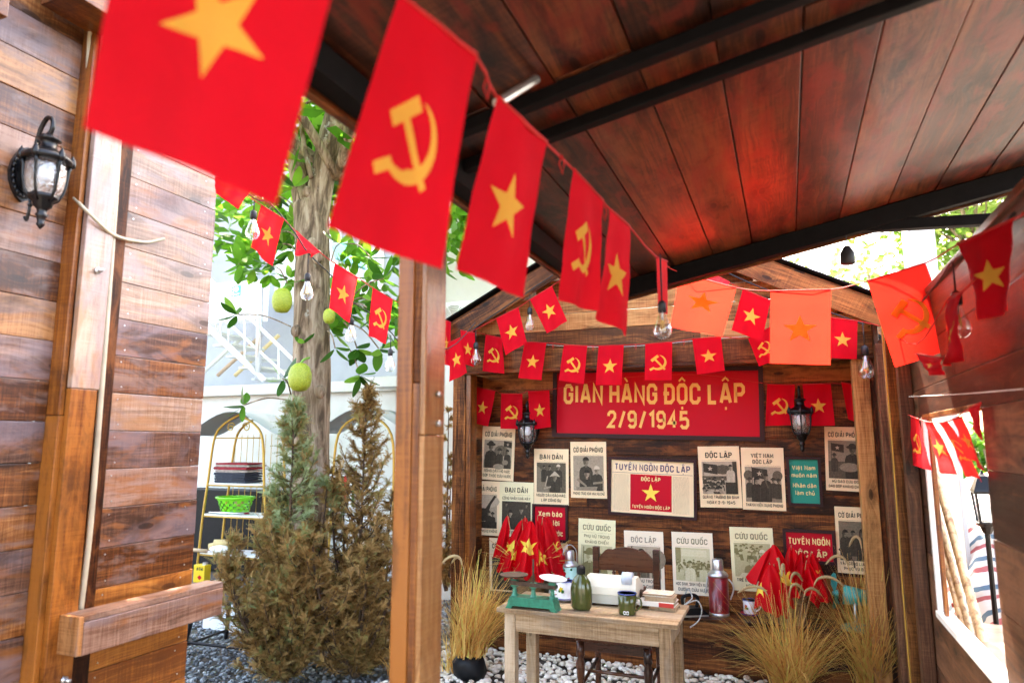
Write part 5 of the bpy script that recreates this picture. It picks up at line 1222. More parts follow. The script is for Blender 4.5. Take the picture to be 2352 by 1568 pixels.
def whorl(x, y, dy, n=6, L=.13, frm=None, down=.2):
    c = tp(x, y, dy); crown_d = c - (frm or tp(716, y + 40)); ax = crown_d.normalized() if crown_d.length > .01 else UP
    a1 = ax.orthogonal().normalized(); a2 = ax.cross(a1)
    for k in range(n):
        a = 2 * math.pi * k / n + rl.uniform(-.4, .4); d = a1 * math.cos(a) + a2 * math.sin(a) + ax * rl.uniform(.1, .9) + V(0, 0, -down)
        one_leaf(c + d * .012, d, L * rl.uniform(.7, 1.15))
    if frm is not None:
        mid = (frm + c) / 2 + V(0, 0, .04); m = MB(); m.tube(curve([frm, mid, c], 5), [.006] * 11, 5); m.build_world('twig', BARK, tree, True)
crown_obj = part(tree, MB().tube([tp(745, 120, -.1), tp(742, 60, -.05)], .02, 6).mesh('crown_branch', True, WM[tree].translation), 'crown_branch', BARK, WM[tree])
# single sprays that the photograph shows clearly
for x, y, fx, fy, n in ((545, 722, 668, 750, 6), (692, 790, 692, 838, 3), (560, 930, 668, 920, 6), (650, 870, 668, 905, 5), (625, 610, 660, 650, 7), (600, 505, 640, 470, 6), (650, 560, 690, 590, 6), (645, 530, 690, 560, 6), (730, 690, 735, 660, 3), (700, 640, 700, 600, 4),
                        (825, 860, 800, 800, 7), (860, 720, 800, 700, 6), (880, 640, 800, 690, 7), (820, 800, 790, 740, 6), (870, 800, 800, 740, 5), (780, 560, 760, 600, 5), (850, 590, 800, 560, 6), (895, 700, 860, 680, 5), (850, 690, 800, 700, 6), (890, 760, 850, 720, 5), (812, 690, 770, 650, 5), (770, 800, 752, 760, 3), (640, 450, 690, 500, 6), (675, 430, 690, 470, 5)):
    whorl(x, y, rl.uniform(-.35, .1), n, .16, tp(fx, fy, -.1))
# dense crown seen in the gaps between the big flags
for k in range(70):
    whorl(rl.uniform(690, 800), rl.uniform(110, 480), rl.uniform(.1, .9), 6, .18)
for k in range(40):
    whorl(rl.uniform(1000, 1095), rl.uniform(370, 620), rl.uniform(.2, .9), 6, .17)
for k in range(26):
    whorl(rl.uniform(545, 700), rl.uniform(440, 640), rl.uniform(-.1, .6), 6, .16)
for k in range(30):
    whorl(rl.uniform(760, 910), rl.uniform(560, 780), rl.uniform(-.1, .7), 6, .16)
bulk[0] = True
for k in range(170):
    whorl(rl.uniform(380, 1150), rl.uniform(-420, 330), rl.uniform(-.2, 1.3), 5, .15)
for k in range(2600):
    q = V(rl.uniform(-7.6, -1.9), rl.uniform(3.0, 7.2), rl.uniform(4.1, 5.6)); d = V(rl.gauss(0, 1), rl.gauss(0, 1), rl.gauss(-.2, .5)).normalized(); sd_ = d.cross(V(rl.gauss(0, .4), rl.gauss(0, .4), 1)).normalized() * .075; crown_big.tv = rl.choice((.2, .5, .8))
    crown_big.add([q, q + d * .12 - sd_, q + d * .27, q + d * .12 + sd_], [(0, 1, 2, 3)])
for k in range(7):
    a = k * .9; m = MB(); e = V(-3.7 + 2.4 * math.cos(a), 4.9 + 1.5 * math.sin(a), 4.9); m.tube(curve([V(-3.45, 4.62, 3.9), (V(-3.45, 4.62, 4.2) + e) / 2 + V(0, 0, .2), e], 5), [.05 * (1 - j / 13) for j in range(11)], 6); m.build_world('branch', BARK, tree, True)
o = crown_big.build_world('leaves', LEAF, tree, True); o['kind'] = 'stuff'
def jackfruit(x, y, wpx, hpx, dy):
    c = tp(x, y, dy); s = depth(c) / FPX
    m = MB(); m.lathe([(0, hpx * s / 2), (wpx * s * .22, hpx * s * .47), (wpx * s * .40, hpx * s * .34), (wpx * s * .49, hpx * s * .12), (wpx * s * .5, -hpx * s * .08), (wpx * s * .44, -hpx * s * .30), (wpx * s * .30, -hpx * s * .45), (0, -hpx * s * .5)], (0, 0, 0), 22)
    f = part(tree, m.mesh('jackfruit', True), 'jackfruit', FRUIT, Matrix.Translation(c))
    m = MB(); m.tube(curve([(0, 0, hpx * s * .47), (.005, .03, hpx * s * .62), (0, .10, hpx * s * .72)], 4), .009, 8); part(f, m.mesh('stalk', True), 'stalk', PLANTG, Matrix.Translation(c)); return f
jackfruit(648, 690, 46, 60, -.35); jackfruit(756, 726, 28, 36, -.3); jackfruit(689, 866, 53, 67, -.4)

# ================================================================ CYPRESS SHRUBS
def shrub(base, top_z, rad, label, tint_fn, seed, nb, lean=V(0, 0, 0), bare=.1, leaders=7):
    """several upright leaders, each feathered with flat sprays, so that the outline stays ragged"""
    rs = random.Random(seed); r = thing('cypress_shrub', base, label, 'shrub'); H = top_z
    tw = MB(); f = MB()
    LD = [(lean * 1.0 + V(0, 0, H), .40)]
    for k in range(leaders):
        a = 2 * math.pi * k / leaders + rs.uniform(-.4, .4); d = rad * rs.uniform(.35, .95); LD.append((V(math.cos(a) * d, math.sin(a) * d, H * rs.uniform(.36, .84) * (1 - .30 * d / rad)), rs.uniform(.30, .46)))
    for li, (top, wd) in enumerate(LD):
        P = curve([V(0, 0, .02), V(top.x * .45, top.y * .45, top.z * .3), V(top.x * .85, top.y * .85, top.z * .65), top], 6)
        tw.tube(P, [.017 * (1 - k / len(P)) + .002 for k in range(len(P))], 6)
        m_ = int(nb * (.26 if li == 0 else .74 / leaders))
        for i in range(m_):
            t = bare + (1 - bare) * (i + rs.random()) / m_; fi = t * (len(P) - 1); k0 = min(len(P) - 2, int(fi)); c0 = P[k0] + (P[k0 + 1] - P[k0]) * (fi - k0)
            prof = rad * wd * (1.1 if t < .6 else 1.1 * max(.06, (1 - t) / .4) ** .7) * rs.uniform(.45, 1.25)
            a = rs.uniform(0, 6.3); out = V(math.cos(a), math.sin(a), 0); up_ = rs.uniform(.25, 1.3)
            tip = c0 + out * prof + V(0, 0, prof * up_); mid = c0 + out * prof * .6 + V(0, 0, prof * up_ * .35); br = curve([c0, mid, tip], 4)
            tw.tube(br, [.0045 * (1 - k / 10) + .001 for k in range(len(br))], 4, False)
            bt = tint_fn(c0.z / H, rs)
            for k in range(1, len(br)):
                for q in range(rs.choice((3, 4, 5, 6))):
                    d = (br[k] - br[k - 1]).normalized(); sp = (d + V(rs.uniform(-1, 1), rs.uniform(-1, 1), rs.uniform(-.5, .9)) * .9).normalized()
                    L = rs.uniform(.04, .095); side = sp.cross(V(rs.uniform(-1, 1), rs.uniform(-1, 1), rs.uniform(-1, 1))).normalized(); o = br[k]; bend = V(rs.uniform(-.3, .3), rs.uniform(-.3, .3), rs.uniform(-.6, .2))
                    f.tv = min(1, max(0, bt + rs.gauss(0, .11)))
                    for j in range(8):
                        s = (j + .5) / 8; pb = o + (sp + bend * s * s) * L * s; lf = L * .34 * (1 - s * .7) * rs.uniform(.7, 1.2)
                        for sg in (-1, 1):
                            dd = (sp * .9 + side * sg + bend * s).normalized(); e = pb + dd * lf; wv = sp * .0036
                            f.add([pb - wv, pb + wv, e], [(0, 1, 2)])
    tw.build('stems', TWIG, r, None, True); f.build('foliage', CYPRESS, r); return r
gb = onz(655, 1572, 0); bb = onz(815, 1560, 0)
s1 = at(640, 930, depth(gb)).z; s2 = at(832, 900, depth(bb)).z
shrub(gb, s1, .48, 'cypress shrub turning green at the top, brown below, left of the post', lambda t, q: (.34 + .22 * q.random()) if t < .5 + .12 * q.random() else .62 + .3 * q.random(), 3, 560, V(-.03, 0, 0), .05, 12)
shrub(bb, s2, .46, 'withered brown cypress shrub next to the orange post', lambda t, q: .34 + .14 * q.random(), 5, 500, V(.02, 0, 0), .05, 12)
lb_ = onz(560, 1560, 0) + V(0, .25, 0)
shrub(lb_, at(552, 1190, depth(lb_)).z, .16, 'small scraggly brown shrub in front of the gold shelf', lambda t, q: .38 + .2 * q.random(), 8, 60, V(-.06, 0, 0), bare=.45, leaders=3)
p = ony(1030, 960, 6.0)
shrub(V(p.x, 6.0, .25), p.z + .1 - .25, .13, 'thin dry shrub against the white pillar', lambda t, q: .36 + .1 * q.random(), 9, 60, leaders=3)
# pot and yellow flower between the shrubs and the post
q = onz(872, 1545, 0); r_ = thing('planter', q + V(0, .35, 0), 'pale clay planter half hidden behind the orange post', 'planter'); m = MB(); m.lathe([(.0, 0), (.13, 0), (.19, .16), (.20, .17), (.17, .17), (.16, .15), (0, .14)], n=20); m.build('pot', CLAY, r_, None, True)
q = onz(850, 1540, 0); r_ = thing('yellow_flower', q, 'small yellow flower with green leaves at the shrub foot', 'flower'); m = MB(); m.ellipsoid((0, 0, .13), (.03, .03, .02), 8, 5); m.build('bloom', YELTIN, r_, None, True); m = MB(); m.tube([(0, 0, 0), (0, 0, .12)], .004, 5)
for a in (0, 1.5, 3, 4.4): m.add([V(0, 0, .02), V(.05 * math.cos(a - .3), .05 * math.sin(a - .3), .06), V(.11 * math.cos(a), .11 * math.sin(a), .07), V(.05 * math.cos(a + .3), .05 * math.sin(a + .3), .05)], [(0, 1, 2, 3)])
m.build('leaves', PLANTG, r_)

# ================================================================ GOLD SHELF RACK AND ITS THINGS
GY = 6.55
def gp(x, y, dy=0): return ony(x, y, GY + dy)
shl = thing('shelf_rack', V(gp(520, 1300).x, GY, 0), 'gold tube shelf rack with curved top and white boards', 'shelf')
xl, xr_ = gp(452, 1300).x, gp(452, 1300).x + 1.05; zt_ = gp(500, 1000).z
levels = [gp(500, y).z for y in (1110, 1182, 1272, 1352)]
for yy in (GY, GY + .36):
    for sx, x in ((1, xl), (-1, xr_)):
        m = MB(); m.tube(curve([V(x, yy, 0), V(x + .04 * sx, yy, .7), V(x + .09 * sx, yy, levels[0]), V(x + .15 * sx, yy, zt_ - .05), V(x + .28 * sx, yy, zt_ + .13), V((xl + xr_) / 2, yy, zt_ + .25)], 6), .015, 8); m.build_world('upright', GOLD, shl, True)
for z_ in levels:
    k = .09 * z_ / levels[0]
    MB().box((xl + k, GY, z_ - .012), (xr_ - k, GY + .36, z_ + .006), .003).build_world('shelf_board', WHITEM, shl)
    m = MB(); m.tube([(xl + k, GY - .005, z_ - .022), (xr_ - k, GY - .005, z_ - .022)], .010, 6); m.build_world('shelf_rail', GOLD, shl, True)
m = MB()
for k in range(9):
    x = xl + .14 + k * .096; m.tube([(x, GY + .37, .1), (x, GY + .37, zt_ + .02)], .004, 5)
m.build_world('back_rods', GOLD, shl)
for sx in (-1, 1):
    m = MB(); cx = (xl + xr_) / 2 + sx * .12; m.tube([(cx + sx * (.012 + .004 * a) * math.cos(a * .7), GY - .002, zt_ + .10 + (.012 + .004 * a) * math.sin(a * .7)) for a in range(14)], .007, 6); m.build_world('scroll', GOLD, shl, True)
m = MB(); m.tube([(xl + .16, GY, zt_ - .03), (xr_ - .16, GY, zt_ - .03)], .008, 6); m.build_world('top_rail', GOLD, shl, True)
def arch_sheet(name, xa, xb, y0, y1, za, rise, mat, label):
    m = MB(); n = 14
    for th in (0, .006):
        for yy in (y0, y1):
            for k in range(n + 1):
                t = k / n; m.add([(xa + (xb - xa) * t, yy, za + rise * math.sin(math.pi * t) ** 1.4 + th)], [])
    i = lambda th, yy, k: th * 2 * (n + 1) + yy * (n + 1) + k
    for k in range(n):
        m.f += [(i(0, 0, k), i(0, 1, k), i(0, 1, k + 1), i(0, 0, k + 1)), (i(1, 0, k), i(1, 0, k + 1), i(1, 1, k + 1), i(1, 1, k)), (i(0, 0, k), i(0, 0, k + 1), i(1, 0, k + 1), i(1, 0, k))]
    return tag(m.build_world(name, mat, None, True), label, 'canopy')
arch_sheet('shelf_canopy', xl - .22, xr_ + .22, GY - .15, GY + .42, zt_ + .0, .28, POLYC, 'arched grey plastic sheet over the gold shelf')
x2 = gp(760, 1000).x
arch_sheet('shelf_canopy', x2 - .2, x2 + 1.1, GY - .1, GY + .42, zt_ + .02, .27, POLYC, 'arched grey plastic sheet behind the tree trunk')
sh2 = thing('shelf_rack', V(x2 + .45, GY, 0), 'second gold shelf rack behind the trunk and brown shrub', 'shelf')
for sx, x in ((1, x2), (-1, x2 + .9)):
    m = MB(); m.tube(curve([V(x, GY, 0), V(x + .05 * sx, GY, .9), V(x + .1 * sx, GY, zt_), V(x + .45 * sx, GY, zt_ + .24)], 6), .015, 8); m.build_world('upright', GOLD, sh2, True)
for z_ in levels: MB().box((x2 + .03, GY, z_ - .012), (x2 + .87, GY + .36, z_ + .006), .003).build_world('shelf_board', WHITEM, sh2)
def stack_cloth(x, y, z, n, w, d, mats, label, name='folded_cloth'):
    r = thing(name, (x, y, z), label, 'cloth'); zz = 0
    for k in range(n):
        h = random.uniform(.022, .036); ww = w * random.uniform(.9, 1.0); ox = random.uniform(-.02, .02)
        m = MB(); prof = [(-ww / 2, zz + h * .5), (-ww / 2 + .012, zz + h * .95), (-ww * .2, zz + h), (ww * .2, zz + h * .92), (ww / 2, zz + h * .85), (ww / 2, zz + h * .1), (0, zz), (-ww / 2 + .012, zz + h * .05)]
        m.prism([(a + ox, b) for a, b in prof], (1, 0, 0), (0, 0, 1), (0, 1, 0), (0, -d / 2, 0), d); m.build('fold', mats[k % len(mats)], r); zz += h
    return r, zz
zc = levels[0] + .007
_, hz = stack_cloth(xl + .40, GY + .17, zc, 4, .52, .3, [DENIM], 'stack of dark blue folded cloths on the top shelf')
stack_cloth(xl + .42, GY + .17, zc + hz + .001, 4, .54, .3, [GREYCL, REDCL, GREYCL, REDCL], 'stack of red and beige patterned cloths over the dark ones')
r_ = thing('plastic_basket', V(xl + .38, GY + .17, levels[1] + .007), 'lime green perforated plastic basket on the second shelf', 'basket')
m = MB(); nn, mm = 28, 6
for j in range(mm + 1):
    for k in range(nn):
        a = 2 * math.pi * k / nn; rr = .15 + .07 * j / mm; m.add([(rr * math.cos(a) * 1.15, rr * math.sin(a) * .8, .19 * j / mm)], [])
m.f = [(j * nn + k, j * nn + (k + 1) % nn, (j + 1) * nn + (k + 1) % nn, (j + 1) * nn + k) for j in range(mm) for k in range(nn) if not (1 <= j <= 4 and (k + j) % 2)] + [tuple(range(nn))]
m.build('bowl', LIME, r_); m = MB(); m.tube([(.222 * math.cos(k * .2244) * 1.15, .222 * math.sin(k * .2244) * .8, .19) for k in range(29)], .013, 6); m.build('rim', LIME, r_, None, True)
tag(MB().ellipsoid((xl + .46, GY + .15, levels[1] + .14), (.06, .05, .05)).build_world('mango', CREAMCL, None, True), 'ochre fruit showing over the lime basket rim', 'fruit')
for k, (mt, lb) in enumerate(((ALU, 'silver tool lying at the edge of the second shelf'), (REDCL, 'brown handled tool lying on the second shelf'), (GREYP, 'grey tool lying on the second shelf'))):
    m = MB(); m.tube([(xl + .12 + k * .05, GY + .02 + k * .03, levels[1] + .02), (xl + .62 + k * .05, GY + .06 + k * .03, levels[1] + .025)], .012, 6); tag(m.build_world('hand_tool', mt, None, True), lb, 'tool')
m = MB(); m.tube([(xl - .06, GY - .03, levels[2] + .035), (xl + .16, GY - .02, levels[2] + .03)], .022, 10); tag(m.build_world('rolling_pin', SPATUL, None, True), 'round wooden rolling pin poking out of the third shelf', 'rolling pin')
m = MB(); m.ellipsoid((xl + .30, GY + .05, levels[2] + .05), (.15, .08, .045)); tag(m.build_world('plastic_bag', WHITEL, None, True), 'crumpled white plastic bag on the third shelf', 'bag')
m = MB()
for k in range(2): m.tube([(xl + .10 + k * .07, GY + .08, levels[2] + .06 + .05 * k), (xl + .36 + k * .03, GY + .2, levels[2] + .10)], .045, 12)
tag(m.build_world('paper_roll', CREAMCL, None, True), 'cream paper rolls behind the white bag', 'roll')
zt2 = gp(480, 1332).z - .16
r_ = thing('paint_tin', V(gp(478, 1332).x, GY - .1, gp(478, 1332).z), 'yellow tin can with black letters on low shelf', 'tin')
m = MB(); m.box((-.085, -.05, 0), (.085, .05, .20), .006); m.build('body', YELTIN, r_); m = MB(); m.lathe([(.03, .20), (.03, .225), (0, .226)], (.04, 0, 0), 12); m.build('cap', ALU, r_)
lettering(r_, 'ATM', WM[r_].translation + V(.01, -.0508, .135), V(1, 0, 0), UP, V(0, -1, 0), .04, .12, INK, .11)
m = MB(); m.add([V(-.02, -.0515, .06), V(.015, -.0515, .09), V(.05, -.0515, .06), V(.015, -.0515, .03)], [(0, 1, 2, 3)]); m.build('diamond', REDP, r_)
p = gp(500, 1338, -.2); tag(MB().box((p.x - .05, p.y - .1, p.z - .02), (p.x + .14, p.y + .12, p.z + .03)).build_world('colour_box', COVER), 'small printed paint box beside the yellow tin', 'box')
# dark store behind the rack
MB().box((xl - 1.0, GY + .6, 0), (xl + .9, BY - .02, gp(500, 1135).z), .01).build_world('cabinet', BLACKP)
tag(bpy.data.objects['cabinet'], 'black low cabinet against the wall behind the gold shelf', 'cabinet')
# striped rug hung behind the trunk
pa, pb = gp(748, 1092, -.05), gp(808, 1162, -.05); r_ = thing('striped_rug', V((pa.x + pb.x) / 2, GY - .05, pb.z), 'striped red green and cream rug hanging behind the trunk', 'rug')
for k, mt in enumerate((REDCL, GREYCL, DENIM, WHITEC, STEMP, CREAMCL, STEMP, REDP, DENIM, WHITEC, STEMP, GREYCL)):
    x0 = pa.x + (pb.x - pa.x) * 1.2 * k / 12; MB().box((x0, GY - .06, pb.z + .01 * math.sin(k)), (x0 + (pb.x - pa.x) * .1 - .0005, GY - .04, pa.z)).build_world('stripe', mt, r_)
# black slatted stools with paint
def stool(p, rz, label, w_=.62, d=.4, h=.36, tilt=0):
    r = thing('plastic_stool', p, label, 'stool', None, rz)
    m = MB()
    for k in range(9): m.box((-w_ / 2, -d / 2 + k * d / 9, h), (w_ / 2, -d / 2 + k * d / 9 + d / 9 * .74, h + .018))
    for s in (-1, 0, 1): m.box((s * w_ * .45 - .015, -d / 2, h - .014), (s * w_ * .45 + .015, d / 2, h - .001))
    m.build('slatted_top', SPLAT, r)
    for sx in (-1, 1):
        for sy in (-1, 1): MB().tube([(sx * w_ * .40, sy * d * .38, h), (sx * w_ * .48, sy * d * .48, 0)], .018, 6).build('leg', BLACKP, r)
        MB().tube([(sx * w_ * .46, -d * .45, .08), (sx * w_ * .46, d * .45, .08)], .01, 6).build('stretcher', BLACKP, r)
    MB().tube([(-w_ * .46, -d * .45, .10), (w_ * .46, -d * .45, .10)], .012, 6).build('stretcher', BLACKP, r)
    return r
q = onz(505, 1500, 0); stool(q + V(.12, .1, 0), .05, 'paint splattered black slatted stool left of the shrubs', .75, .5, .42)
stool(q + V(.2, .95, 0), -.1, 'second paint splattered black stool closer to the shelf', .7, .45, .55)
p = onz(452, 1470, 0); tag(MB().box((p.x - .25, p.y + .3, 0), (p.x + .2, p.y + .62, .26), .004).build_world('carton', CARTON), 'white carton on the gravel behind the ledge', 'carton')

# ================================================================ TABLE
TZ = .75
fl, fr, br_ = onz(1137, 1396, TZ), onz(1556, 1432, TZ), onz(1583, 1388, TZ)
tx0, tx1, ty0, ty1 = fl.x, fr.x, (fl.y + fr.y) / 2, br_.y
tab = thing('wooden_table', V((tx0 + tx1) / 2, (ty0 + ty1) / 2, 0), 'pale raw wood table standing on the white pebbles', 'table')
nb = 4
for k in range(nb):
    y0 = ty0 + (ty1 - ty0) * k / nb
    box3(tab, tx0 - random.uniform(0, .004), tx1 + random.uniform(0, .004), y0, y0 + (ty1 - ty0) / nb - .003, TZ - .024, TZ - random.uniform(0, .0015), TABLEW, 'top_board', 'x', .004)
lg_ = .062
for x in (tx0 + .035, tx1 - .035 - lg_):
    for y in (ty0 + .03, ty1 - .03 - lg_):
        box3(tab, x, x + lg_, y, y + lg_, 0, TZ - .0255, TABLEW, 'leg', 'z', .004)
box3(tab, tx0 + .035 + lg_ + .001, tx1 - .036 - lg_, ty0 + .034, ty0 + .056, TZ - .125, TZ - .0255, TABLEW, 'apron', 'x'); box3(tab, tx0 + .098, tx1 - .099, ty1 - .056, ty1 - .034, TZ - .125, TZ - .0255, TABLEW, 'apron', 'x')
for x in (tx0 + .042, tx1 - .064): box3(tab, x, x + .022, ty0 + .093, ty1 - .094, TZ - .125, TZ - .0255, TABLEW, 'apron', 'y')

# ================================================================ CHAIR
cb = ony(1440, 1290, 4.75)
CXc, CYb = cb.x, 4.72
chair = thing('wooden_chair', V(CXc, CYb - .2, 0), 'dark mahogany chair with arched back standing behind the table', 'chair')
hw = .205; zt = ony(1440, 1258, 4.72).z
for s in (-1, 1):
    m = MB(); m.box((CXc + s * hw - .022, CYb - .02, .44), (CXc + s * hw + .022, CYb + .022, zt), .004); m.build_world('back_post', CHAIRW, chair)
    m = MB(); m.tube([(CXc + s * hw, CYb, 0), (CXc + s * hw, CYb, .44)], .02, 8); m.build_world('leg', CHAIRW, chair)
    m = MB(); m.lathe([(.012, 0), (.018, .05), (.016, .12), (.026, .16), (.018, .19), (.024, .22), (.028, .30), (.018, .33), (.026, .345), (.026, .43)], (CXc + s * (hw + .005), CYb - .40, 0), 12); m.build_world('leg', CHAIRW, chair, True)
    m = MB(); m.tube([(CXc + s * hw, CYb - .39, .17), (CXc + s * hw, CYb, .22)], .011, 8); m.build_world('stretcher', CHAIRW, chair, True)
    m = MB(); x = CXc + s * .085; zb_ = .62
    m.lathe([(.007, 0), (.010, .03), (.007, .05), (.012, .075), (.008, .085), (.014, .12), (.009, .16), (.013, .18), (.008, .19), (.013, .2), (.007, .22), (.007, .27)], (x, CYb, zb_ - .02), 10); m.build_world('spindle', CHAIRW, chair, True)
m = MB(); m.tube([(CXc - hw, CYb - .2, .195), (CXc + hw, CYb - .2, .195)], .011, 8); m.build_world('stretcher', CHAIRW, chair, True)
top = []; n = 24
for k in range(n + 1):
    t = -1 + 2 * k / n; z_ = zt - .055 + .06 * math.cos(t * math.pi / 2) + (.014 * math.cos(abs(t) * 9) if abs(t) > .42 else 0); top.append((t * (hw - .02), z_ - .8))
m = MB(); m.prism([(-(hw - .02), zt - .15 - .8), (hw - .02, zt - .15 - .8)] + list(reversed(top)), (1, 0, 0), (0, 0, 1), (0, 1, 0), (CXc, CYb - .012, .8), .024); m.build_world('crest_rail', CHAIRW, chair)
pr = [(.062, 0), (.05, .03), (.03, .07), (.055, .13), (.062, .18), (.05, .23), (.06, .27)]
m = MB(); m.prism([(x, z_) for x, z_ in pr] + [(-x, z_) for x, z_ in reversed(pr)], (1, 0, 0), (0, 0, 1), (0, 1, 0), (CXc, CYb - .008, zt - .40), .016); m.build_world('splat', CHAIRW, chair)
m = MB(); m.box((CXc - hw, CYb - .01, zt - .45), (CXc + hw, CYb + .01, zt - .40), .003); m.build_world('back_rail', CHAIRW, chair)
m = MB(); m.box((CXc - hw - .03, CYb - .44, .435), (CXc + hw + .03, CYb - .005, .46), .008); m.build_world('seat', CHAIRW, chair)
for y0, y1 in ((.405, .38), (.03, .02)): MB().box((CXc - hw, CYb - y0, .375), (CXc + hw, CYb - y1, .434)).build_world('apron', CHAIRW, chair)

# ================================================================ THINGS ON THE TABLE
TB = TZ + .001
# balance scale
p = onz(1218, 1401, TB); sc_ = thing('balance_scale', p + V(0, .05, 0), 'green cast iron balance scale at the left end of the table', 'scale')
m = MB(); m.prism([(-.14, .012), (-.15, 0), (-.115, 0), (-.105, .014), (.105, .014), (.115, 0), (.15, 0), (.14, .012), (.135, .03), (.125, .06), (-.125, .06), (-.135, .03)], (1, 0, 0), (0, 0, 1), (0, 1, 0), (0, -.045, 0), .09); m.build('base', CASTG, sc_)
for x in (-.11, .0, .11):
    m = MB(); m.lathe([(.02, .06), (.013, .075), (.010, .10), (.016, .105), (.016, .115)], (x, 0, 0), 10); m.box((x - .018, -.014, .108), (x + .018, .014, .145 if x else .135)); m.build('bracket', CASTG, sc_)
m = MB(); m.prism([(-.135, .12), (.135, .112), (.135, .13), (-.135, .142)], (1, 0, 0), (0, 0, 1), (0, 1, 0), (0, -.022, 0), .006); m.prism([(-.135, .12), (.135, .112), (.135, .13), (-.135, .142)], (1, 0, 0), (0, 0, 1), (0, 1, 0), (0, .016, 0), .006); m.build('beam', RUST, sc_)
m = MB(); m.tube([(0, 0, .13), (0, 0, .26)], .006, 6); m.build('pointer', RUST, sc_)
m = MB(); m.lathe([(0, 0), (.05, .0), (.07, .008), (.078, .014), (.074, .016), (.05, .006), (0, .006)], (0, 0, 0), 24); part(sc_, m.mesh('pan', True), 'pan', ENAMEL, WM[sc_] @ Matrix.Translation((.115, 0, .155)) @ Matrix.Rotation(.12, 4, 'Y'))
m = MB(); m.lathe([(0, 0), (.075, 0), (.08, .008), (0, .006)], (-.115, 0, .165), 20); m.build('weight_plate', RUST, sc_)
def mug(p, r, h, mat, label, rim=BLUER, inside=ENAMEL, ang=0, saucer=None, deco=None, cat='mug'):
    q = thing('enamel_mug', p, label, cat, None, ang); z0 = .016 if saucer else 0
    if saucer: m = MB(); m.lathe([(0, 0), (r * .9, 0), (r * 1.5, .014), (r * 1.55, .017), (r * 1.5, .018), (r * .9, .006), (0, .005)], n=24); sr = m.build('saucer', saucer, q, None, True); m = MB(); m.tube([(r * 1.54 * math.cos(k * .2618), r * 1.54 * math.sin(k * .2618), .017) for k in range(25)], .0025, 6); m.build('saucer_rim', rim, sr, WM[q], True)
    m = MB(); m.lathe([(r * .93, z0), (r * .98, z0 + .006), (r, z0 + h * .5), (r * 1.02, z0 + h)], n=28); m.build('body', mat, q, None, True)
    m = MB(); m.lathe([(r * .98, z0 + h), (r * .95, z0 + .012), (0, z0 + .01)], n=28); m.build('inside', inside, q, None, True)
    m = MB(); m.tube([(r * 1.02 * math.cos(k * .2244), r * 1.02 * math.sin(k * .2244), z0 + h) for k in range(29)], .0028, 6); m.build('rim', rim, q, None, True)
    m = MB(); m.tube(curve([(r * .98, 0, z0 + h * .82), (r * 1.55, 0, z0 + h * .78), (r * 1.62, 0, z0 + h * .45), (r * 1.0, 0, z0 + h * .2)], 6), .0055, 8); m.build('handle', mat, q, None, True)
    if deco:
        for (a0, zz, s, mt, nm) in deco:
            m = MB(); c = (a0, zz)
            pts = [(s * (1 if k % 2 else .62) * math.cos(k * math.pi / 5), s * (1 if k % 2 else .62) * math.sin(k * math.pi / 5)) for k in range(10)]
            T = lambda x, y: V((r * 1.012 + .0012) * math.cos(a0 + x / r), (r * 1.012 + .0012) * math.sin(a0 + x / r), z0 + zz + y)
            m.add([T(0, 0)] + [T(x, y) for x, y in pts], [(0, 1 + k, 1 + (k + 1) % 10) for k in range(10)]); m.build(nm, mt, q)
    return q
FL = [(-1.75, .052, .016, YELTIN, 'flower_print'), (-1.55, .04, .013, STEMP, 'leaf_print'), (-2.0, .04, .010, STEMP, 'leaf_print')]
p = onz(1294, 1380, TB); mug(p + V(0, .03, 0), .047, .092, ENAMEL, 'white flowered enamel mug on saucer behind the canteen', saucer=ENAMEL, ang=math.pi, deco=[(a + math.pi, z_, s, mt, nm) for a, z_, s, mt, nm in FL])
p = onz(1437, 1413, TB); gm = mug(p + V(0, .045, 0), .048, .105, ARMYG, 'army green enamel mug at the front edge of the table', ang=-.2)
m = MB()
for s in (-1, 1): m.tube([(.049 * math.cos(-1.3 + s * .16 + .12 * math.cos(k * .6)), .049 * math.sin(-1.3 + s * .16 + .12 * math.cos(k * .6)), .014 + .008 * math.sin(k * .6)) for k in range(11)], .0022, 5)
m.build('chipped_mark', ENAMEL, gm)
# canteen
p = onz(1331, 1403, TB); ct = thing('canteen', p + V(0, .04, 0), 'glossy army green water canteen with black cap', 'canteen')
m = MB(); m.lathe([(0, 0), (.045, .002), (.056, .014), (.060, .06), (.060, .11), (.052, .145), (.034, .172), (.022, .182), (.020, .192)], n=24, sy=.72); m.build('body', ARMYG, ct, None, True)
m = MB(); m.lathe([(.022, .188), (.024, .192), (.024, .222), (.018, .228), (.008, .234), (0, .235)], n=16); m.build('cap', BLACKP, ct)
# adding machine
p0, p1 = onz(1346, 1388, TB), onz(1462, 1396, TB)
am = thing('adding_machine', V((p0.x + p1.x) / 2, p0.y + .12, TB), 'cream and grey adding machine seen from behind', 'machine')
Wm = p1.x - p0.x
m = MB(); m.prism([(-.11, .012), (.12, .012), (.12, .06), (-.11, .06)], (0, 1, 0), (0, 0, 1), (1, 0, 0), (-Wm / 2, 0, 0), Wm); m.build('base', GREYP, am)
m = MB(); m.prism([(-.112, .061), (.12, .061), (.10, .09), (-.02, .155), (-.085, .155), (-.108, .10)], (0, 1, 0), (0, 0, 1), (1, 0, 0), (-Wm / 2, 0, 0), Wm); m.build('cover', CREAMP, am)
m = MB(); m.tube([(Wm * .22, -.075, .148), (Wm * .42, -.075, .148)], .036, 16); m.build('paper_knob', PALEBL, am, None, True); m = MB(); m.box((Wm * .22, -.10, .105), (Wm * .42, -.0, .15), .01); m.build('paper_cover', PALEBL, am)
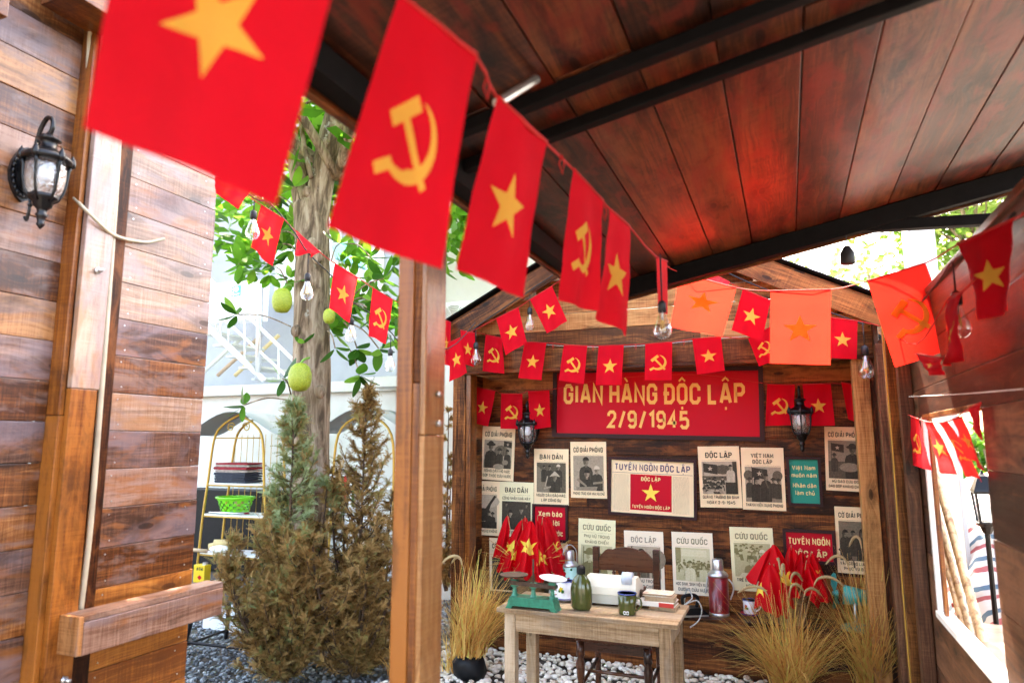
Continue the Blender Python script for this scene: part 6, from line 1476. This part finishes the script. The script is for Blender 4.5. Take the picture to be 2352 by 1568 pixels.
m = MB(); m.tube([(Wm / 2, .02, .05), (Wm / 2 + .03, .02, .05)], .028, 12); m.tube([(Wm / 2 + .02, .02, .05), (Wm / 2 + .035, -.02, .10)], .008, 6); m.build('crank', RUST, am, None, True)
for x in (-.42, .42):
    for y in (-.09, .1): MB().lathe([(.012, 0), (.012, .012)], (Wm * x, y, 0), 8).build('foot', RUBBER, am)
m = MB(); m.tube([(-Wm * .45, -.1135, .04), (-Wm * .45, -.111, .04)], .005, 8); m.tube([(-Wm * .40, -.1135, .04), (-Wm * .40, -.111, .04)], .005, 8); m.build('screw_holes', INK, am)
# books
def book(p, w_, d, h, rz, cover, label, spine=None, tilt=0):
    r = thing('book', p, label, 'book', 'stack of old books', rz)
    MB().box((-w_ / 2 + .004, -d / 2 + .003, .003), (w_ / 2 - .004, d / 2 - .003, h - .003)).build('pages', BOOKP, r)
    MB().box((-w_ / 2, -d / 2, 0), (w_ / 2, d / 2, .0028)).build('back_cover', cover, r); MB().box((-w_ / 2, -d / 2, h - .0028), (w_ / 2, d / 2, h), .001).build('front_cover', cover, r)
    if spine: MB().box((-w_ / 2, -d / 2 - .002, 0), (w_ * .1, -d / 2 + .002, h)).build('spine', cover, r); MB().box((w_ * .1, -d / 2 - .002, .0), (w_ / 2, -d / 2 + .002, h)).build('spine_label', spine, r)
    return r
p = onz(1530, 1404, TB) + V(-.02, .07, 0)
book(p, .15, .11, .020, -.1, BOOKP, 'brown worn book at the bottom of the stack')
book(p + V(-.035, .0, .0205), .20, .13, .022, -.06, WHITEC, 'white book with red spine in the middle of the stack', spine=REDC)
book(p + V(-.02, .01, .043), .165, .115, .024, .02, BOOKP, 'yellowed book second from the top of the stack')
book(p + V(-.03, .015, .0675), .16, .115, .014, -.03, COVER, 'old book with faded painted cover on top')

# ================================================================ THINGS ON THE BENCH
BZ = .384
def thermos(p, r, h, body, label, deco=False):
    t = thing('thermos_flask', p, label, 'thermos', 'vacuum flasks on the bench')
    m = MB(); m.lathe([(0, 0), (r * .98, 0), (r * 1.02, .012), (r, .02), (r, h * .66)], n=26); m.build('body', body, t, None, True)
    m = MB(); m.lathe([(r, h * .66), (r * 1.04, h * .665), (r * 1.04, h * .69), (r * .92, h * .725), (r * .64, h * .755), (r * .62, h * .77), (r * .6, h * .77)], n=26); sh = m.build('shoulder', ALU, t, None, True)
    m = MB(); m.lathe([(r * .56, h * .76), (r * .57, h * .80), (r * .56, h * .93), (r * .48, h * .955), (r * .42, h * .96), (r * .2, h * .965), (0, h * .965)], n=22); m.build('cup_lid', ALU, t, None, True)
    m = MB(); m.lathe([(r * 1.015, 0), (r * 1.03, .004), (r * 1.03, .016), (r * 1.005, .022)], n=26); m.build('foot_ring', ALU, t, None, True)
    m = MB(); a = R(35)
    if deco: m.tube(curve([(-r * .9 * math.cos(a), -r * .9 * math.sin(a), h * .70), (-r * .8 * math.cos(a), -r * .8 * math.sin(a), h * .95), (0, 0, h * 1.06), (r * .8 * math.cos(a), r * .8 * math.sin(a), h * .95), (r * .9 * math.cos(a), r * .9 * math.sin(a), h * .70)], 6), .004, 6)
    else:
        m.tube(curve([(-r * 1.03, -r * .2, h * .64), (-r * 1.15, -r * .2, h * .52), (-r * 1.3, -r * .2, h * .36)], 4), .006, 6); m.tube(curve([(r * 1.03, 0, h * .62), (r * 1.35, 0, h * .56), (r * 1.5, 0, h * .45), (r * 1.2, 0, h * .30), (r * 1.15, 0, h * .28)], 5), .006, 6)
    m.build('carry_handle', ALU, t, None, True)
    if deco:
        def petal(cx, cz, s, mt, nm, n=7):
            m = MB(); T = lambda x, z_: V((r * 1.006 + .001) * math.sin(x / r), -(r * 1.006 + .001) * math.cos(x / r), z_)
            P = [(s * (1 if k % 2 else .72) * math.cos(k * math.pi / n), s * (1 if k % 2 else .72) * math.sin(k * math.pi / n)) for k in range(2 * n)]
            m.add([T(cx, cz)] + [T(cx + x, cz + z_) for x, z_ in P], [(0, 1 + k, 1 + (k + 1) % (2 * n)) for k in range(2 * n)]); m.build(nm, mt, t)
        petal(.004, h * .40, .036, FLOWER, 'flower_print'); petal(-.028, h * .54, .018, FLOWER, 'flower_print'); petal(-.03, h * .28, .020, FLOWER, 'flower_print')
        for cx, cz in ((-.03, .6), (.03, .62), (.03, .22), (-.008, .17), (-.035, .42), (.042, .3)): petal(cx, h * cz, .012, STEMP, 'leaf_print', 3)
    return t
p = onz(1651, 1416, BZ); thermos(p + V(0, .06, 0), .072, at(1651, 1280, depth(p)).z - BZ, REDMET, 'worn dark red thermos with metal cup on the bench')
p = ony(1310, 1380, 5.5); thermos(V(p.x, 5.5, BZ), .066, (ony(1310, 1262, 5.5).z - BZ) / .965, MINT, 'mint thermos painted with red flowers behind the canteen', True)
p = onz(1722, 1416, BZ); mug(p + V(0, .05, 0), .046, .095, ENAMEL, 'white flowered enamel mug with red saucer beside the red thermos', saucer=FLOWER, ang=-.2, deco=[(-1.9, .055, .014, FLOWER, 'flower_print'), (-1.7, .04, .012, STEMP, 'leaf_print'), (-2.05, .038, .010, YELTIN, 'flower_print')])
p = ony(1290, 1372, 5.45); mug(V(p.x - .05, 5.44, BZ), .05, .10, ENAMEL, 'white and red enamel cup half hidden behind the scale', rim=FLOWER, ang=2.5, deco=[(-4.3, .05, .02, FLOWER, 'flower_print')])
# desk flags in straw baskets
def basket(p, r, h, label):
    b = thing('straw_basket', p, label, 'basket', 'woven baskets holding flags')
    m = MB(); m.lathe([(0, .004), (r * .86, 0), (r * .95, .03), (r, h * .6), (r * .98, h), (r * .93, h + .004), (r * .9, h - .02), (r * .85, .03), (0, .02)], n=28); m.build('wall', WICK, b, None, True)
    m = MB()
    for z_ in (h, h * .82): m.tube([(r * 1.0 * math.cos(k * .2244), r * 1.0 * math.sin(k * .2244), z_) for k in range(29)], .007, 6)
    m.build('rim', WICK, b, None, True); return b
def star_on(F, NN, s0, t0, rs_, asp):
    m = MB()
    for sg in (1, -1):
        for pl, zz in EMB[('star', 0)]:
            cl_ = [(min(.985, max(.015, s0 + x * rs_)), t0 - y * rs_ * asp) for x, y in pl]
            if all(c[0] in (.985, .015) for c in cl_): continue
            vs = [F(*c) + NN(*c) * sg * .0022 for c in cl_]; m.add(vs, [tuple(range(len(vs)))])
    return m
def desk_flag(foot, tip, bot, Wd, label, group, seed=0, star=None, yaw=0.0):
    """a stick from foot to tip; the cloth falls in folds from the tip to bot and is Wd wide at its lower edge"""
    q = random.Random(seed); r = thing('desk_flag', foot, label, 'flag', group)
    m = MB(); m.tube([foot, tip + (tip - foot).normalized() * .012], .003, 6); m.build_world('stick', BAMB, r)
    ph, ph2 = q.uniform(0, 6.3), q.uniform(0, 6.3); nf = q.uniform(1.3, 2.1); ax = Matrix.Rotation(yaw, 3, 'Z') @ V(1, 0, 0); dn = (bot - tip); L = dn.length; dn.normalize()
    nr = ax.cross(dn); nr = nr.normalized(); nr = nr if nr.dot(ORG - tip) > 0 else -nr
    def F(s, t):
        u = s * 2 - 1; w_ = Wd * (.10 + 1.10 * t ** .6 - .20 * t * t)
        ln = L * (1 - .10 * u * u + .07 * math.sin(ph + 3.3 * u) + .03 * math.sin(ph2 + 8 * u))
        f = (.055 * math.cos(nf * math.pi * u + ph) + .024 * math.sin(6.5 * u + ph2 + 2 * t)) * (.12 + t) * min(1, Wd / .16) * .55 - .05 * u * u * t
        return tip + dn * (t * ln) + ax * (u * w_ / 2) + nr * f
    def NN(s, t):
        e = .015; n = (F(s + e, t) - F(s - e, t)).cross(F(s, t + e) - F(s, t - e)); return n.normalized()
    m = MB(); nx_, ny_ = 32, 20
    m.add([F(i / nx_, j / ny_) for j in range(ny_ + 1) for i in range(nx_ + 1)], [(j * (nx_ + 1) + i, j * (nx_ + 1) + i + 1, (j + 1) * (nx_ + 1) + i + 1, (j + 1) * (nx_ + 1) + i) for j in range(ny_) for i in range(nx_)])
    m.build_world('cloth', SATIN, r, True)
    if star:
        s0, t0, rm = star; wl_ = Wd * (.10 + 1.10 * t0 ** .6 - .20 * t0 * t0); star_on(F, NN, s0, t0, rm / wl_, wl_ / L).build_world('star', YELP, r, True)
    return r
# left bundle: basket on the bench behind the scale
LBy = 5.44; pL = ony(1215, 1385, LBy); zL = BZ
basket(V(pL.x, LBy, zL), .13, .24, 'straw basket of flags behind the green scale')
LB = [((1166, 1184), (1146, 1288), 32, .0, None, 'far left drooping flag of the left bundle'), ((1206, 1187), (1209, 1270), 30, .08, None, 'small back flag tip in the middle of the left bundle'),
      ((1199, 1194), (1158, 1326), 44, -.08, (.42, .52, .075), 'second flag of the left bundle with a bent star'), ((1212, 1203), (1180, 1334), 40, -.10, (.15, .62, .06), 'low flag of the left bundle under the front star'),
      ((1235, 1186), (1272, 1326), 46, -.03, (.3, .45, .06), 'tall flag right of the middle in the left bundle'), ((1255, 1184), (1284, 1312), 44, .03, (.55, .58, .055), 'rightmost flag of the left bundle'),
      ((1246, 1191), (1262, 1318), 40, -.06, None, 'plain folded flag inside the right half of the left bundle'), ((1232, 1231), (1252, 1340), 40, -.16, (.5, .48, .075), 'short flag with full star hanging over the scale pan'),
      ((1219, 1196), (1207, 1322), 56, -.20, (.5, .48, .080), 'front flag of the left bundle showing the largest star')]
for k, (tp_, bt_, wpx, dy, st, lb) in enumerate(LB):
    tip = ony(*tp_, LBy + dy); bot = ony(*bt_, LBy + dy - .05); foot = V(pL.x + (tip.x - pL.x) * .25, LBy + dy * .25, zL + .03)
    desk_flag(foot, tip, bot, wpx * depth(bot) / FPX, lb, 'desk flags in the left basket', 20 + k, st, random.uniform(-.2, .4))
m = MB(); rq = random.Random(4)
for k in range(60):
    a = rq.uniform(0, 6.3); b_ = V(pL.x + .08 * math.cos(a), LBy + .08 * math.sin(a), zL + .2); e = b_ + V(.28 * math.cos(a), .12 * math.sin(a), rq.uniform(.02, .3)); m.tv = rq.random(); m.tube(curve([b_, (b_ + e) / 2 + V(0, 0, .04), e], 3), .0016, 4)
o = m.build_world('straw', STRAW, None); tag(o, 'loose straw sticking out of the left flag basket', 'straw', kind='stuff')
# right bundle
RBy = 5.46; pR = ony(1812, 1425, RBy); zR = BZ
basket(V(pR.x, RBy, zR), .125, ony(1812, 1366, RBy).z - zR, 'straw basket of flags at the right end of the bench')
RB = [((1774, 1256), (1744, 1338), 46, .0, None, 'left flag of the right bundle spreading behind the front one'), ((1817, 1255), (1822, 1345), 44, .06, None, 'back flag of the right bundle with two sharp folds'),
      ((1842, 1267), (1838, 1356), 44, .04, None, 'middle flag of the right bundle without a star'), ((1863, 1269), (1893, 1390), 50, -.02, (.25, .42, .07), 'rightmost long flag of the right bundle'),
      ((1852, 1290), (1876, 1372), 50, -.08, None, 'low crossing flag at the right of the right bundle'), ((1777, 1250), (1814, 1385), 50, -.10, (.55, .56, .075), 'flag of the right bundle showing a full star'),
      ((1768, 1296), (1766, 1408), 66, -.18, (.12, .6, .06), 'broad front flag of the right bundle hanging over the basket'), ((1778, 1298), (1798, 1412), 30, -.15, None, 'narrow strip of flag over the basket front')]
for k, (tp_, bt_, wpx, dy, st, lb) in enumerate(RB):
    tip = ony(*tp_, RBy + dy); bot = ony(*bt_, RBy + dy - .05); foot = V(pR.x + (tip.x - pR.x) * .3, RBy + dy * .3, zR + .03)
    desk_flag(foot, tip, bot, wpx * depth(bot) / FPX, lb, 'desk flags in the right basket', 50 + k, st, random.uniform(-.1, .5))
# teal desk fan
p = ony(1950, 1400, 5.45); fn = thing('desk_fan', V(p.x, 5.45, BZ), 'small teal desk fan with bare blades by the right post', 'fan')
hz_ = ony(1950, 1365, 5.45).z - BZ
m = MB(); m.tube([(-.03, 0, hz_), (.13, 0, hz_ - .015)], [.065, .05], 18); m.build('motor', TEAL, fn, None, True)
m = MB(); m.tube([(.03, -.03, .0), (.04, -.03, hz_ - .04)], .013, 8); m.build('stem', ALU, fn, None, True); m = MB(); m.lathe([(.10, 0), (.10, .02), (.03, .04), (0, .04)], (.04, -.01, 0), 20); m.build('base', TEAL, fn, None, True)
m = MB(); m.tube([(-.10, 0, hz_), (-.06, 0, hz_)], [.012, .03], 12); m.build('hub', TEAL, fn, None, True)
for k in range(3):
    a = k * 2.094 + 1.2; d = V(0, math.cos(a), math.sin(a)); s = V(.5, -math.sin(a), math.cos(a)).normalized()
    c = V(-.08, 0, hz_); m = MB(); m.add([c + d * .02 - s * .014, c + d * .07 - s * .05, c + d * .13 - s * .035, c + d * .145, c + d * .13 + s * .03, c + d * .07 + s * .04, c + d * .02 + s * .014], [tuple(range(7))]); m.build('blade', TEAL, fn)
# old flat iron with braided cord
p = ony(1592, 1415, 5.42); ir = thing('flat_iron', V(p.x, 5.42, BZ), 'black antique electric iron right of the table', 'iron', None, .5)
m = MB(); m.prism([(-.10, 0), (.06, 0), (.11, .0), (.06, .0)][:3] + [(.10, .02), (.04, .06), (-.09, .06)], (1, 0, 0), (0, 0, 1), (0, 1, 0), (0, -.05, 0), .10); m.build('body', BLACKP, ir); m = MB(); m.tube(curve([(-.07, 0, .06), (-.075, 0, .13), (0, 0, .145), (.04, 0, .12), (.03, 0, .06)], 5), .013, 8); m.build('handle', BLACKP, ir, None, True)
m = MB(); m.box((-.105, -.055, -.0), (.10, .055, .012)); m.build('sole_plate', ALU, ir)
m = MB(); c0 = ony(1583, 1385, 5.2); m.tube(curve([ony(1570, 1395, 5.42), ony(1578, 1352, 5.40), ony(1590, 1372, 5.38), ony(1572, 1388, 5.36), ony(1600, 1378, 5.34), ony(1612, 1400, 5.32), ony(1604, 1425, 5.31), ony(1585, 1440, 5.31)], 7), .005, 6)
tag(m.build_world('braided_cord', plain('braided_cotton', (.6, .58, .52), .9, noise=.75, nscale=130), None, True), 'black and white braided cord looping off the bench', 'cord')

# ================================================================ FOUNTAIN GRASSES
def grass(base, n, hmin, hmax, spread, label, seed, plumes=0, bag=False, lean=V(0, 0, 0), cmin=0, ax=.6, plh=(1.0, 1.2)):
    q = random.Random(seed); r = thing('fountain_grass', base, label, 'grass', 'dry fountain grass clumps')
    z0 = .16 if bag else .02; m = MB()
    for k in range(n):
        a = q.uniform(0, 6.3); s = q.random() ** .6 * spread; h = q.uniform(hmin, hmax) * (1 - .25 * s / max(spread, .01)); w_ = q.uniform(.0026, .0058)
        o = V(q.gauss(0, .045), q.gauss(0, .045), z0); out = V(math.cos(a), math.sin(a), 0) * s + V(q.gauss(0, .05), q.gauss(0, .05), 0) + lean * q.uniform(.5, 1.2); side = V(-math.sin(a), math.cos(a), 0)
        m.tv = min(1, max(0, q.gauss(.5, .28))); vs = []; N_ = 6; kink = q.uniform(-.035, .035); dr = q.uniform(.0, .55) if s > spread * .35 else q.uniform(0, .1)
        for j in range(N_ + 1):
            t = j / N_; pt = o + out * (t ** 1.25) + side * (kink * math.sin(5 * t + a)) * t + V(0, 0, h * (t - dr * t ** 3)); ww = w_ * (1 - t * .85); vs += [pt - side * ww, pt + side * ww]
        m.add(vs, [(2 * j, 2 * j + 1, 2 * j + 3, 2 * j + 2) for j in range(N_)])
    m.build('blades', STRAW, r)
    for k in range(plumes):
        a = q.uniform(0, 6.3); s = q.uniform(.10, .5) * spread; h = q.uniform(*plh) * hmax; out = V(math.cos(a), math.sin(a) * .6, 0); o = V(q.uniform(-.04, .04), q.uniform(-.04, .04), z0)
        hk = q.uniform(.08, .13); P = [o, o + out * s * .4 + V(0, 0, h * .6), o + out * s * .8 + V(0, 0, h * .93), o + out * (s * .95 + hk * .25) + V(0, 0, h * 1.0), o + out * (s + hk * .8) + V(0, 0, h * .99), o + out * (s + hk * 1.35) + V(0, 0, h * .93)]
        C = curve(P, 6); st = MB(); st.tube(C[:14], .0016, 5); stem = st.build('stalk', PLANTG if k % 3 == 0 else BAMB, r)
        pm = MB(); T0 = 12; rr = [.009 * math.sin(math.pi * min(1, (j + .6) / (len(C) - T0 + .3))) ** .5 + .001 for j in range(len(C) - T0)]; pm.tube(C[T0:], rr, 8)
        for j in range(260):
            i = q.randrange(T0, len(C) - 1); u_ = q.random(); c = C[i] * (1 - u_) + C[i + 1] * u_; dd = V(q.gauss(0, 1), q.gauss(0, 1), q.gauss(0, 1)).normalized(); fw = (C[i + 1] - C[i]).normalized(); e = c + (dd + fw * .7) * q.uniform(.010, .018); sd = dd.cross(fw).normalized() * .0006
            pm.add([c - sd, c + sd, e], [(0, 1, 2)])
        pm.build('plume', PLUME, stem, WM[r], False)
    if bag:
        b = MB(); b.lathe([(0, 0), (.10, .005), (.125, .06), (.115, .12), (.085, .16), (.06, .165), (0, .15)], n=18); b.v = [(x + .012 * math.sin(9 * x + 40 * z_), y + .012 * math.sin(50 * y + 20 * z_), z_) for x, y, z_ in b.v]; b.build('grow_bag', BLACKP, r, None, True)
    return r
p = onz(1072, 1562, 0); grass(p + V(0, .05, 0), 760, .35, .80, .34, 'golden grass in a black bag beside the left post', 31, 2, True, V(.15, 0, 0), plh=(.75, .85))
p = onz(1820, 1600, 0); grass(p, 760, .40, .80, .56, 'plumed golden grass clump in front of the right basket', 37, 7, False, plh=(.8, 1.05))
p = onz(2010, 1590, 0); grass(p + V(0, -.05, 0), 950, .50, 1.02, .48, 'tallest plumed grass clump at the foot of the right wall', 41, 8, False, V(.02, 0, 0), plh=(.8, 1.05))
p = onz(905, 1568, 0); grass(p + V(-.02, .1, 0), 120, .25, .45, .25, 'thin pale grass tuft behind the orange post', 43, 0)
p = onz(1022, 1560, 0); grass(p + V(0, .15, 0), 90, .2, .42, .22, 'sparse arching grass tuft right of the orange post', 44, 0)

# ================================================================ OUTSIDE THE WINDOW
for k, (xa, ya, xb, yb, x, rr, lb) in enumerate(((2148, 1080, 2265, 1500, RX + .14, .020, 'thickest pale bamboo pole leaning outside the window'), (2138, 1120, 2235, 1480, RX + .12, .016, 'middle bamboo pole leaning outside the window'), (2122, 1105, 2200, 1400, RX + .10, .012, 'thin mottled bamboo pole leaning outside the window'))):
    a, b = onx(xa, ya, x), onx(xb, yb, x - .02); b2 = b + (b - a) * 1.0; n_ = 7
    m = MB()
    pts = []; rs_ = []
    for j in range(n_):
        t = j / (n_ - 1); c = a + (b2 - a) * t; pts += [c - (b2 - a) * .006, c, c + (b2 - a) * .006]; rs_ += [rr, rr * 1.12, rr]
    m.tube(pts, rs_, 12); tag(m.build_world('bamboo_pole', BAMB, None, True), lb, 'bamboo pole', 'bamboo poles outside the window')
wp0, wp1 = onx(2160, 1100, RX + .5), onx(2200, 1100, RX + .5)
tag(MB().box((RX + .5, wp1.y - .02, 0), (RX + .53, wp0.y + .16, 2.9), .004).build_world('white_pillar', WHITEW), 'white painted pillar just outside the window', 'pillar')
# tarpaulin heap
def tarp(c, sx, sy, sz, label, seed):
    q = random.Random(seed); m = MB(); nu, nv = 40, 26
    ph = [q.uniform(0, 6.3) for _ in range(6)]
    for j in range(nv + 1):
        for i in range(nu):
            a = 2 * math.pi * i / nu; t = j / nv; rr = (1 - t ** 2.2) ** .5 if t < 1 else 0
            f = 1 + .10 * math.sin(3 * a + ph[0] + 4 * t) + .08 * math.sin(7 * a + ph[1] + 6 * t) + .05 * math.sin(11 * a + ph[2] - 8 * t)
            m.add([(sx * rr * f * math.cos(a), sy * rr * f * math.sin(a), sz * t * (1 + .05 * math.sin(4 * a + ph[3])))], [])
    m.f = [(j * nu + i, j * nu + (i + 1) % nu, (j + 1) * nu + (i + 1) % nu, (j + 1) * nu + i) for j in range(nv) for i in range(nu)]
    o = part(None, m.mesh('tarpaulin', True), 'tarpaulin', TARP, Matrix.Translation(c)); return tag(o, label, 'tarpaulin')
c = onx(2235, 1135, RX + .75); tarp(V(RX + .80, c.y - .25, 0), .36, 1.25, c.z + .12, 'striped red blue and white tarpaulin heap outside the window', 3)
c = onx(2205, 1500, RX + .22); bt = thing('plastic_bottle', onx(2200, 1465, RX + .2) + V(0, 0, -.05), 'clear plastic bottle with red cap behind the window sill', 'bottle')
m = MB(); m.lathe([(0, 0), (.036, .002), (.038, .03), (.035, .08), (.038, .12), (.036, .15), (.022, .19), (.013, .205), (.013, .215)], n=18); m.build('body', GLASS, bt, None, True); m = MB(); m.lathe([(.015, .212), (.0155, .232), (0, .233)], n=14); m.build('cap', REDC, bt)
MB().box((RX + .06, 2.5, .6), (RX + .3, 3.9, .82)).build_world('outer_shelf', SIDEW); tag(bpy.data.objects['outer_shelf'], 'brown plank ledge outside below the window', 'ledge')
# square lantern outside
c = onx(2262, 1165, RX + .3); ln_ = thing('square_lantern', c, 'black framed square lantern outside the window', 'lantern')
m = MB(); hb, ht, hh_ = .030, .042, .15
for sx, sy in ((-1, -1), (1, -1), (1, 1), (-1, 1)): m.tube([(sx * hb, sy * hb, -hh_ / 2), (sx * ht, sy * ht, hh_ / 2)], .007, 4)
for h_, z_ in ((hb, -hh_ / 2), (ht, hh_ / 2)): m.tube([(-h_, -h_, z_), (h_, -h_, z_), (h_, h_, z_), (-h_, h_, z_), (-h_, -h_, z_)], .009, 4)
m.build('frame', BLACKM, ln_)
m = MB(); m.lathe([(.07, hh_ / 2 + .005), (.066, hh_ / 2 + .015), (.05, hh_ / 2 + .045), (.03, hh_ / 2 + .08), (.012, hh_ / 2 + .09), (0, hh_ / 2 + .11)], n=4); m.build('cap', BLACKM, ln_)
m = MB(); m.lathe([(.0, -hh_ / 2 - .06), (.02, -hh_ / 2 - .05), (.03, -hh_ / 2 - .02), (.06, -hh_ / 2)], n=8); m.build('base', BLACKM, ln_)
m = MB()
for sx, sy, tx, ty in ((-1, -1, 1, -1), (1, -1, 1, 1), (1, 1, -1, 1), (-1, 1, -1, -1)): m.add([(sx * hb, sy * hb, -hh_ / 2), (tx * hb, ty * hb, -hh_ / 2), (tx * ht, ty * ht, hh_ / 2), (sx * ht, sy * ht, hh_ / 2)], [(0, 1, 2, 3)])
m.build('panes', LGLASS, ln_)
m = MB(); m.tube([(0, 0, -hh_ / 2 - .05), (0, 0, -.75)], .012, 8); m.build('pole', BLACKM, ln_)
# leafy bush outside and trees beyond
def far_tree(base, crown_c, crown_r, n, L, label, seed, mat=FARLEAF, trunk_r=.12, clumps=26, name='leafy_tree'):
    q = random.Random(seed); r = thing(name, base, label, 'tree' if name != 'leafy_bush' else 'bush')
    loc = Vector(base); m = MB(); cc = Vector(crown_c)
    m.tube(curve([loc, (loc + cc) / 2 + V(.1, 0, 0), cc + V(0, 0, crown_r[2] * .5)], 6), [trunk_r * (1 - k / 16) for k in range(13)], 8)
    cl = []
    for k in range(clumps):
        d = V(q.gauss(0, 1), q.gauss(0, 1), q.gauss(0, 1)).normalized() * q.uniform(.35, 1.0); c = cc + V(d.x * crown_r[0], d.y * crown_r[1], d.z * crown_r[2]); cl.append(c)
        m.tube(curve([cc + (c - cc) * .05 - V(0, 0, crown_r[2] * .4), (cc + c) / 2, c], 4), [trunk_r * .22 * (1 - j / 10) for j in range(9)], 5)
    m.build_world('trunk', BARK, r, True); f = MB()
    for k in range(n):
        c = q.choice(cl) + V(q.gauss(0, 1) * crown_r[0], q.gauss(0, 1) * crown_r[1], q.gauss(0, 1) * crown_r[2]) * .17
        d = V(q.gauss(0, 1), q.gauss(0, 1), q.gauss(0, .7)).normalized(); s = d.cross(V(q.gauss(0, 1), q.gauss(0, 1), 1)).normalized() * L * .28; f.tv = min(1, max(0, .5 + q.gauss(0, .25)))
        f.add([c, c + d * L * .45 - s, c + d * L, c + d * L * .45 + s], [(0, 1, 2, 3)])
    f.build_world('crown', mat, r); return r
c = onx(2225, 1080, RX + 1.6); far_tree(V(c.x + .2, c.y, 0), V(c.x + .2, c.y + .1, c.z + .1), (.55, .7, .55), 1500, .13, 'bright green bush outside behind the window flags', 61, LEAF, .04, 16, 'leafy_bush')
c = ony(2240, 500, 13.0); far_tree(V(c.x, 13, 0), c, (2.3, 1.6, 1.6), 4200, .20, 'light green tree above the right wall under the roof', 62)
c = ony(2000, 690, 18.0); far_tree(V(c.x, 18, 0), c, (3.4, 2.0, 1.3), 1100, .24, 'hazy sparse tree far behind the booth roof', 63, clumps=14)
c = ony(1790, 640, 19.0); far_tree(V(c.x - 1, 19, 0), c + V(-1, 0, 0), (2.6, 2.0, 1.0), 500, .24, 'faint treetop against the white sky left of the socket', 64, clumps=10)
p0, p1 = ony(2086, 540, 10.0), ony(2148, 540, 10.0)
tag(MB().box((p0.x, 10, 0), (p1.x, 10.5, 8), .01).build_world('concrete_column', WHITEW), 'tall pale concrete column against the sky at right', 'column')
p = ony(1990, 715, 6.6); vt = thing('roof_vent', V(p.x, 6.6, p.z - .9), 'dark stacked roof vent behind the right gable slope', 'vent')
m = MB(); m.tube([(0, 0, -1.2), (0, 0, .9)], .07, 12); m.build('pipe', GREYP, vt, None, True)
for k in range(3): m = MB(); m.lathe([(.16, .62 + k * .13), (.16, .65 + k * .13), (.08, .70 + k * .13), (0, .70 + k * .13)], n=16); m.build('cowl', STEEL, vt)
